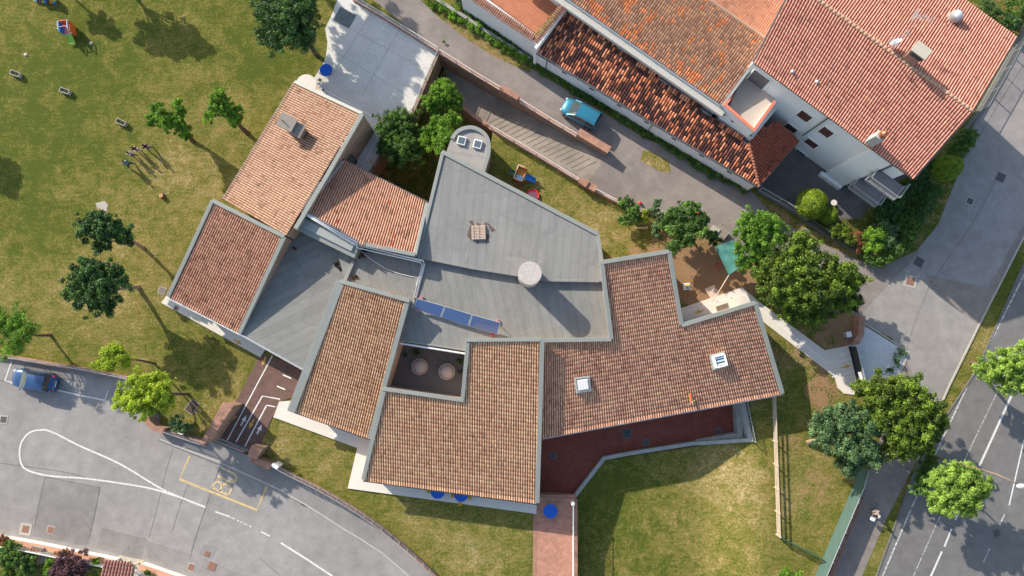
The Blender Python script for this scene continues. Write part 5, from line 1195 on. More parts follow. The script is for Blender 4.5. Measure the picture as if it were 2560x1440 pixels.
# front wall and gate (south-west)
wall('low brick wall with pale cap beside the dark blue car, along the upper edge of the street', [(-60,880),(28,892),(230,926),(365,954)], 0, [.45]*4, .3, BRICKT, 'boundary_wall')
fence('thin grey railing on the brick wall beside the dark blue car', [(30,893,.45),(130,909,.45),(230,926,.45),(365,954,.45)], 0, .7, mat=STEEL, gap=.14)
wall('bent brick wall at the corner under the bright green tree', [(372,1005),(385,1052),(402,1067),(425,1073)], 0, [1.1]*4, .42, BRICKW, 'boundary_wall', capmat=BRICKT)
wall('brick wall behind the pavement gate left of the tall brick pillar', [(424,1078),(480,1096),(520,1108)], 0, [.5]*3, .3, BRICKW, 'boundary_wall', capmat=BRICKT)
fence('blue-grey railing above the wall left of the tall brick pillar', [(421,1078),(510,1108)], .5, .8, mat=STEEL)
def gate_pier(px, z1, label):
    p = PL(px, z1); c = sum((Vector(q) for q in p), Vector((0, 0)))/len(p); t = thing('gate_pillar', label, 'gate pillar', (c.x, c.y, 0))
    m = MB(); m.prism(p, 0, z1-.06); m.build('body', BRICKW, t)
    cc = [c+(Vector(q)-c)*1.06 for q in p]; m = MB(); m.prism([(q.x, q.y) for q in cc], z1-.06, z1+.02); m.build('coping', BRICKT, t); return t
gate_pier([(556,1008),(583,1015),(523,1106),(507,1099)], 2.3, 'long tall brick gate pillar at the start of the entrance path')
gate_pier([(629,1114),(655,1122),(640,1147),(619,1140)], 1.7, 'square brick gate pillar at the right side of the entrance gate')
wall('short brick wall stub between the gate pillar and the curved railing', [(640,1142),(664,1151),(688,1161)], 0, [1.15]*3, .5, BRICKW, 'boundary_wall', capmat=BRICKT)
g = thing('school_gate', 'steel entrance gate with a blue and rainbow banner between the brick gate pillars', 'gate', P(535,1092,0))
railing(g, [P(536,1090,.1), P(622,1124,.1)], 1.35, STEEL, .11, 1.6)
m = MB(); a, b = P(580,1108,.35), P(618,1122,.35); d = (b-a).normalized(); nn = Vector((d.y, -d.x, 0))*.07
cols = [simple('rainbow_%d' % i, c_, .6) for i, c_ in enumerate(((0.05,0.08,0.62),(0.02,0.35,0.6),(0.05,0.5,0.12),(0.75,0.6,0.03),(0.7,0.12,0.03),(0.3,0.05,0.4)))]
for i in range(6):
    p, q = a+nn*(1+.02*i)+Vector((0,0,.15*i)), b+nn*(1+.02*i)+Vector((0,0,.15*i)); m.bar(p, q, .02, .14, i)
m.build('banner', cols, g)
sg = thing('wall_sign', 'small white square sign hanging on the blue-grey railing', 'sign', P(448,1085,.8)); m = MB(); c = P(452,1084,.95); m.box((c.x, c.y, .95), (.42, .05, .4), rad(-18)); m.build('board', WHITE, sg); m = MB(); m.box((c.x-.01, c.y-.035, .95), (.2, .02, .2), rad(-18)); m.build('symbol', GUTT, sg)
bx = thing('letter_box', 'small metal letter box fixed to the tall brick gate pillar', 'letter box', P(571,1026,1.8)); m = MB(); c = P(574,1024,2.0); m.box((c.x+.06, c.y, 1.9), (.16, .32, .3), rad(28)); m.build('box', STEEL, bx); m = MB(); m.box((c.x+.06, c.y, 2.06), (.19,.35,.03), rad(28)); m.build('lid', WHITE, bx)
CURV = smooth([(690,1163),(740,1190),(800,1220),(870,1260),(935,1303),(1000,1354),(1060,1408),(1110,1460),(1230,1600)], 3)
wall('long curved low brick wall above the pavement', CURV, 0, [.45]*len(CURV), .28, BRICKW, 'boundary_wall', capmat=BRICKT)
fence('long curved dark railing with a pale top rail along the lower lawn', [(x, y, .5) for x, y in CURV], 0, .95, mat=STEEL, gap=.16, post=2.2)
wb_ = thing('meter_cabinet', 'small white cabinet at the start of the curved railing', 'cabinet', P(694,1165,.5)); m = MB(); c = P(692,1163,1.0); m.box((c.x, c.y, .75), (.55,.25,1.4), rad(-28)); m.build('cabinet_body', WHITE, wb_, bevel=.02); m = MB(); m.box((c.x, c.y, 1.47), (.6,.3,.05), rad(-28)); m.build('cabinet_lid', WHITEM, wb_)
# south-east gate
wall('dark red brick wall with a planter block beside the black gate', [(2143,790),(2140,835),(2124,864)], 0, [.9,.9,.9], .45, BRICKT, 'boundary_wall', capmat=BRICKT)
g = thing('black_gate', 'wide black sheet-metal sliding gate at the end of the east path', 'gate', P(2134,866,0))
m = MB(); p = PL([(2124,866),(2142,868),(2166,957),(2149,962)], 1.2)
a, b = P(2124,866,0), P(2146,958,0); m.ribbon_wall([(a.x, a.y), (b.x, b.y)], .07, .08, 1.35); m.build('panel', simple('black_metal', (0.018,0.02,0.024), .5), g)
m = MB(); m.ribbon_wall([(a.x, a.y), (b.x, b.y)], .11, 1.35, 1.42); m.build('top_rail', STEEL, g)
m = MB(); m.ribbon_wall([(P(2119,864).x, P(2119,864).y), (P(2140,862).x, P(2140,862).y)], .16, 0, 1.5); m.build('post', STEEL, g)
m = MB(); c = P(2151,930,1.3); m.box((c.x+.12, c.y-.4, 1.1), (.3,.8,.05), rad(14)); m.build('notice', WHITE, g)
lb = thing('utility_box', 'pale grey box standing beside the dark red brick wall', 'box', P(2121,837,0)); c = P(2121,836,.6); m = MB(); m.box((c.x, c.y, .35), (.42,.45,.7), rad(10)); m.build('box_body', STEEL, lb, bevel=.02); m = MB(); m.box((c.x, c.y, .72), (.48,.5,.04), rad(10)); m.build('box_lid', WHITE, lb)
# ranch fence and green net on the lower lawn
rf = thing('ranch_fence', 'long pale wooden rail fence running down the lawn beside the right wing', 'fence', P(1932,990,0))
fp = [P(1928,985,0), P(1935,1160,0), P(1940,1335,0)]
for z in (.35, .68, 1.0): m = MB(); m.bar(fp[0]+Vector((0,0,z)), fp[2]+Vector((0,0,z)), .05, .13); m.build('rail', WOODP, rf)
for k in range(7): c = fp[0].lerp(fp[2], k/6); m = MB(); m.bar(c, c+Vector((0,0,1.12)), .1, .1); m.build('post', WOODP, rf)
gn = thing('green_net_fence', 'low green net fence closing the end of the wooden rail fence', 'fence', P(1941,1336,0))
railing(gn, [P(1941,1336,0), P(1990,1362,0), P(2048,1392,0)], 1.0, GREENP, .1, 1.6, .05, .014)
# green windscreen fence
gs = thing('green_screen_fence', 'tall fence covered with green windscreen cloth along the cycle path', 'fence', P(2140,1190,0))
gp = [P(2148,1165,0), P(2135,1210,0), P(2012,1500,0)]
SCR = simple('green_screen_cloth', (0.075,0.14,0.12), .8, .15, 1.2)
m = MB(); m.ribbon_wall([(p.x, p.y) for p in gp], .03, .05, 1.75); m.build('screen', SCR, gs)
m = MB(); m.tube([p+Vector((0,0,1.78)) for p in gp], .03, 8); m.build('top_rail', STEEL, gs)
for k in range(9): c = gp[1].lerp(gp[2], k/8); m = MB(); m.tube([c+Vector((.06,.02,0)), c+Vector((.06,.02,1.85))], .035, 8); m.build('post', STEEL, gs)
orf = thing('guard_rail', 'rusty orange low guard rail between the green fence and the cycle path', 'guard rail', P(2160,1250,0))
op = [P(2146,1240,0), P(2103,1345,0), P(2050,1475,0)]
ORUST = simple('orange_rust', (0.50,0.17,0.07), .8, .25)
for z in (.45, .95): m = MB(); m.tube([p+Vector((0,0,z)) for p in op], .05, 8); m.build('rail', ORUST, orf)
for k in range(6): c = op[0].lerp(op[2], k/5); m = MB(); m.bar(c, c+Vector((0,0,1.0)), .06, .06); m.build('post', ORUST, orf)
slab('fence_plinth', [(2165,1225),(2115,1335),(2062,1455),(2040,1500),(2020,1500),(2046,1440),(2100,1320),(2148,1215)], .05, .1, simple('path_edge', (0.18,0.17,0.17), .9, .25))
simple('old_stone', (0.30,0.29,0.28), .9, .3, 2)
# salmon garden wall bottom-left
gw = thing('salmon_garden_wall', 'curved garden wall with white base, salmon cap and white railings at the bottom left', 'garden wall', P(150,1368,0))
WP1 = smooth([(-80,1332),(0,1341),(60,1350),(130,1363),(200,1378),(300,1398)], 3)
def gwall(parent, WP, h):
    m = MB(); m.ribbon_wall(PL(WP, 0), .3, 0, h); m.build('body', WHITE, parent)
    m = MB(); m.ribbon_wall(PL(WP, 0), .46, h, h+.08); m.build('cap', SALM, parent)
    railing(parent, [P(x, y, 0)+Vector((-.1,-.25,h-.3)) for x, y in WP[::3]+[WP[-1]]], 1.1, WHITE, .13, 3.0, .07, .035)
gwall(gw, WP1, .85)
gw2 = thing('salmon_garden_wall', 'second piece of salmon-capped garden wall right of the tiled gate roof', 'garden wall', P(400,1430,0))
gwall(gw2, smooth([(362,1408),(420,1428),(480,1450),(560,1490)], 3), .85)
gr = thing('gate_canopy', 'small red corrugated tiled canopy over the garden gate at the bottom', 'canopy', P(290,1430,0))
q = Pz((243,1470,2.2),(325,1478,2.2),(337,1412,2.8),(262,1398,2.8))
tile_roof('canopy_roof', T_H1, gr, q[0], q[1], q[3], q[2], [(p.x, p.y) for p in q], colw=.28, rowl=.4)
for p_ in q: m = MB(); d = (p_-sum(q, Vector((0,0,0)))/4)*.3+sum(q, Vector((0,0,0)))/4; m.bar((d.x, d.y, 0), (d.x, d.y, d.z-.05), .12, .12); m.build('post', WOODP, gr)
m = MB(); m.prism([(p.x, p.y) for p in q], [p.z-.2 for p in q], [p.z-.06 for p in q]); m.build('canopy_board', WOODP, gr)
sr = thing('shed', 'small tiled shed roof half hidden by the garden shrubs at the bottom left', 'shed', P(85,1390,0))
q = Pz((66,1405,1.0),(97,1412,1.0),(106,1372,1.25),(77,1366,1.25))
tile_roof('roof', T_C, sr, q[0], q[1], q[3], q[2], [(p.x, p.y) for p in q], colw=.22, rowl=.36); m = MB(); m.prism([(p.x, p.y) for p in q], 0, [.9,.9,1.15,1.15]); m.build('wall', MATS['old_stone'], sr)
# fences of the big house garden
fence('pale metal lattice fence between the yard and the lane beside the round bush', [(1893,478),(1940,505),(1990,535),(2010,552)], .0, 1.1, mat=STEEL, wallh=.35, wallmat=KERBD)
fence('dark fence in the shade of the garden hedge along the lane', [(2012,553),(2060,585),(2120,618),(2165,640)], .0, .9, mat=GUTT, wallh=.3, wallmat=KERBD)
fence('long grey fence along the service road beside the big house', [(2405,330),(2440,285),(2500,180),(2547,90),(2590,0)], 0, 1.2, mat=simple('dull_fence_paint', (0.22,0.23,0.24), .6), wallh=.35, wallmat=KERBD, gap=.12)
wall('broken stone edging wall in the weeds along the top of the lane', [(1090,2),(1160,45),(1240,98),(1326,152)], 0, [.5,.45,.5,.45], .3, MATS['old_stone'], 'stone_wall')
wall('grey sloping plinth under the white terrace wall', [(1130,-15),(1220,45),(1328,118)], 0, [.9,.9,.9], .5, simple('grey_plinth', (0.22,0.22,0.225), .9, .2, 1.5), 'stone_plinth')
# ================================================================== TREES AND SHRUBS
GR1 = 'trees on the playground lawn'
tree('round_tree', 'large round dark green tree beside the pale patio', 'tree', (792,138), [(722,60,4.2,3.0,2.6),(690,95,3.6,1.7,1.5),(760,95,3.8,1.5,1.4),(680,25,3.8,1.6,1.5),(770,10,4.2,1.4,1.4),(735,20,5.2,1.6,1.3)], 'dark', 26000, .19, .2, .42, seed=2)
tree('pollarded_tree', 'pollarded tree with four leafy green stubs, nearer the four people', 'tree', (482,352), [(400,280,4.4,.85,.6),(385,300,3.9,.7,.7),(418,308,3.8,.85,.8),(446,262,4.6,.65,.6),(452,278,3.9,.45,.6),(440,300,3.8,.8,.8),(458,322,3.0,.75,.9),(466,337,2.0,.55,.8)], 'bright', 11000, .17, .2, .26, GR1, 3, wild=.5)
tree('pollarded_tree', 'pollarded tree with a forked green crown, closer to the tiled roof', 'tree', (618,332), [(552,236,4.6,.7,.6),(540,250,4.2,.6,.6),(522,290,4.2,.6,.55),(540,278,4.0,.65,.6),(560,270,3.8,.8,.7),(580,292,3.0,.75,.8),(595,275,3.2,.6,.6),(592,300,2.2,.6,.7)], 'bright', 10000, .17, .2, .26, GR1, 4, wild=.5)
tree('maple_tree', 'dark green tree with a ragged crown, upper one of the dark pair', 'tree', (357,618), [(222,562,5.0,1.2,.9),(250,545,5.2,1.0,.8),(262,580,4.8,1.3,1.0),(290,570,4.6,1.1,.9),(305,592,4.0,1.0,.9),(258,608,3.8,.9,.7),(322,600,3.2,.6,.6)], 'dark', 15000, .2, .17, .36, GR1, 5, BARKL, wild=.5)
tree('maple_tree', 'dark green tree with a dense broad crown, lower and larger one of the dark pair', 'tree', (345,718), [(222,680,5.2,1.6,1.2),(205,720,4.8,1.5,1.1),(250,705,5.4,1.8,1.4),(285,700,4.8,1.5,1.2),(240,750,4.4,1.5,1.1),(275,765,3.8,1.1,.9),(195,745,4.4,1.0,.8)], 'dark', 22000, .21, .2, .4, GR1, 6, BARKL, wild=.45)
tree('young_tree', 'feathery mid green tree at the left edge above the dark blue car', 'tree', (127,838), [(50,810,4.2,1.6,1.2),(20,830,4.0,1.4,1.0),(80,825,3.6,1.1,.9),(45,865,3.2,1.2,.8),(20,880,2.8,.7,.6),(5,800,4.0,1.2,1)], 'fresh', 8500, .15, .13, .45, GR1, 7, shell=.95, wild=.6)
tree('acacia_tree', 'small bright yellow-green tree over the street wall', 'tree', (386,908), [(285,893,5.4,1.15,.8),(265,905,5.0,.8,.6),(300,880,5.4,.9,.7),(275,878,5.6,.7,.6),(318,898,4.6,.7,.6),(240,915,4.6,.45,.4)], 'lime', 8000, .16, .1, .32, 'yellow-green trees by the street', 8, wild=.55)
tree('acacia_tree', 'large bright green tree hanging over the street corner', 'tree', (470,985), [(355,985,6.0,1.7,1.1),(400,970,6.0,1.4,1.0),(320,1005,5.4,1.1,.8),(360,1020,5.3,1.3,.8),(420,1000,5.3,1.1,.8),(300,990,5.2,.7,.5),(385,945,6.0,.7,.6),(340,950,5.7,.6,.5)], 'lime', 17000, .17, .13, .34, 'yellow-green trees by the street', 9, wild=.55)
# shadow-casting trees just beyond the frame
tree('lawn_tree', 'tree beyond the top edge whose shadow lies on the lawn', 'tree', (268,-95), [(165,-190,5.5,2.2,1.6),(215,-160,5.2,1.8,1.4),(130,-150,4.8,1.8,1.3),(190,-110,4.4,1.3,1.0)], 'dark', 14000, .24, .2, .5, seed=10, wild=.4)
tree('lawn_tree', 'tree beyond the top edge near the play train', 'tree', (110,-70), [(40,-140,4.0,1.2,1.0)], 'dark', 4000, .22, .12, .4, seed=11)
tree('lawn_tree', 'tree beyond the left edge of the lawn', 'tree', (-205,245), [(-330,180,5.5,2.0,1.5),(-290,210,5.0,1.8,1.3)], 'dark', 7000, .26, .2, .5, seed=12)
tree('lawn_tree', 'tall tree beyond the top edge whose shade covers the pale patio', 'tree', (655,-165), [(560,-330,8.8,3.2,2.4),(600,-300,8.2,2.6,2.0),(530,-290,8.0,2.4,2.0),(590,-370,8.6,2.8,2.0),(560,-270,7.4,2.2,1.8),(520,-360,8.6,3.0,2.2),(575,-240,8.2,2.2,1.8)], 'dark', 30000, .3, .3, .6, seed=16, wild=.2)
# sunken garden
tree('drooping_tree', 'dark green weeping tree in the sunken garden beside the patio', 'tree', (1020,385), [(985,320,.9,1.6,1.4),(1010,300,1.1,1.4,1.2),(975,350,.8,1.5,1.4),(1005,370,1.3,1.7,1.5),(1035,385,.4,1.2,1.3),(1055,355,0,1.2,1.2),(1000,395,.5,1.0,1.1),(955,375,.6,.8,.9)], 'mid', 24000, .17, .16, .34, seed=13, gz=-2.8, droop=1.4, wild=.4)
tree('citrus_tree', 'yellowish green tree at the top of the sunken garden', 'tree', (1100,262), [(1110,235,1.3,1.4,1.1),(1075,262,.9,1.1,.9),(1135,258,.9,1.0,.9),(1120,218,1.4,.8,.7),(1092,240,1.3,.9,.7)], 'bright', 13000, .17, .13, .3, seed=14, gz=-2.8, wild=.45)
tree('laurel_tree', 'fresh green bushy tree touching the rounded roof', 'tree', (1105,345), [(1105,315,1.9,1.3,1.1),(1130,300,1.9,1.0,.9),(1085,330,1.6,1.0,.9),(1115,345,2.4,1.0,.9),(1098,362,2.6,.8,.7),(1070,355,1.2,.9,.8)], 'bright', 13000, .17, .13, .32, seed=15, gz=-2.8, wild=.4)
# shrubs by the playground corner
bush('shrub', 'dark leafy shrub at the left end of the row by the lane wall', 'shrub', [(1565,508,1.3,.75),(1583,530,1.4,.7),(1562,552,1.0,.7),(1588,550,1.1,.6)], 'mid', 4500, .16, .25, seed=20, wild=.4)
bush('shrub', 'bright yellow shrub in the row by the lane wall', 'shrub', [(1611,535,1.3,.45,.5),(1610,550,1.0,.35)], 'lime', 1600, .12, .18, seed=21)
bush('shrub', 'greyish green airy shrub by the lane wall', 'shrub', [(1641,508,1.6,.55),(1635,530,1.3,.55),(1650,545,1.0,.5)], 'blue', 2500, .15, .25, seed=22, shell=.9, wild=.5)
bush('shrub', 'greyish green shrub standing on the bare earth', 'shrub', [(1640,568,1.2,.6),(1642,586,1.0,.5)], 'blue', 2000, .15, .25, seed=23, shell=.9, wild=.5)
tree('spreading_tree', 'broad dark green tree between the lane and the tiled wing', 'tree', (1722,592), [(1690,535,2.6,1.1,.9),(1728,525,2.9,1.0,.9),(1700,570,2.6,1.3,1),(1740,560,2.7,1.2,.9),(1758,580,2.4,.8,.7),(1690,610,2.4,.8,.7),(1715,598,2.5,.9,.8),(1680,620,2.1,.7,.6),(1670,560,2.2,.7,.7),(1753,550,2.3,.7,.6)], 'mid', 19000, .18, .14, .32, seed=24, wild=.45)
bush('shrub', 'small dark shrub next to the grey deck under the green awning', 'shrub', [(1782,596,1.3,.65,.6)], 'dark', 2200, .15, .22, seed=25, wild=.3)
tree('locust_tree', 'airy bright light green tree over the green awning', 'tree', (1885,640), [(1895,560,5.0,1.6,1.2),(1865,590,4.4,1.4,1.1),(1920,590,4.6,1.4,1.1),(1880,620,4.0,1.4,1.1),(1935,565,4.8,1.1,.9),(1870,555,4.6,1.0,.9),(1860,660,3.0,1.0,.8),(1895,650,3.2,1.1,.9),(1845,625,3.4,.8,.6)], 'fresh', 26000, .15, .15, .36, seed=26, wild=.5)
tree('laurel_tree', 'huge olive green dense tree beside the east path', 'tree', (1985,740), [(1960,660,4.5,2.0,1.8),(2010,640,4.8,1.8,1.6),(2060,690,4.6,2.2,1.8),(1950,720,3.8,2.0,1.8),(2010,720,4.5,2.2,2),(2090,730,3.6,1.7,1.5),(2115,690,3.6,1.4,1.2),(2040,770,3.2,1.8,1.4),(1915,690,3.4,1.6,1.3),(2125,750,3.0,1.3,1.1),(1985,770,3.0,1.6,1.3),(2000,615,4.6,1.5,1.3),(2140,700,3.2,1.2,1)], 'olive', 62000, .2, .25, .46, seed=27, wild=.35)
tree('laurel_tree', 'big olive green tree behind the black gate', 'tree', (2190,1010), [(2200,985,4.5,2.0,1.7),(2250,990,4.8,2.0,1.7),(2300,1030,4.6,2.1,1.7),(2180,1040,4.2,1.8,1.5),(2260,1060,4.6,2.2,1.9),(2330,1060,3.8,1.4,1.2),(2240,1110,3.8,1.7,1.4),(2300,1100,3.8,1.5,1.3),(2150,975,3.2,1.0,1)], 'olive', 60000, .2, .25, .44, seed=28, wild=.35)
tree('strawberry_tree', 'bluish green tree with a pale leaning trunk on the lower lawn', 'tree', (2018,1106), [(2070,1050,3.8,1.4,1.2),(2110,1040,4.2,1.6,1.3),(2150,1060,4.2,1.6,1.4),(2060,1090,3.6,1.3,1.1),(2110,1110,3.8,1.7,1.4),(2160,1120,3.8,1.5,1.3),(2120,1160,3.0,1.4,1.1),(2190,1140,3.4,1.1,1),(2040,1065,3,.8,.7)], 'blue', 32000, .18, .22, .4, seed=29, bark=BARKL, wild=.45)
tree('lime_tree', 'bright pale green street tree cut by the right edge', 'tree', (2428,905), [(2500,920,4.8,1.8,1.4),(2540,905,4.8,1.6,1.3),(2470,930,4.2,1.2,1),(2520,950,4.4,1.4,1.1),(2560,940,4.6,1.6,1.2),(2440,920,3.6,.5,.5)], 'pale', 20000, .19, .18, .34, 'street trees on the road verge', 30, wild=.35)
tree('lime_tree', 'pale green street tree leaning over the road below the olive tree', 'tree', (2300,1178), [(2390,1195,4.8,1.8,1.4),(2425,1225,4.6,1.7,1.3),(2370,1240,4.6,1.7,1.3),(2410,1260,4.2,1.3,1.1),(2350,1200,4.6,1.3,1.2),(2345,1260,4,1.1,1),(2450,1210,4.2,1.0,.9)], 'pale', 26000, .19, .18, .34, 'street trees on the road verge', 31, wild=.35)
bush('shrub', 'darker green shrub under the pale street tree', 'shrub', [(2310,1185,2.6,1.0,.9),(2302,1220,2.2,1.0,.9),(2325,1160,2.4,.8,.7)], 'mid', 5500, .17, .3, seed=32, wild=.4)
bush('shrub', 'small bright green bush at the bottom edge of the lawn', 'shrub', [(1965,1438,.8,.8,.6),(1992,1446,.8,.7,.6)], 'bright', 3000, .14, .22, seed=33)
# clipped garden plants of the big house
bush('round_bush', 'large clipped round yellow-green bush beside the lattice fence', 'bush', [(2028,510,1.3,1.42,1.3)], 'box', 6500, .17, None, seed=40)
bush('round_bush', 'smaller clipped round dark bush behind the large round one', 'bush', [(2070,538,.9,.85,.85)], 'box', 2800, .16, None, seed=41)
bush('shrub', 'mixed green and reddish shrub against the garden hedge', 'shrub', [(2090,580,1.0,.9,.6),(2125,595,1.1,.8,.6),(2108,572,1.0,.7,.6)], 'olive', 4500, .15, .24, seed=42, wild=.35)
bush('shrub', 'reddish tinged shrub in the middle of the garden corner', 'shrub', [(2140,590,1.1,.7,.6),(2152,612,1.0,.6,.5)], 'red', 2600, .15, .24, seed=43, wild=.35)
bush('shrub', 'bright light green shrub on the sunny garden corner', 'shrub', [(2185,595,1.5,1.0,.8),(2180,615,1.3,.8,.7),(2200,580,1.4,.8,.7)], 'bright', 6000, .16, .28, seed=44, wild=.35)
bush('shrub', 'dark bluish shrub on the shaded side of the garden corner', 'shrub', [(2210,575,1.5,1.0,.8),(2222,600,1.3,.9,.8)], 'blue', 4500, .16, .28, seed=45, wild=.35)
def hedge(label, px, z, w, kind, n, seed, name='hedge', leaf=.12, cat='hedge', jit=.15, clump=.2):
    pts = [P(x, y, z) for x, y in px]; bl = []
    rg = random.Random(seed)
    for p, q in zip(pts[:-1], pts[1:]):
        k = max(1, int((q-p).length/(w*.8)))
        for i in range(k): c = p.lerp(q, (i+.5)/k); r = w*rg.uniform(1-jit, 1+jit); bl.append((c.x+rg.uniform(-.5,.5)*jit, c.y+rg.uniform(-.5,.5)*jit, z*rg.uniform(1-jit, 1), r, r, z*.95))
    org = (pts[0].x, pts[0].y, 0); t = thing(name, label, cat, org); leaf_mesh('foliage', bl, n, leaf, LF[kind], t, org, clump, .9, seed, .35, 0, .15); return t
hedge('tall curved clipped dark hedge round the garden corner beside the service road', [(2232,632),(2262,600),(2285,560)], 1.2, .75, 'mid', 9000, 50)
hedge('shaded hedge along the service road beside the big house', [(2285,560),(2310,520),(2335,465)], 1.2, .8, 'dark', 7000, 51)
bush('conifer_bush', 'tall clipped oval yew at the corner of the big house', 'bush', [(2363,422,1.9,1.15,1.9)], 'box', 4500, .16, None, seed=52)
hedge('clipped hedge in the shade under the eave of the big house', [(2385,390),(2425,335)], 1.4, .85, 'mid', 6000, 53)
hedge('ground cover hedge strip under the garden wall along the lane', [(2165,640),(2200,655),(2232,640)], .8, .6, 'mid', 4000, 54)
for i, (lab, pp, r, k) in enumerate((('dark shrubs along the path in the top right corner', [(2450,10),(2490,45),(2530,60)], .9, 'dark'), ('silvery bush beside the top end of the grey fence', [(2528,58),(2540,66)], .6, 'blue'), ('rounded clipped green bush in the top right corner', [(2545,12),(2552,25)], 1.1, 'mid'))):
    hedge(lab, pp, 1.0, r, k, 5000, 60+i, name='garden_shrub', cat='shrub')
hedge('dense dark shrubbery filling the shaded strip between the yard and the road hedge', [(2190,560),(2235,500),(2290,470),(2330,400)], .9, 1.0, 'dark', 16000, 55, name='garden_shrub', cat='shrub', leaf=.15, jit=.35)
hedge('second row of dark shrubbery beside the service road hedge', [(2235,590),(2275,535),(2305,480)], .8, .8, 'mid', 9000, 56, name='garden_shrub', cat='shrub', leaf=.15, jit=.35)
# climbing hedge strip on the lane side of the outbuilding
hedge('long strip of green ivy and weeds at the foot of the outbuilding wall', [(1325,152),(1400,198),(1500,258),(1600,322),(1700,384),(1800,444),(1872,478)], .30, .42, 'mid', 30000, 70, name='ivy_strip', cat='ivy', jit=.4, clump=.22)
hedge('overgrown weeds along the stone edging at the top of the lane', [(1062,-8),(1110,22),(1180,62),(1250,110),(1325,150)], .35, .5, 'bright', 12000, 71, name='weed_strip', cat='weeds', jit=.5, clump=.24)
hedge('shaded plants between the stone edging and the terrace wall', [(1140,5),(1200,50),(1260,90),(1325,128)], .3, .45, 'dark', 6000, 72, name='weed_strip', cat='weeds', jit=.5)
# bottom-left garden
bush('garden_shrub', 'dark green leafy shrub at the left of the salmon wall garden', 'shrub', [(30,1388,1.6,1.2,1.0),(60,1410,1.5,1.0,.9),(15,1375,1.2,.8,.7)], 'mid', 9000, .15, .28, seed=80, wild=.35)
bush('garden_shrub', 'reddish shrub at the very left end of the salmon wall', 'shrub', [(8,1352,1.1,.6,.5),(25,1362,1.1,.5,.5)], 'red', 2500, .14, .2, seed=81)
bush('garden_shrub', 'olive shrub at the bottom left corner', 'shrub', [(30,1425,1.3,.8,.8),(70,1430,1.2,.8,.7)], 'olive', 5000, .14, .24, seed=82, wild=.3)
tree('purple_tree', 'purple-leaved tree behind the salmon garden wall', 'tree', (175,1400), [(170,1412,1.8,1.1,.9),(205,1402,1.9,.9,.8),(150,1432,1.7,.9,.8),(195,1435,1.6,1.0,.8)], 'purple', 11000, .14, .08, .28, seed=83, wild=.45)
bush('garden_shrub', 'light green climbing shrub between the purple tree and the tiled canopy', 'shrub', [(240,1402,1.2,.4,.4),(230,1418,1.2,.35,.4)], 'bright', 1600, .13, .18, seed=84, wild=.4)
bush('garden_shrub', 'light green climbing shrub left of the purple tree', 'shrub', [(125,1400,1.2,.4,.4),(122,1425,1.2,.5,.5)], 'bright', 2200, .13, .18, seed=85, wild=.4)
bush('garden_shrub', 'rust coloured low shrub behind the white railing', 'shrub', [(150,1388,.9,.6,.5),(168,1385,.9,.5,.4)], 'red', 2200, .13, .2, seed=86)
bush('garden_shrub', 'dark bush at the bottom edge right of the canopy', 'shrub', [(370,1446,1.0,.8,.6)], 'olive', 2000, .14, .24, seed=87)
bush('garden_shrub', 'bluish low shrub behind the bent brick wall under the bright green tree', 'shrub', [(445,1058,.7,.9,.5),(465,1068,.6,.7,.4)], 'blue', 4500, .14, .24, seed=88, wild=.35)
bush('weed_tuft', 'small tuft of weeds growing out of the lane near the patio corner', 'weeds', [(1110,104,.2,.16,.16)], 'bright', 260, .1, .08, seed=89)
bush('climbing_plant', 'dark creeping plant over the white gravel by the black gate', 'plant', [(2250,880,.25,.7,.2),(2240,905,.25,.6,.2),(2225,925,.2,.5,.2)], 'dark', 900, .13, .2, seed=90, shell=.9, wild=.6)
bush('weed_tuft', 'green weeds growing in the top right corner of the gravel courtyard', 'weeds', [(1148,905,.15,.35,.12),(1150,930,.12,.25,.1)], 'mid', 500, .1, .12, seed=91)
bush('weed_tuft', 'green weeds along the top edge of the gravel courtyard', 'weeds', [(1040,880,.15,.45,.12),(1015,886,.12,.3,.1)], 'dark', 500, .1, .12, seed=92)
# stump
st = thing('tree_stump', 'sawn tree stump on the dry lawn', 'tree stump', P(405,490)); c = P(403,489,.3); m = MB(); m.lathe((c.x, c.y, -.05), [(.3,0),(.24,.12),(.2,.4),(0,.4)], 16); m.build('stump_bark', BARK, st); m = MB(); m.cyl((c.x, c.y, .35), .19, .02, 20); m.build('sawn_top', simple('sawn_wood', (0.5,0.27,0.13), .8, .2, 6), st)
for i, (x, y, lab) in enumerate(((228,108,'small pale stone beside the play tower shadow'),(65,137,'small pale stone in the grass above the flower troughs'))):
    c = P(x, y, 0); m = MB(); m.ball((c.x, c.y, .02), (.2, .18, .1), 9, 6); o = m.build('stone', simple('pale_stone%d' % i, (0.5,0.45,0.38), .9, .25, 5), org=(c.x, c.y, 0)); tag(o, lab, 'stone')
c = P(253,512, 0.01); m = MB(); m.prism(PL([(238,508),(262,502),(270,512),(266,530),(245,524)], .02), 0, .02); o = m.build('concrete_pad', simple('pad_concrete', (0.42,0.38,0.32), .9, .2, 3)); o['kind'] = 'structure'
# heap of wet leaves on the flat roofs
for i, (x, y, z, r, n_) in enumerate(((850,662,2.97,.75,900),(885,692,3.33,.4,300),(903,640,3.33,.4,260),(737,622,2.97,.3,150))):
    lab = ['brown heap of dead leaves on the felt roof below the duct box','dead leaves in the corner beside the low roof parapet','dead leaves in the shade under the pipes','small scatter of dead leaves near the wall of the brown roof'][i]
    c = P(x, y, z); o = leaf_mesh('leaf_heap', [(c.x, c.y, z+.03, r, r*.7, .05)], n_, .11, m_leaf('dead_leaf%d' % i, (0.07,0.035,0.02), (0.24,0.12,0.06), 0), None, (c.x, c.y, z), .12, .2, 100+i)
    tag(o, lab, 'dead leaves', None, 'stuff')
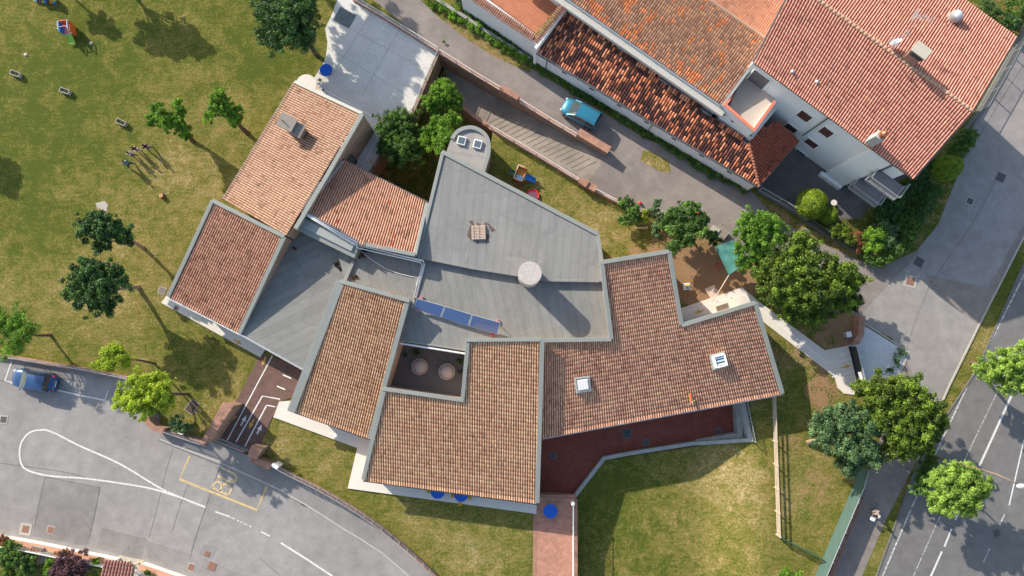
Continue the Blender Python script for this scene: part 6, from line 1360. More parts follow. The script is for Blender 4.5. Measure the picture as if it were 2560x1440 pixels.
# ================================================================== CARS
def car(label, base, ang, L, W, Ht, paint, roof0, roof1, hood=.30, seed=0):
    """local frame: x forward. roof0/roof1: fractions along the length (from the rear) of the roof panel"""
    c = P(base[0], base[1], 0); t = thing('parked_car', label, 'car', (c.x, c.y, 0.02), rad(ang))
    rg = random.Random(seed)
    # lower body: lofted sections (x, half width, shoulder z, top z)
    xs = [-.5,-.485,-.44,-.36,-.2,0,.16,.28,.36,.43,.475,.497]
    hw = [.36,.42,.465,.485,.5,.5,.5,.495,.48,.44,.38,.28]
    sh = [.50,.56,.60,.62,.62,.61,.60,.585,.56,.52,.46,.38]
    tp = [.52,.60,.65,.66,.665,.66,.655,.64,.615,.575,.51,.42]
    V = []; k = 0
    for x, w, s_, tz_ in zip(xs, hw, sh, tp):
        w *= W; X = x*L; s_ *= Ht; tz_ *= Ht; b = .2
        ring = [(w*.86,b),(w*.97,b+.14),(w,s_*.62),(w*.97,s_*.92),(w*.88,s_+.02),(w*.55,tz_),(0,tz_+.01)]
        ring = ring+[(-a,z) for a, z in reversed(ring[:-1])]; k = len(ring); V += [(X, a, z) for a, z in ring]
    n = len(xs); Fc = [(i*k+j, i*k+j+1, (i+1)*k+j+1, (i+1)*k+j) for i in range(n-1) for j in range(k-1)]
    Fc += [tuple(range(k)), tuple(reversed(range((n-1)*k, n*k)))]+[(i*k, (i+1)*k, (i+1)*k+k-1, i*k+k-1) for i in range(n-1)]
    m = MB(); m.add(V, Fc); b = local(m, 'body', paint, t, smooth=True)
    # greenhouse
    xr0, xr1 = (roof0-.5)*L, (roof1-.5)*L; zb = .62*Ht; zr = Ht*.985; wr = W*.385; wb = W*.465
    xw = (roof1+.205-.5)*L; xt = (roof0-.06-.5)*L
    m = MB(); vs = []
    for i in range(7):
        u = i/6; X = xr0+(xr1-xr0)*u; cz = zr-.035*abs(u-.45)*2
        for q in (-1,-.8,0,.8,1): vs.append((X, q*wr, cz+.025*(1-q*q)-(.04 if abs(q) == 1 else 0)))
    m.add(vs, [(i*5+j, (i+1)*5+j, (i+1)*5+j+1, i*5+j+1) for i in range(6) for j in range(4)])
    m2 = [(xr0, wr), (xr1, wr)]
    local(m, 'roof', paint, t, smooth=True)
    m = MB(); zc = zr-.06
    for s_ in (-1, 1):   # pillars
        for (xa, xb) in ((xr1, xw), (xr0, xt)): m.bar((xa, s_*wr, zc), (xb, s_*wb*.98, zb), .07, .07)
        m.bar((xr0, s_*wr, zc+.01), (xr1, s_*wr, zc+.01), .06, .05); xm = (xr0+xr1)/2-.1; m.bar((xm, s_*wr*1.01, zc), (xm, s_*wb*.99, zb), .09, .04)
    local(m, 'pillars', paint, t)
    def pane(name, q, mat=GLASS):
        mm = MB(); mm.add(q, [(0,1,2,3)]); return local(mm, name, mat, t)
    GW = m_glass('car_glass_%d' % seed, (0.10,0.12,0.12) if seed else (0.06,0.08,0.09), .06)
    pane('windscreen', [(xr1, -wr, zc+.03), (xr1, wr, zc+.03), (xw, wb*.95, zb+.02), (xw, -wb*.95, zb+.02)], GW)
    pane('rear_window', [(xr0, wr*.97, zc+.02), (xr0, -wr*.97, zc+.02), (xt, -wb*.9, zb+.04), (xt, wb*.9, zb+.04)])
    for s_ in (-1, 1):
        q = [(xr0, s_*wr*1.01, zc), (xr1, s_*wr*1.01, zc), (xw*.97, s_*wb, zb), (xt, s_*wb, zb)]
        pane('side_window', q if s_ < 0 else q[::-1])
        m = MB(); m.ball((xw-.12, s_*(W/2+.07), zb+.02), (.07,.09,.06), 10, 6); local(m, 'mirror', paint, t, smooth=True)
        m = MB(); m.ball((.455*L, s_*W*.33, .47*Ht), (.17,.15,.075), 12, 6); local(m, 'headlight', simple('headlamp_%d%d' % (seed, s_ > 0), (0.42,0.46,0.48), .25, .02), t, smooth=True)
        m = MB(); m.box((-.468*L, s_*W*.385, .60*Ht), (.16,.14,.26)); local(m, 'tail_light', simple('tail_lamp_%d%d' % (seed, s_ > 0), (0.6,0.015,0.02), .25, .05), t, bevel=.03)
        m = MB(); m.bar((xr0+.2, s_*wr*.93, zr+.0), (xr1-.2, s_*wr*.93, zr+.0), .025, .02); local(m, 'roof_rail', GUTT, t)
        for wx in (.31*L, -.30*L):
            m = MB(); R = Matrix.Rotation(rad(90), 3, 'X')
            m.lathe((0,0,0), [(.17,-.1),(.29,-.1),(.31,-.06),(.31,.06),(.29,.1),(.17,.1)], 24); m.v = [tuple(R @ Vector(v)+Vector((wx, s_*(W/2-.09), .31))) for v in m.v]
            ty = local(m, 'wheel', BLACKR, t, smooth=True)
            m = MB(); m.cyl((0,0,-.085), .19, .17, 20); m.v = [tuple(R @ Vector(v)+Vector((wx, s_*(W/2-.09), .31))) for v in m.v]
            local(m, 'rim', STEEL, ty)
    m = MB(); m.box((-.497*L, 0, .47*Ht), (.03,.5,.12)); local(m, 'number_plate', WHITE, t)
    m = MB(); m.bar((.2, 0, zr+.03), (.12, 0, zr+.03), .01, .01); m.tube([(xr0+.25, 0, zr), (xr0+.12, 0, zr+.2)], .01, 5); local(m, 'aerial', BLACKR, t)
    m = MB(); m.box((.495*L, 0, .3*Ht), (.05, W*.6, .14)); local(m, 'grille', BLACKR, t)
    return t
def carpaint(name, c):
    m, n, b = nt(name); b.inputs['Base Color'].default_value = (*c, 1); b.inputs['Metallic'].default_value = .35; b.inputs['Roughness'].default_value = .38
    b.inputs['Coat Weight'].default_value = .8; b.inputs['Coat Roughness'].default_value = .06; return m
car('cyan blue compact van parked in the lane beside the ivy strip', (1450,290), 151, 3.8, 1.72, 1.62, carpaint('cyan_paint', (0.03,0.22,0.34)), .07, .585, seed=0)
car('dark blue hatchback parked below the street wall at the left edge', (98,950), 170.5, 4.05, 1.70, 1.46, carpaint('deep_blue_paint', (0.03,0.085,0.22)), .17, .555, seed=1)

# ================================================================== PEOPLE
SKIN = simple('skin', (0.45,0.26,0.18), .6, .08); HAIRD = simple('dark_hair', (0.03,0.02,0.016), .8, .2)
def skin_obj(name, joints, edges, mat, parent, sub=1, rs=1.0):
    me = bpy.data.meshes.new(name); me.from_pydata([j[0] for j in joints], edges, []); ob = bpy.data.objects.new(name, me); C.objects.link(ob); ob.parent = parent
    sm_ = ob.modifiers.new('skin', 'SKIN'); 
    me.skin_vertices or None
    bm = bmesh.new(); bm.from_mesh(me); lay = bm.verts.layers.skin.verify(); bm.verts.ensure_lookup_table()
    for v, j in zip(bm.verts, joints):
        r = j[1]; v[lay].radius = (r*rs, r*rs) if isinstance(r, (int, float)) else (r[0]*rs, r[1]*rs); v[lay].use_root = (v.index == 0)
    bm.to_mesh(me); bm.free(); sm_.use_smooth_shade = True; sm_.branch_smoothing = .6
    s2 = ob.modifiers.new('sub', 'SUBSURF'); s2.levels = sub; s2.render_levels = sub
    me.materials.append(mat); return ob
def person(label, foot, ang, h, top, legs, shoes, hair=HAIRD, stance=.16, arms='down', hairlong=False, step=.0, z0=0.0, belt=None, cap=None):
    c = P(foot[0], foot[1], z0); t = thing('person', label, 'person', (c.x, c.y, z0+.01), rad(ang)); s = h/1.75
    # local: x forward, y left
    def J(x, y, z, r): return ((x*s, y*s, z*s), r*s if isinstance(r, (int, float)) else (r[0]*s, r[1]*s))
    j = [J(0,0,.95,(.13,.10)), J(0,0,1.15,(.12,.095)), J(.01,0,1.36,(.15,.10)), J(0,0,1.48,.055), J(.01,0,1.56,.05), J(.02,0,1.66,(.078,.09)), J(.02,0,1.73,.06)]
    e = [(0,1),(1,2),(2,3),(3,4),(4,5),(5,6)]
    hands = {}
    for sd in (1, -1):
        b = len(j); st = stance*sd; fx = step*sd
        j += [J(0,sd*.09,.88,.085), J(fx*.5,sd*.09+st*.35,.50,.06), J(fx,sd*.09+st*.8,.10,.042), J(fx+.13,sd*.09+st*.85,.04,.035)]
        e += [(0,b),(b,b+1),(b+1,b+2),(b+2,b+3)]
        b = len(j)
        if arms == 'down': el, wr = (-.02,sd*.27,1.13), (.06,sd*.29,.88)
        elif arms == 'folded': el, wr = (.02,sd*.27,1.15), (.2,sd*.10,1.12)
        else: el, wr = (.12,sd*.27,1.16), (.28,sd*.16,1.22)
        j += [J(0,sd*.17,1.40,.058), J(*el,.042), J(*wr,.03)]; e += [(2,b),(b,b+1),(b+1,b+2)]
        d = Vector(wr)-Vector(el); d.normalize(); pl = Vector(wr)+d*.08; pi_ = len(j); j.append(J(*pl,(.034,.018))); e.append((b+2,pi_))
        side = Vector((0,1,0)).cross(d); side = side.normalized() if side.length > .1 else Vector((1,0,0))
        for f, (o_, ln) in enumerate(((-.03,.070),(-.01,.082),(.01,.078),(.03,.06))):
            q = pl+side*o_+d*ln*.5; q2 = pl+side*o_*1.1+d*ln+Vector((0,-sd*.02,0)); i_ = len(j); j += [J(*q,.009), J(*q2,.008)]; e += [(pi_,i_),(i_,i_+1)]
        q = Vector(wr)+d*.03+side*.045; i_ = len(j); j += [J(*q,.011), J(*(q+d*.04+side*.012),.009)]; e += [(pi_,i_),(i_,i_+1)]
    skin_obj('body', j, e, SKIN, t, rs=1.15)
    j = [J(0,0,1.02,(.165,.12)), J(0,0,1.2,(.155,.115)), J(.01,0,1.37,(.175,.115)), J(0,0,1.46,.07)]; e = [(0,1),(1,2),(2,3)]
    for sd in (1, -1):
        b = len(j); el, wr = ((-.02,sd*.27,1.13), (.05,sd*.285,.93)) if arms == 'down' else (((.02,sd*.27,1.15), (.15,sd*.15,1.13)) if arms == 'folded' else ((.12,sd*.27,1.16), (.23,sd*.19,1.2)))
        j += [J(0,sd*.18,1.40,.075), J(*el,.056), J(*wr,.046)]; e += [(2,b),(b,b+1),(b+1,b+2)]
    skin_obj('top', j, e, top, t, rs=1.35)
    j = [J(0,0,1.0,(.15,.115))]; e = []
    for sd in (1, -1):
        b = len(j); st = stance*sd; fx = step*sd; j += [J(0,sd*.09,.88,.105), J(fx*.5,sd*.09+st*.35,.50,.075), J(fx,sd*.09+st*.8,.13,.06)]; e += [(0,b),(b,b+1),(b+1,b+2)]
        m = MB(); m.ball(((fx+.07)*s, (sd*.09+st*.83)*s, .045*s), (.14*s,.055*s,.05*s), 10, 6); local(m, 'shoe', shoes, t, smooth=True)
    skin_obj('trousers', j, e, legs, t, rs=1.4)
    m = MB(); m.ball((0, 0, 1.69*s), (.115*s,.1*s,.115*s), 16, 10)
    if hairlong: m.ball((-.07*s, 0, 1.58*s), (.07*s,.095*s,.14*s), 12, 8)
    local(m, 'hair', cap or hair, t, smooth=True)
    m = MB(); m.ball((.115*s, 0, 1.645*s), (.022*s,.014*s,.022*s), 8, 6); local(m, 'nose', SKIN, t, smooth=True)
    for sd in (1, -1): m = MB(); m.ball((.098*s, sd*.032*s, 1.67*s), .012*s, 8, 6); local(m, 'eye', HAIRD, t)
    m = MB(); m.box((.1*s, 0, 1.605*s), (.012*s,.045*s,.008*s)); local(m, 'mouth', REDP, t)
    if belt: m = MB(); m.lathe((0,0,.96*s), [(.165*s,0),(.17*s,.04*s),(.165*s,.12*s)], 18); m.v = [(v[0]*.85, v[1], v[2]) for v in m.v]; local(m, 'tied_jumper', belt, t)
    return t
NAVY = simple('navy_cloth', (0.015,0.016,0.03), .9, .2); JEAN = simple('dark_jeans', (0.03,0.05,0.09), .9, .15); LILAC = simple('pale_grey_cloth', (0.45,0.44,0.52), .9, .08)
TEAL = simple('teal_top', (0.01,0.22,0.33), .8, .1); GREYT = simple('grey_trousers', (0.18,0.17,0.22), .9, .1)
person('person in a bright teal blue top and dark jeans, standing with legs apart', (330,414), 135, 1.58, TEAL, JEAN, GREYT, arms='folded', stance=.30, belt=LILAC)
person('person in a white top with black sleeves beside the teal figure', (339,391), 130, 1.5, LILAC, GREYT, NAVY, arms='raised', stance=.06, hairlong=True)
person('person in a black top and pale blue-grey trousers', (351,379), 125, 1.52, NAVY, LILAC, LILAC, arms='folded', stance=.05, hairlong=True)
person('person in a black top and greyish trousers, rightmost of the four', (379,374), 140, 1.6, NAVY, GREYT, NAVY, arms='folded', stance=.22, hairlong=True)

# ================================================================== CYCLIST
bk = P(2175,1276,0); BA = math.atan2(-38, -17)
bt = thing('bicycle', 'city bicycle with a white front basket ridden down the cycle path', 'bicycle', (bk.x, bk.y, .01), BA)
RIMC = simple('bright_rim', (0.5,0.5,0.52), .3, .05, metal=.6); FRM = simple('dark_frame', (0.04,0.04,0.05), .35, .1)
Rx = Matrix.Rotation(rad(90), 3, 'X')
for wx in (.54, -.54):
    m = MB(); m.lathe((0,0,0), [(.315,-.018),(.345,-.012),(.345,.012),(.315,.018),(.315,-.018)], 32); m.v = [tuple(Rx @ Vector(v)+Vector((wx,0,.35))) for v in m.v]; w_ = local(m, 'wheel', BLACKR, bt)
    m = MB(); m.lathe((0,0,0), [(.295,-.012),(.315,-.012),(.315,.012),(.295,.012),(.295,-.012)], 32); m.v = [tuple(Rx @ Vector(v)+Vector((wx,0,.35))) for v in m.v]
    for k in range(12): a = k*math.pi/6; m.bar((wx, 0, .35), (wx+.3*math.cos(a), 0, .35+.3*math.sin(a)), .004, .004)
    local(m, 'rim', RIMC, w_)
m = MB()
for a, b in (((-.54,0,.35),(-.12,0,.30)),((-.12,0,.30),(-.2,0,.86)),((-.12,0,.30),(.38,0,.78)),((-.18,0,.62),(.37,0,.84)),((-.54,0,.35),(-.2,0,.7)),((.38,0,.95),(.54,0,.35))): m.tube([a, b], .016, 8)
local(m, 'frame', FRM, bt)
m = MB(); m.tube([(.2,.28,1.02),(.36,.2,1.05),(.38,0,1.0),(.36,-.2,1.05),(.2,-.28,1.02)], .013, 8); local(m, 'handlebar', STEEL, bt)
m = MB(); m.ball((-.22,0,.92), (.13,.08,.04), 12, 6); local(m, 'saddle', BLACKR, bt, smooth=True)
m = MB(); m.box((.60,0,.86), (.28,.32,.24), taper=1.12); local(m, 'basket', WHITE, bt, bevel=.02)
m = MB(); m.bar((-.12,-.16,.18), (-.12,.16,.42), .02, .02); m.box((-.12,.16,.43), (.1,.09,.02)); m.box((-.12,-.16,.17), (.1,.09,.02)); local(m, 'pedals', BLACKR, bt)
ct = thing('person', 'cyclist in a pinkish shirt and pale cap riding the bicycle', 'person', (bk.x, bk.y, .01), BA)
j = [((-.2,0,1.0),(.14,.11)), ((-.1,0,1.2),(.13,.1)), ((.04,0,1.4),(.15,.1)), ((.09,0,1.5),.055), ((.12,0,1.57),.05), ((.16,0,1.66),(.08,.09)), ((.17,0,1.73),.06)]; e = [(i, i+1) for i in range(6)]
for sd, kn, an in ((1,(.16,.11,.78),(.02,.15,.42)), (-1,(.06,-.14,.62),(-.12,-.16,.2))):
    b = len(j); j += [((-.17,sd*.09,.95),.085), (kn,.06), (an,.042), ((an[0]+.12,an[1],an[2]-.04),.034)]; e += [(0,b),(b,b+1),(b+1,b+2),(b+2,b+3)]
    b = len(j); j += [((.03,sd*.18,1.42),.06), ((.1,sd*.3,1.18),.043), ((.22,sd*.26,1.06),.03), ((.26,sd*.25,1.045),(.034,.02))]; e += [(2,b),(b,b+1),(b+1,b+2),(b+2,b+3)]
    for f in range(4): i_ = len(j); j += [((.29,sd*(.22+.02*f),1.03),.009), ((.30,sd*(.22+.02*f),1.0),.008)]; e += [(b+3,i_),(i_,i_+1)]
    i_ = len(j); j += [((.25,sd*.21,1.03),.011), ((.27,sd*.19,1.01),.009)]; e += [(b+3,i_),(i_,i_+1)]
skin_obj('body', j, e, SKIN, ct)
j = [((-.19,0,1.05),(.17,.13)), ((-.1,0,1.2),(.165,.12)), ((.04,0,1.4),(.18,.12)), ((.07,0,1.47),.07)]; e = [(0,1),(1,2),(2,3)]
for sd in (1, -1): b = len(j); j += [((.03,sd*.18,1.42),.078), ((.08,sd*.27,1.25),.066)]; e += [(2,b),(b,b+1)]
skin_obj('shirt', j, e, simple('pinkish_shirt', (0.38,0.27,0.27), .9, .25, 9), ct)
j = [((-.2,0,.98),(.16,.125))]; e = []
for sd, kn, an in ((1,(.16,.11,.78),(.02,.15,.42)), (-1,(.06,-.14,.62),(-.12,-.16,.2))): b = len(j); j += [((-.17,sd*.09,.95),.105), (kn,.078)]; e += [(0,b),(b,b+1)]
skin_obj('shorts', j, e, simple('beige_shorts', (0.38,0.33,0.27), .9, .1), ct)
m = MB(); m.ball((.15,0,1.7), (.125,.105,.1), 16, 10); m.box((.27,0,1.69), (.1,.14,.015)); local(m, 'cap', simple('pale_cap_cloth', (0.42,0.42,0.44), .8, .08), ct, smooth=True)

# ================================================================== PLAYGROUND AND GARDEN THINGS
def tbl(label, px, z, r, group='round blue tables', chairs=()):
    c = P(px[0], px[1], z+.55); t = thing('round_table', label, 'table', (c.x, c.y, z), 0, group)
    m = MB(); m.cyl((0,0,.52), r, .035, 48); local(m, 'tabletop', BLUE, t, bevel=.01)
    for a in range(4): q = (math.cos(a*math.pi/2+.4)*r*.7, math.sin(a*math.pi/2+.4)*r*.7); m = MB(); m.tube([(q[0], q[1], 0), (q[0]*.9, q[1]*.9, .52)], .022, 8); local(m, 'leg', STEEL, t)
    return t
tbl('blue round table on the sunny corner of the pale patio', (815,175), .07, .60)
tbl('blue round table half under the eave, left of its pair on the white walkway', (1094,1229), .15, .64)
tbl('blue round table half under the eave, right of its pair on the white walkway', (1153,1236), .15, .64)
tbl('blue round table alone on the pink brick path', (1376,1278), .06, .63)
def chair(label, loc, ang, mat, group):
    t = thing('child_chair', label, 'chair', loc, rad(ang), group)
    m = MB(); m.box((0,0,.31), (.30,.32,.025)); local(m, 'seat', mat, t, bevel=.01)
    m = MB(); m.box((-.15,0,.50), (.025,.32,.22)); local(m, 'backrest', mat, t, bevel=.01)
    for sx in (-1, 1):
        for sy in (-1, 1): m = MB(); m.tube([(sx*.13, sy*.13, .3), (sx*.16, sy*.15, 0)], .012, 6); local(m, 'leg', STEEL, t)
    return t
def at(px, py, z): c = P(px, py, z); return (c.x, c.y, z)
GCH = 'small orange chairs at the blue tables'
ORC = simple('orange_chair', (0.62,0.32,0.03), .5, .1); BRC = simple('brown_chair', (0.30,0.20,0.14), .7, .15)
chair('orange chair on the left side of the left blue walkway table', at(1073,1226,.15), -20, ORC, GCH)
chair('orange chair on the left side of the right blue walkway table', at(1133,1237,.15), 0, ORC, GCH)
chair('orange chair on the right side of the right blue walkway table', at(1175,1243,.15), 200, ORC, GCH)
chair('orange chair below the right blue walkway table', at(1150,1257,.15), 95, ORC, GCH)
GCB = 'brown wooden chairs on the patio'
chair('small brown wooden chair tucked under the patio table', at(826,188,.07), 135, BRC, GCB)
chair('small brown wooden chair standing alone on the sunny patio', at(802,203,.07), 60, BRC, GCB)
bn = thing('child_bench', 'small grey bench lying in the sun beside the wall of the pale roof', 'bench', at(803,218,.07), rad(-55)); m = MB(); m.box((0,0,.32), (.75,.26,.03)); local(m, 'seat', LILAC, bn)
for s_ in (-1, 1): m = MB(); m.box((s_*.3,0,.15), (.04,.24,.3)); local(m, 'leg', NAVY, bn)
# flower troughs
proto = thing('flower_trough', 'white-rimmed flower trough nearest the left edge of the lawn', 'planter', at(44,187,0), rad(-20), 'flower troughs in a row on the lawn')
m = MB()
for c_, s_ in (((0,.19,.2),(.92,.045,.4)),((0,-.19,.2),(.92,.045,.4)),((.44,0,.2),(.045,.335,.4)),((-.44,0,.2),(.045,.335,.4))): m.box(c_, s_)
local(m, 'trough', simple('trough_concrete', (0.46,0.44,0.41), .8, .1), proto)
m = MB(); m.box((0,0,.17), (.85,.34,.32)); local(m, 'soil', simple('potting_soil', (0.05,0.035,0.025), .95, .4, 9), proto)
lm = leaf_mesh('seedlings', [(.2,.0,.33,.2,.1,.06),(-.25,0,.33,.12,.1,.06)], 160, .08, LF['mid'], None, (0,0,0), .08, seed=5); lm.parent = proto
copy_tree(proto, at(167,230,0), rad(-19), 'white-rimmed flower trough in the middle of the row on the lawn')
copy_tree(proto, at(307,308,0), rad(-24), 'white-rimmed flower trough nearest the four people')
# play tower
pt = thing('play_tower', 'blue, orange and red plastic play tower with a green slide on the lawn', 'play tower', at(181,80,0), rad(-82))
m = MB(); m.box((0,0,.3), (.95,.8,.6)); local(m, 'base_block', ORANGEP, pt, bevel=.05)
for y_ in (-.44, .44): m = MB(); m.box((0,y_,.75), (1.0,.07,1.05 if y_ < 0 else .8)); local(m, 'side_panel', BLUEP if y_ < 0 else ORANGEP, pt, bevel=.05)
m = MB(); m.box((0,0,.64), (1.0,.8,.06)); local(m, 'deck', PINKP, pt)
m = MB(); m.box((-.5,0,.8), (.07,.8,1.0)); local(m, 'climbing_panel', ORANGEP, pt, bevel=.04)
for y_ in (-.44, .44): m = MB(); m.tube([(-.5,y_,1.3),(-.35,y_,1.45),(.35,y_,1.45),(.5,y_,1.3)], .05, 8); local(m, 'hand_rail', LBLUEP, pt)
m = MB(); m.tube([(.1,-.4,1.4),(.1,.4,1.4)], .035, 8); local(m, 'cross_bar', PINKP, pt)
m = MB(); m.tube([(-.5,-.35,1.3),(-.5,.35,1.3)], .05, 8); local(m, 'top_bar', REDP, pt)
m = MB(); m.lathe((0,0,0), [(.16,-.04),(.22,-.04),(.22,.04),(.16,.04),(.16,-.04)], 20); Ry = Matrix.Rotation(rad(90), 3, 'Y'); m.v = [tuple(Ry @ Vector(v)+Vector((-.58,0,.95))) for v in m.v]; local(m, 'porthole', REDP, pt)
m = MB(); m.add([(.5,-.24,.66),(.5,.24,.66),(1.1,.26,.16),(1.1,-.26,.16),(1.3,-.26,.12),(1.3,.26,.12)], [(0,1,2,3),(3,2,5,4)]); m.bar((.5,-.26,.72), (1.22,-.28,.2), .04, .12); m.bar((.5,.26,.72), (1.22,.28,.2), .04, .12); local(m, 'slide', LIMEP, pt)
m = MB(); m.box((.2,.0,.7), (.2,.2,.1)); local(m, 'seat_block', YELP, pt)
# play train at the top edge
tt = thing('play_train', 'long colourful plastic play tunnel with ball feet at the top edge of the lawn', 'play tunnel', at(118,0,0), rad(-8))
m = MB(); m.box((0,.15,.5), (1.7,.55,.7)); local(m, 'tunnel', ORANGEP, tt, bevel=.12)
m = MB(); m.lathe((0,0,0), [(.24,-.05),(.34,-.05),(.34,.05),(.24,.05),(.24,-.05)], 20); m.v = [tuple(Matrix.Rotation(rad(60), 3, 'Y') @ Vector(v)+Vector((.95,0,.65))) for v in m.v]; local(m, 'ring', LIMEP, tt)
for i, (x_, mt) in enumerate(((-.95,LBLUEP),(-.45,PURP),(-.2,LIMEP),(.05,BLUEP),(.55,ORANGEP),(.85,BLUEP))):
    m = MB(); m.ball((x_,-.25,.17), .16, 14, 9); local(m, 'ball_foot', mt, tt, smooth=True)
m = MB(); m.box((-1.1,.2,.35), (.4,.5,.5)); local(m, 'head_panel', LIMEP, tt, bevel=.08)
m = MB(); m.box((-.3,.2,.9), (.5,.3,.12)); local(m, 'top_panel', PURP, tt, bevel=.04)
# wooden playhouse with two slides
ph = thing('wooden_playhouse', 'small orange and red wooden playhouse on the lawn by the grey roof', 'playhouse', at(1301,441,0), rad(-20))
m = MB()
for sx in (-1, 1):
    for sy in (-1, 1): m.box((sx*.4, sy*.6, .65), (.09,.09,1.3))
m.box((0,-.62,.45), (.8,.05,.7)); m.box((-.42,0,.8), (.05,1.2,.45)); m.box((.42,.25,.8), (.05,.7,.45)); m.box((0,.62,.8), (.8,.05,.5)); local(m, 'frame', WOOD, ph)
m = MB(); m.box((-.44,0,1.33), (.09,1.35,.07)); m.box((-.1,.66,1.33), (.6,.08,.07)); m.box((-.12,-.66,1.33), (.6,.08,.07)); local(m, 'top_rail', WOODP, ph)
m = MB()
for k in range(5): m.box((-.32+.16*k, .1, .6), (.13,1.0,.04))
local(m, 'deck', WOODO, ph)
m = MB(); m.box((0,-.35,.75), (.7,.5,.05)); local(m, 'cover', LBLUEP, ph)
for k in range(4): m = MB(); m.box((0,-.7-.09*k,.5-.13*k), (.7,.06,.05)); local(m, 'ladder_step', WOOD, ph)
m = MB(); m.add([(.45,-.2,.6),(.45,.25,.6),(1.2,.25,.2),(1.2,-.2,.2),(1.5,-.2,.17),(1.5,.25,.17)], [(0,1,2,3),(3,2,5,4)]); m.bar((.45,.26,.65), (1.5,.26,.2), .05, .12); m.bar((.45,-.21,.65), (1.5,-.21,.2), .05, .12); local(m, 'slide', BLUEP, ph)
m = MB(); m.add([(-.45,-.25,.6),(-.45,.15,.6),(-1.2,.15,.2),(-1.2,-.25,.2)], [(0,3,2,1)]); m.bar((-.45,.16,.65), (-1.2,.16,.22), .04, .1); m.bar((-.45,-.26,.65), (-1.2,-.26,.22), .04, .1); local(m, 'green_slide', GREENP, ph)
# red sandpit tub
rt = thing('sandpit_tub', 'red plastic tub sandpit half hidden by the edge of the grey roof', 'sandpit', at(1331,490,0), rad(-25))
m = MB(); m.lathe((0,0,0), [(.44,.05),(.47,.05),(.60,.14),(.62,.24),(.55,.24),(.50,.14),(.46,.1)], 28); local(m, 'tub', REDP, rt, smooth=True)
m = MB(); m.cyl((0,0,.05), .5, .04, 28); local(m, 'tub_floor', PINKP, rt)
# white play cube table
wc = thing('play_table', 'white square table with a toy on it by the tiled wing', 'table', at(1713,717,0), rad(5)); m = MB(); m.box((0,0,.5), (.62,.62,.04)); local(m, 'tabletop', WHITE, wc)
for sx in (-1, 1):
    for sy in (-1, 1): m = MB(); m.box((sx*.27, sy*.27, .24), (.05,.05,.48)); local(m, 'leg', WHITE, wc)
ty_ = thing('toy_truck', 'yellow and blue toy on the white square table', 'toy', (wc.location.x+.05, wc.location.y, .52)); m = MB(); m.box((0,.1,.08), (.3,.2,.14)); local(m, 'toy_body', YELP, ty_); m = MB(); m.box((.08,-.12,.06), (.2,.16,.1)); local(m, 'toy_cab', BLUEP, ty_)
# green awning
aw = thing('green_awning', 'pale green tarpaulin awning stretched between poles under the light green tree', 'awning', at(1815,650,0))
aw_pts = [P(1831,600,2.6), P(1875,650,2.7), P(1822,688,2.3), P(1787,617,2.4)]
g_ = 9; vs = []
for i in range(g_+1):
    for k in range(g_+1):
        u, v = i/g_, k/g_; q = (aw_pts[0]*(1-u)+aw_pts[1]*u)*(1-v)+(aw_pts[3]*(1-u)+aw_pts[2]*u)*v
        q.z += -.5*u*(1-u)*v*(1-v)*4*.5+.10*math.sin(u*17+v*6)*(1-v)+.05*math.sin(v*21)
        vs.append(q)
m = MB(); m.add(vs, [(i*(g_+1)+k, (i+1)*(g_+1)+k, (i+1)*(g_+1)+k+1, i*(g_+1)+k+1) for i in range(g_) for k in range(g_)]); m.build('canvas', simple('green_tarpaulin', (0.09,0.26,0.22), .22, .3, 1.8), aw, smooth=True)
for q, e_ in ((0,(1834,592)),(1,(1880,652)),(3,(1783,612))): m = MB(); b_ = P(e_[0]-4, e_[1]+6, 0); m.tube([b_, aw_pts[q]], .04, 8); m.build('pole', GUTT, aw)
m = MB(); m.tube([aw_pts[2]+Vector((0,0,.02)), P(1806,715,1.9), P(1779,757,1.2)], .05, 8); m.build('guy_pole', WOODP, aw)
# grey deck crates, red table under the awning
dk = thing('wooden_deck_box', 'grey weathered wooden box bench beside the lane wall', 'bench', at(1800,583,0), rad(-40))
m = MB()
for k in range(6): m.box((-.5+.2*k, 0, .42), (.17,1.0,.03))
local(m, 'slat_top', WOODG, dk); m = MB(); m.box((0,0,.2), (1.15,.95,.4)); local(m, 'box_body', simple('dark_grey_wood', (0.13,0.12,0.11), .9, .3, 6), dk)
ty_ = thing('toy_bucket', 'yellow toy lying on the grey weathered box bench', 'toy', at(1787,580,.44)); m = MB(); m.lathe((0,0,0), [(.0,0),(.1,0),(.14,.14),(.12,.14)], 14); m.ball((.12,.1,.05), .07, 8, 6); local(m, 'toy_body', YELP, ty_)
dk2 = thing('pale_play_table', 'pale square play table left of the grey box bench', 'table', at(1783,578,0), rad(-35)); m = MB(); m.box((0,0,.5), (.8,.7,.05)); local(m, 'tabletop', simple('pale_grey_board', (0.42,0.41,0.37), .8, .12), dk2)
for sx in (-1, 1):
    for sy in (-1, 1): m = MB(); m.box((sx*.33, sy*.28, .24), (.06,.06,.48)); local(m, 'leg', WOODG, dk2)
rb_ = thing('toy_kitchen', 'low red toy bench sticking out from under the green awning', 'bench', at(1797,662,0), rad(55)); m = MB(); m.box((0,0,.36), (.75,.36,.05)); m.box((0,.2,.42), (.75,.04,.18)); local(m, 'seat', simple('worn_red_board', (0.40,0.13,0.09), .7, .3, 5), rb_)
for s_ in (-1, 1): m = MB(); m.box((s_*.32,0,.17), (.05,.32,.34)); local(m, 'leg', REDP, rb_)
lr = thing('log_border', 'short row of pale logs edging the yellow shrub', 'log edging', at(1600,570,0)); m = MB()
for k in range(4): m.tube([(-.45+.3*k,0,.08),(-.2+.3*k,.02*k,.08)], .09, 8)
local(m, 'logs', WOODP, lr)
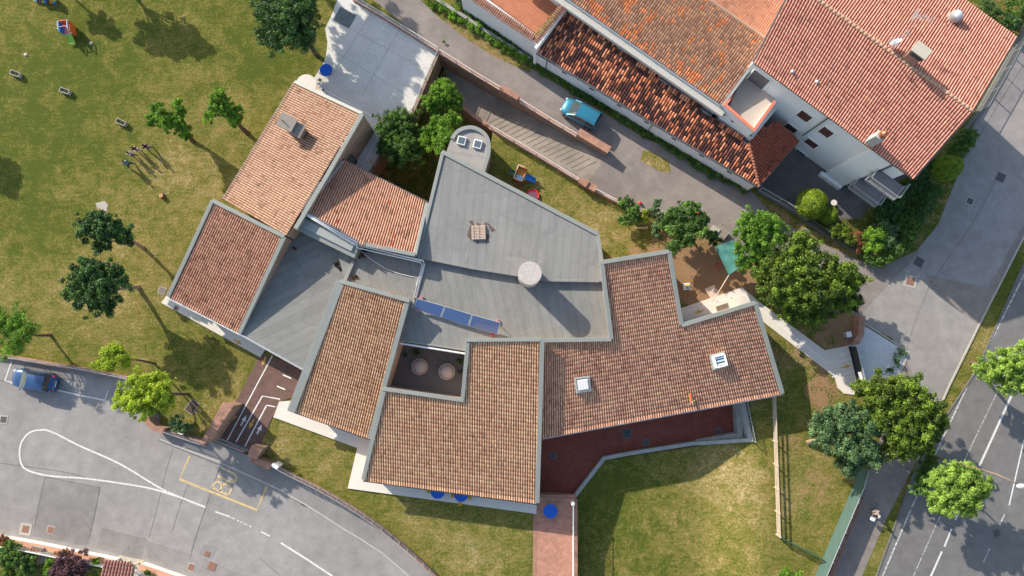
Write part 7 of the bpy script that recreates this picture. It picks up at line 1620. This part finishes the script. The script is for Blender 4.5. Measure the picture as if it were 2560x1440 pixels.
# solar collectors with block feet
sz0, sz1 = 3.31, 0
ps = [(1041,746),(1112,766),(1180,787),(1252,807)]; lo = [(1033,771),(1102,793),(1171,815),(1245,837)]
for i in range(3):
    a, b = P(*ps[i], 4.45), P(*ps[i+1], 4.45); c_, d_ = P(*lo[i+1], 3.75), P(*lo[i], 3.75)
    ga = (b-a)*.012; a, d_ = a+ga, d_+ga; b, c_ = b-ga, c_-ga
    t = thing('solar_panel', ['left solar panel of the three on the long felt roof','middle solar panel of the three on the long felt roof','right solar panel of the three on the long felt roof'][i], 'solar panel', ((a+c_)/2).to_tuple()[:2]+(3.33,), 0, 'solar panels on the felt roof')
    nn = (b-a).cross(d_-a).normalized(); nn = -nn if nn.z < 0 else nn
    m = MB(); v_ = [a, b, c_, d_]; m.add([q-nn*.07 for q in v_]+[q for q in v_], [(0,1,2,3),(4,5,6,7),(0,1,5,4),(1,2,6,5),(2,3,7,6),(3,0,4,7)]); m.build('frame', STEEL, t)
    cc = (a+b+c_+d_)/4; v_ = [cc+(q-cc)*.955+nn*.006 for q in (a, b, c_, d_)]; m = MB(); m.add(v_, [(0,1,2,3)])
    m.build('collector_glass', MATS.get('collector_glass') or m_glass('collector_glass', (0.075,0.14,0.33), .25), t)
    for p_, q_ in ((a, d_), (b, c_)):
        m = MB(); m.bar((p_.x*.8+q_.x*.2, p_.y*.8+q_.y*.2, 3.33), p_.lerp(q_, .2)-nn*.07, .04, .04); m.bar(Vector((q_.x, q_.y, 3.33)), q_-nn*.07, .04, .04); m.build('support_leg', STEEL, t)
for i, (x, y, mt, lab) in enumerate(((1053,745,PINKP,'pinkish block weighing down the upper left corner of the solar panels'),(1043,779,PINKP,'reddish block under the lower left corner of the solar panels'),(1244,803,PINKP,'pinkish block at the upper right corner of the solar panels'),(1231,837,REDP,'red block under the lower right corner of the solar panels'))):
    c = P(x, y, 3.5); t = thing('ballast_block', lab, 'block', (c.x, c.y, 3.32), rad(-15)); m = MB(); m.box((0,0,.1), (.28,.3,.2)); local(m, 'block_body', mt, t); m = MB(); m.box((0,.08,.21), (.16,.08,.03)); m.box((0,-.08,.21), (.16,.08,.03)); local(m, 'block_holes', simple('hole_dark%d' % i, (0.2,0.12,0.1)), t)
# pallet of tiles on the grey roof with cardboard scraps under it
pl_ = thing('tile_pallet', 'square pallet stacked with pale roof tiles on the large grey roof', 'pallet', at(1197,582,3.86), rad(2))
m = MB(); m.box((0,0,.06), (1.24,1.24,.1)); local(m, 'pallet_base', WOODP, pl_)
m = MB()
for k in range(9):
    for q in range(3): m.tube([(-.6+.4*q, -.54+.135*k, .2), (-.22+.4*q, -.54+.135*k, .2)], .065, 6)
local(m, 'stacked_tiles', simple('pale_tiles', (0.56,0.43,0.35), .9, .15, 7), pl_)
m = MB(); m.box((-.42,0,.28), (.05,1.24,.02)); m.box((0.02,0,.28), (.04,1.24,.02)); local(m, 'strap', WOODG, pl_)
CARD = simple('brown_felt_scrap', (0.11,0.08,0.07), .9, .15)
for i, q in enumerate(([(1172,553),(1181,551),(1186,566),(1181,565)],[(1191,557),(1201,559),(1199,566),(1192,565)],[(1213,555),(1217,558),(1217,570),(1208,564)],[(1216,554),(1239,575),(1229,580)],[(1168,590),(1176,561),(1180,568),(1178,602)],[(1215,584),(1225,588),(1214,613)],[(1190,602),(1198,602),(1195,608)])):
    m = MB(); m.prism(PL(q, 3.87), 3.855, 3.87); c = P(q[0][0], q[0][1], 3.86); o = m.build('felt_scrap', CARD, org=c)
    tag(o, ['scrap of brown felt at the upper left corner of the tile pallet','small brown felt scrap above the middle of the tile pallet','brown felt scrap at the upper right corner of the tile pallet','long pointed brown felt scrap lying free to the right of the tile pallet','brown felt scrap along the left side of the tile pallet','dark brown felt wedge at the lower right of the tile pallet','tiny felt tip below the middle of the tile pallet'][i], 'felt scrap', 'brown felt scraps round the tile pallet')
# street lamp and small street things
lp_ = thing('street_lamp', 'tall street lamp leaning out over the main road from the olive tree', 'street lamp', at(2312,1134,0))
b_ = P(2312,1134,0); top = b_+Vector((0,0,9.2)); he = P(2544,1211,9.6)
m = MB(); m.tube([b_, b_+Vector((0,0,4)), top, top.lerp(he, .5)+Vector((0,0,.15)), he], [.09,.075,.055,.045,.04], 10); m.build('pole', simple('tan_pole', (0.34,0.24,0.17), .6, .1), lp_, smooth=True)
m = MB(); m.ball(he+(he-top).normalized()*.25, (.38,.2,.1), 14, 8); m.build('lamp_head', simple('lamp_head', (0.62,0.63,0.62), .5, .04), lp_, smooth=True)
o_ = thing('orange_flower_pot', 'small orange-red pot on the lane side of the low wall by the shrubs', 'pot', at(1599,508,0)); m = MB(); m.lathe((0,0,0), [(0,0),(.12,0),(.16,.22),(.12,.22)], 14); local(m, 'pot', ORANGEP, o_); m = MB(); m.ball((0,0,.26), (.14,.14,.1), 8, 6); local(m, 'flowers', REDP, o_)
for i, (x, y, z, mt, lab, s_) in enumerate(((1662,538,.5,LBLUEP,'white folded board leaning among the shrubs',.5),(1745,533,1.2,REDP,'red toy ball by the broad dark tree',.0),(1706,592,1.6,REDP,'small red object caught in the broad dark tree',.0))):
    t = thing('garden_board' if s_ else 'toy_ball', lab, 'board' if s_ else 'ball', at(x, y, z if not s_ else 0), rad(30*i)); m = MB()
    m.box((0,0,.35), (.5,.12,.7)) if s_ else m.ball((0,0,0), .16, 12, 8); local(m, 'board' if s_ else 'ball', mt, t)
# step detail by the yard: pale round table top, stick
rtb = thing('round_stool', 'pale round stool top beside the clipped round bush in the yard', 'table', at(2077,510,0)); m = MB(); m.cyl((0,0,.6), .28, .05, 28); local(m, 'tabletop', CONCW, rtb); m = MB(); m.cyl((0,0,0), .06, .6, 12); local(m, 'pedestal', STEEL, rtb)
# orange fallen tiles on the wing roof
bt_ = thing('broken_tile', 'bright orange broken roof tile lying near the eave of the right wing', 'tile', (0,0,0)); c = P(1728,997,3.25); bt_.location = (c.x, c.y, c.z)
m = MB(); m.tube([(-.1,.45,0),(0,-.3,-.02)], [.11,.09], 8); local(m, 'tile_body', simple('new_orange_tile', (0.70,0.16,0.04), .8, .1), bt_)
m = MB(); m.tube([(-.2,-.45,.05),(.3,-.1,.1)], .02, 6); local(m, 'stick', WOODP, bt_)
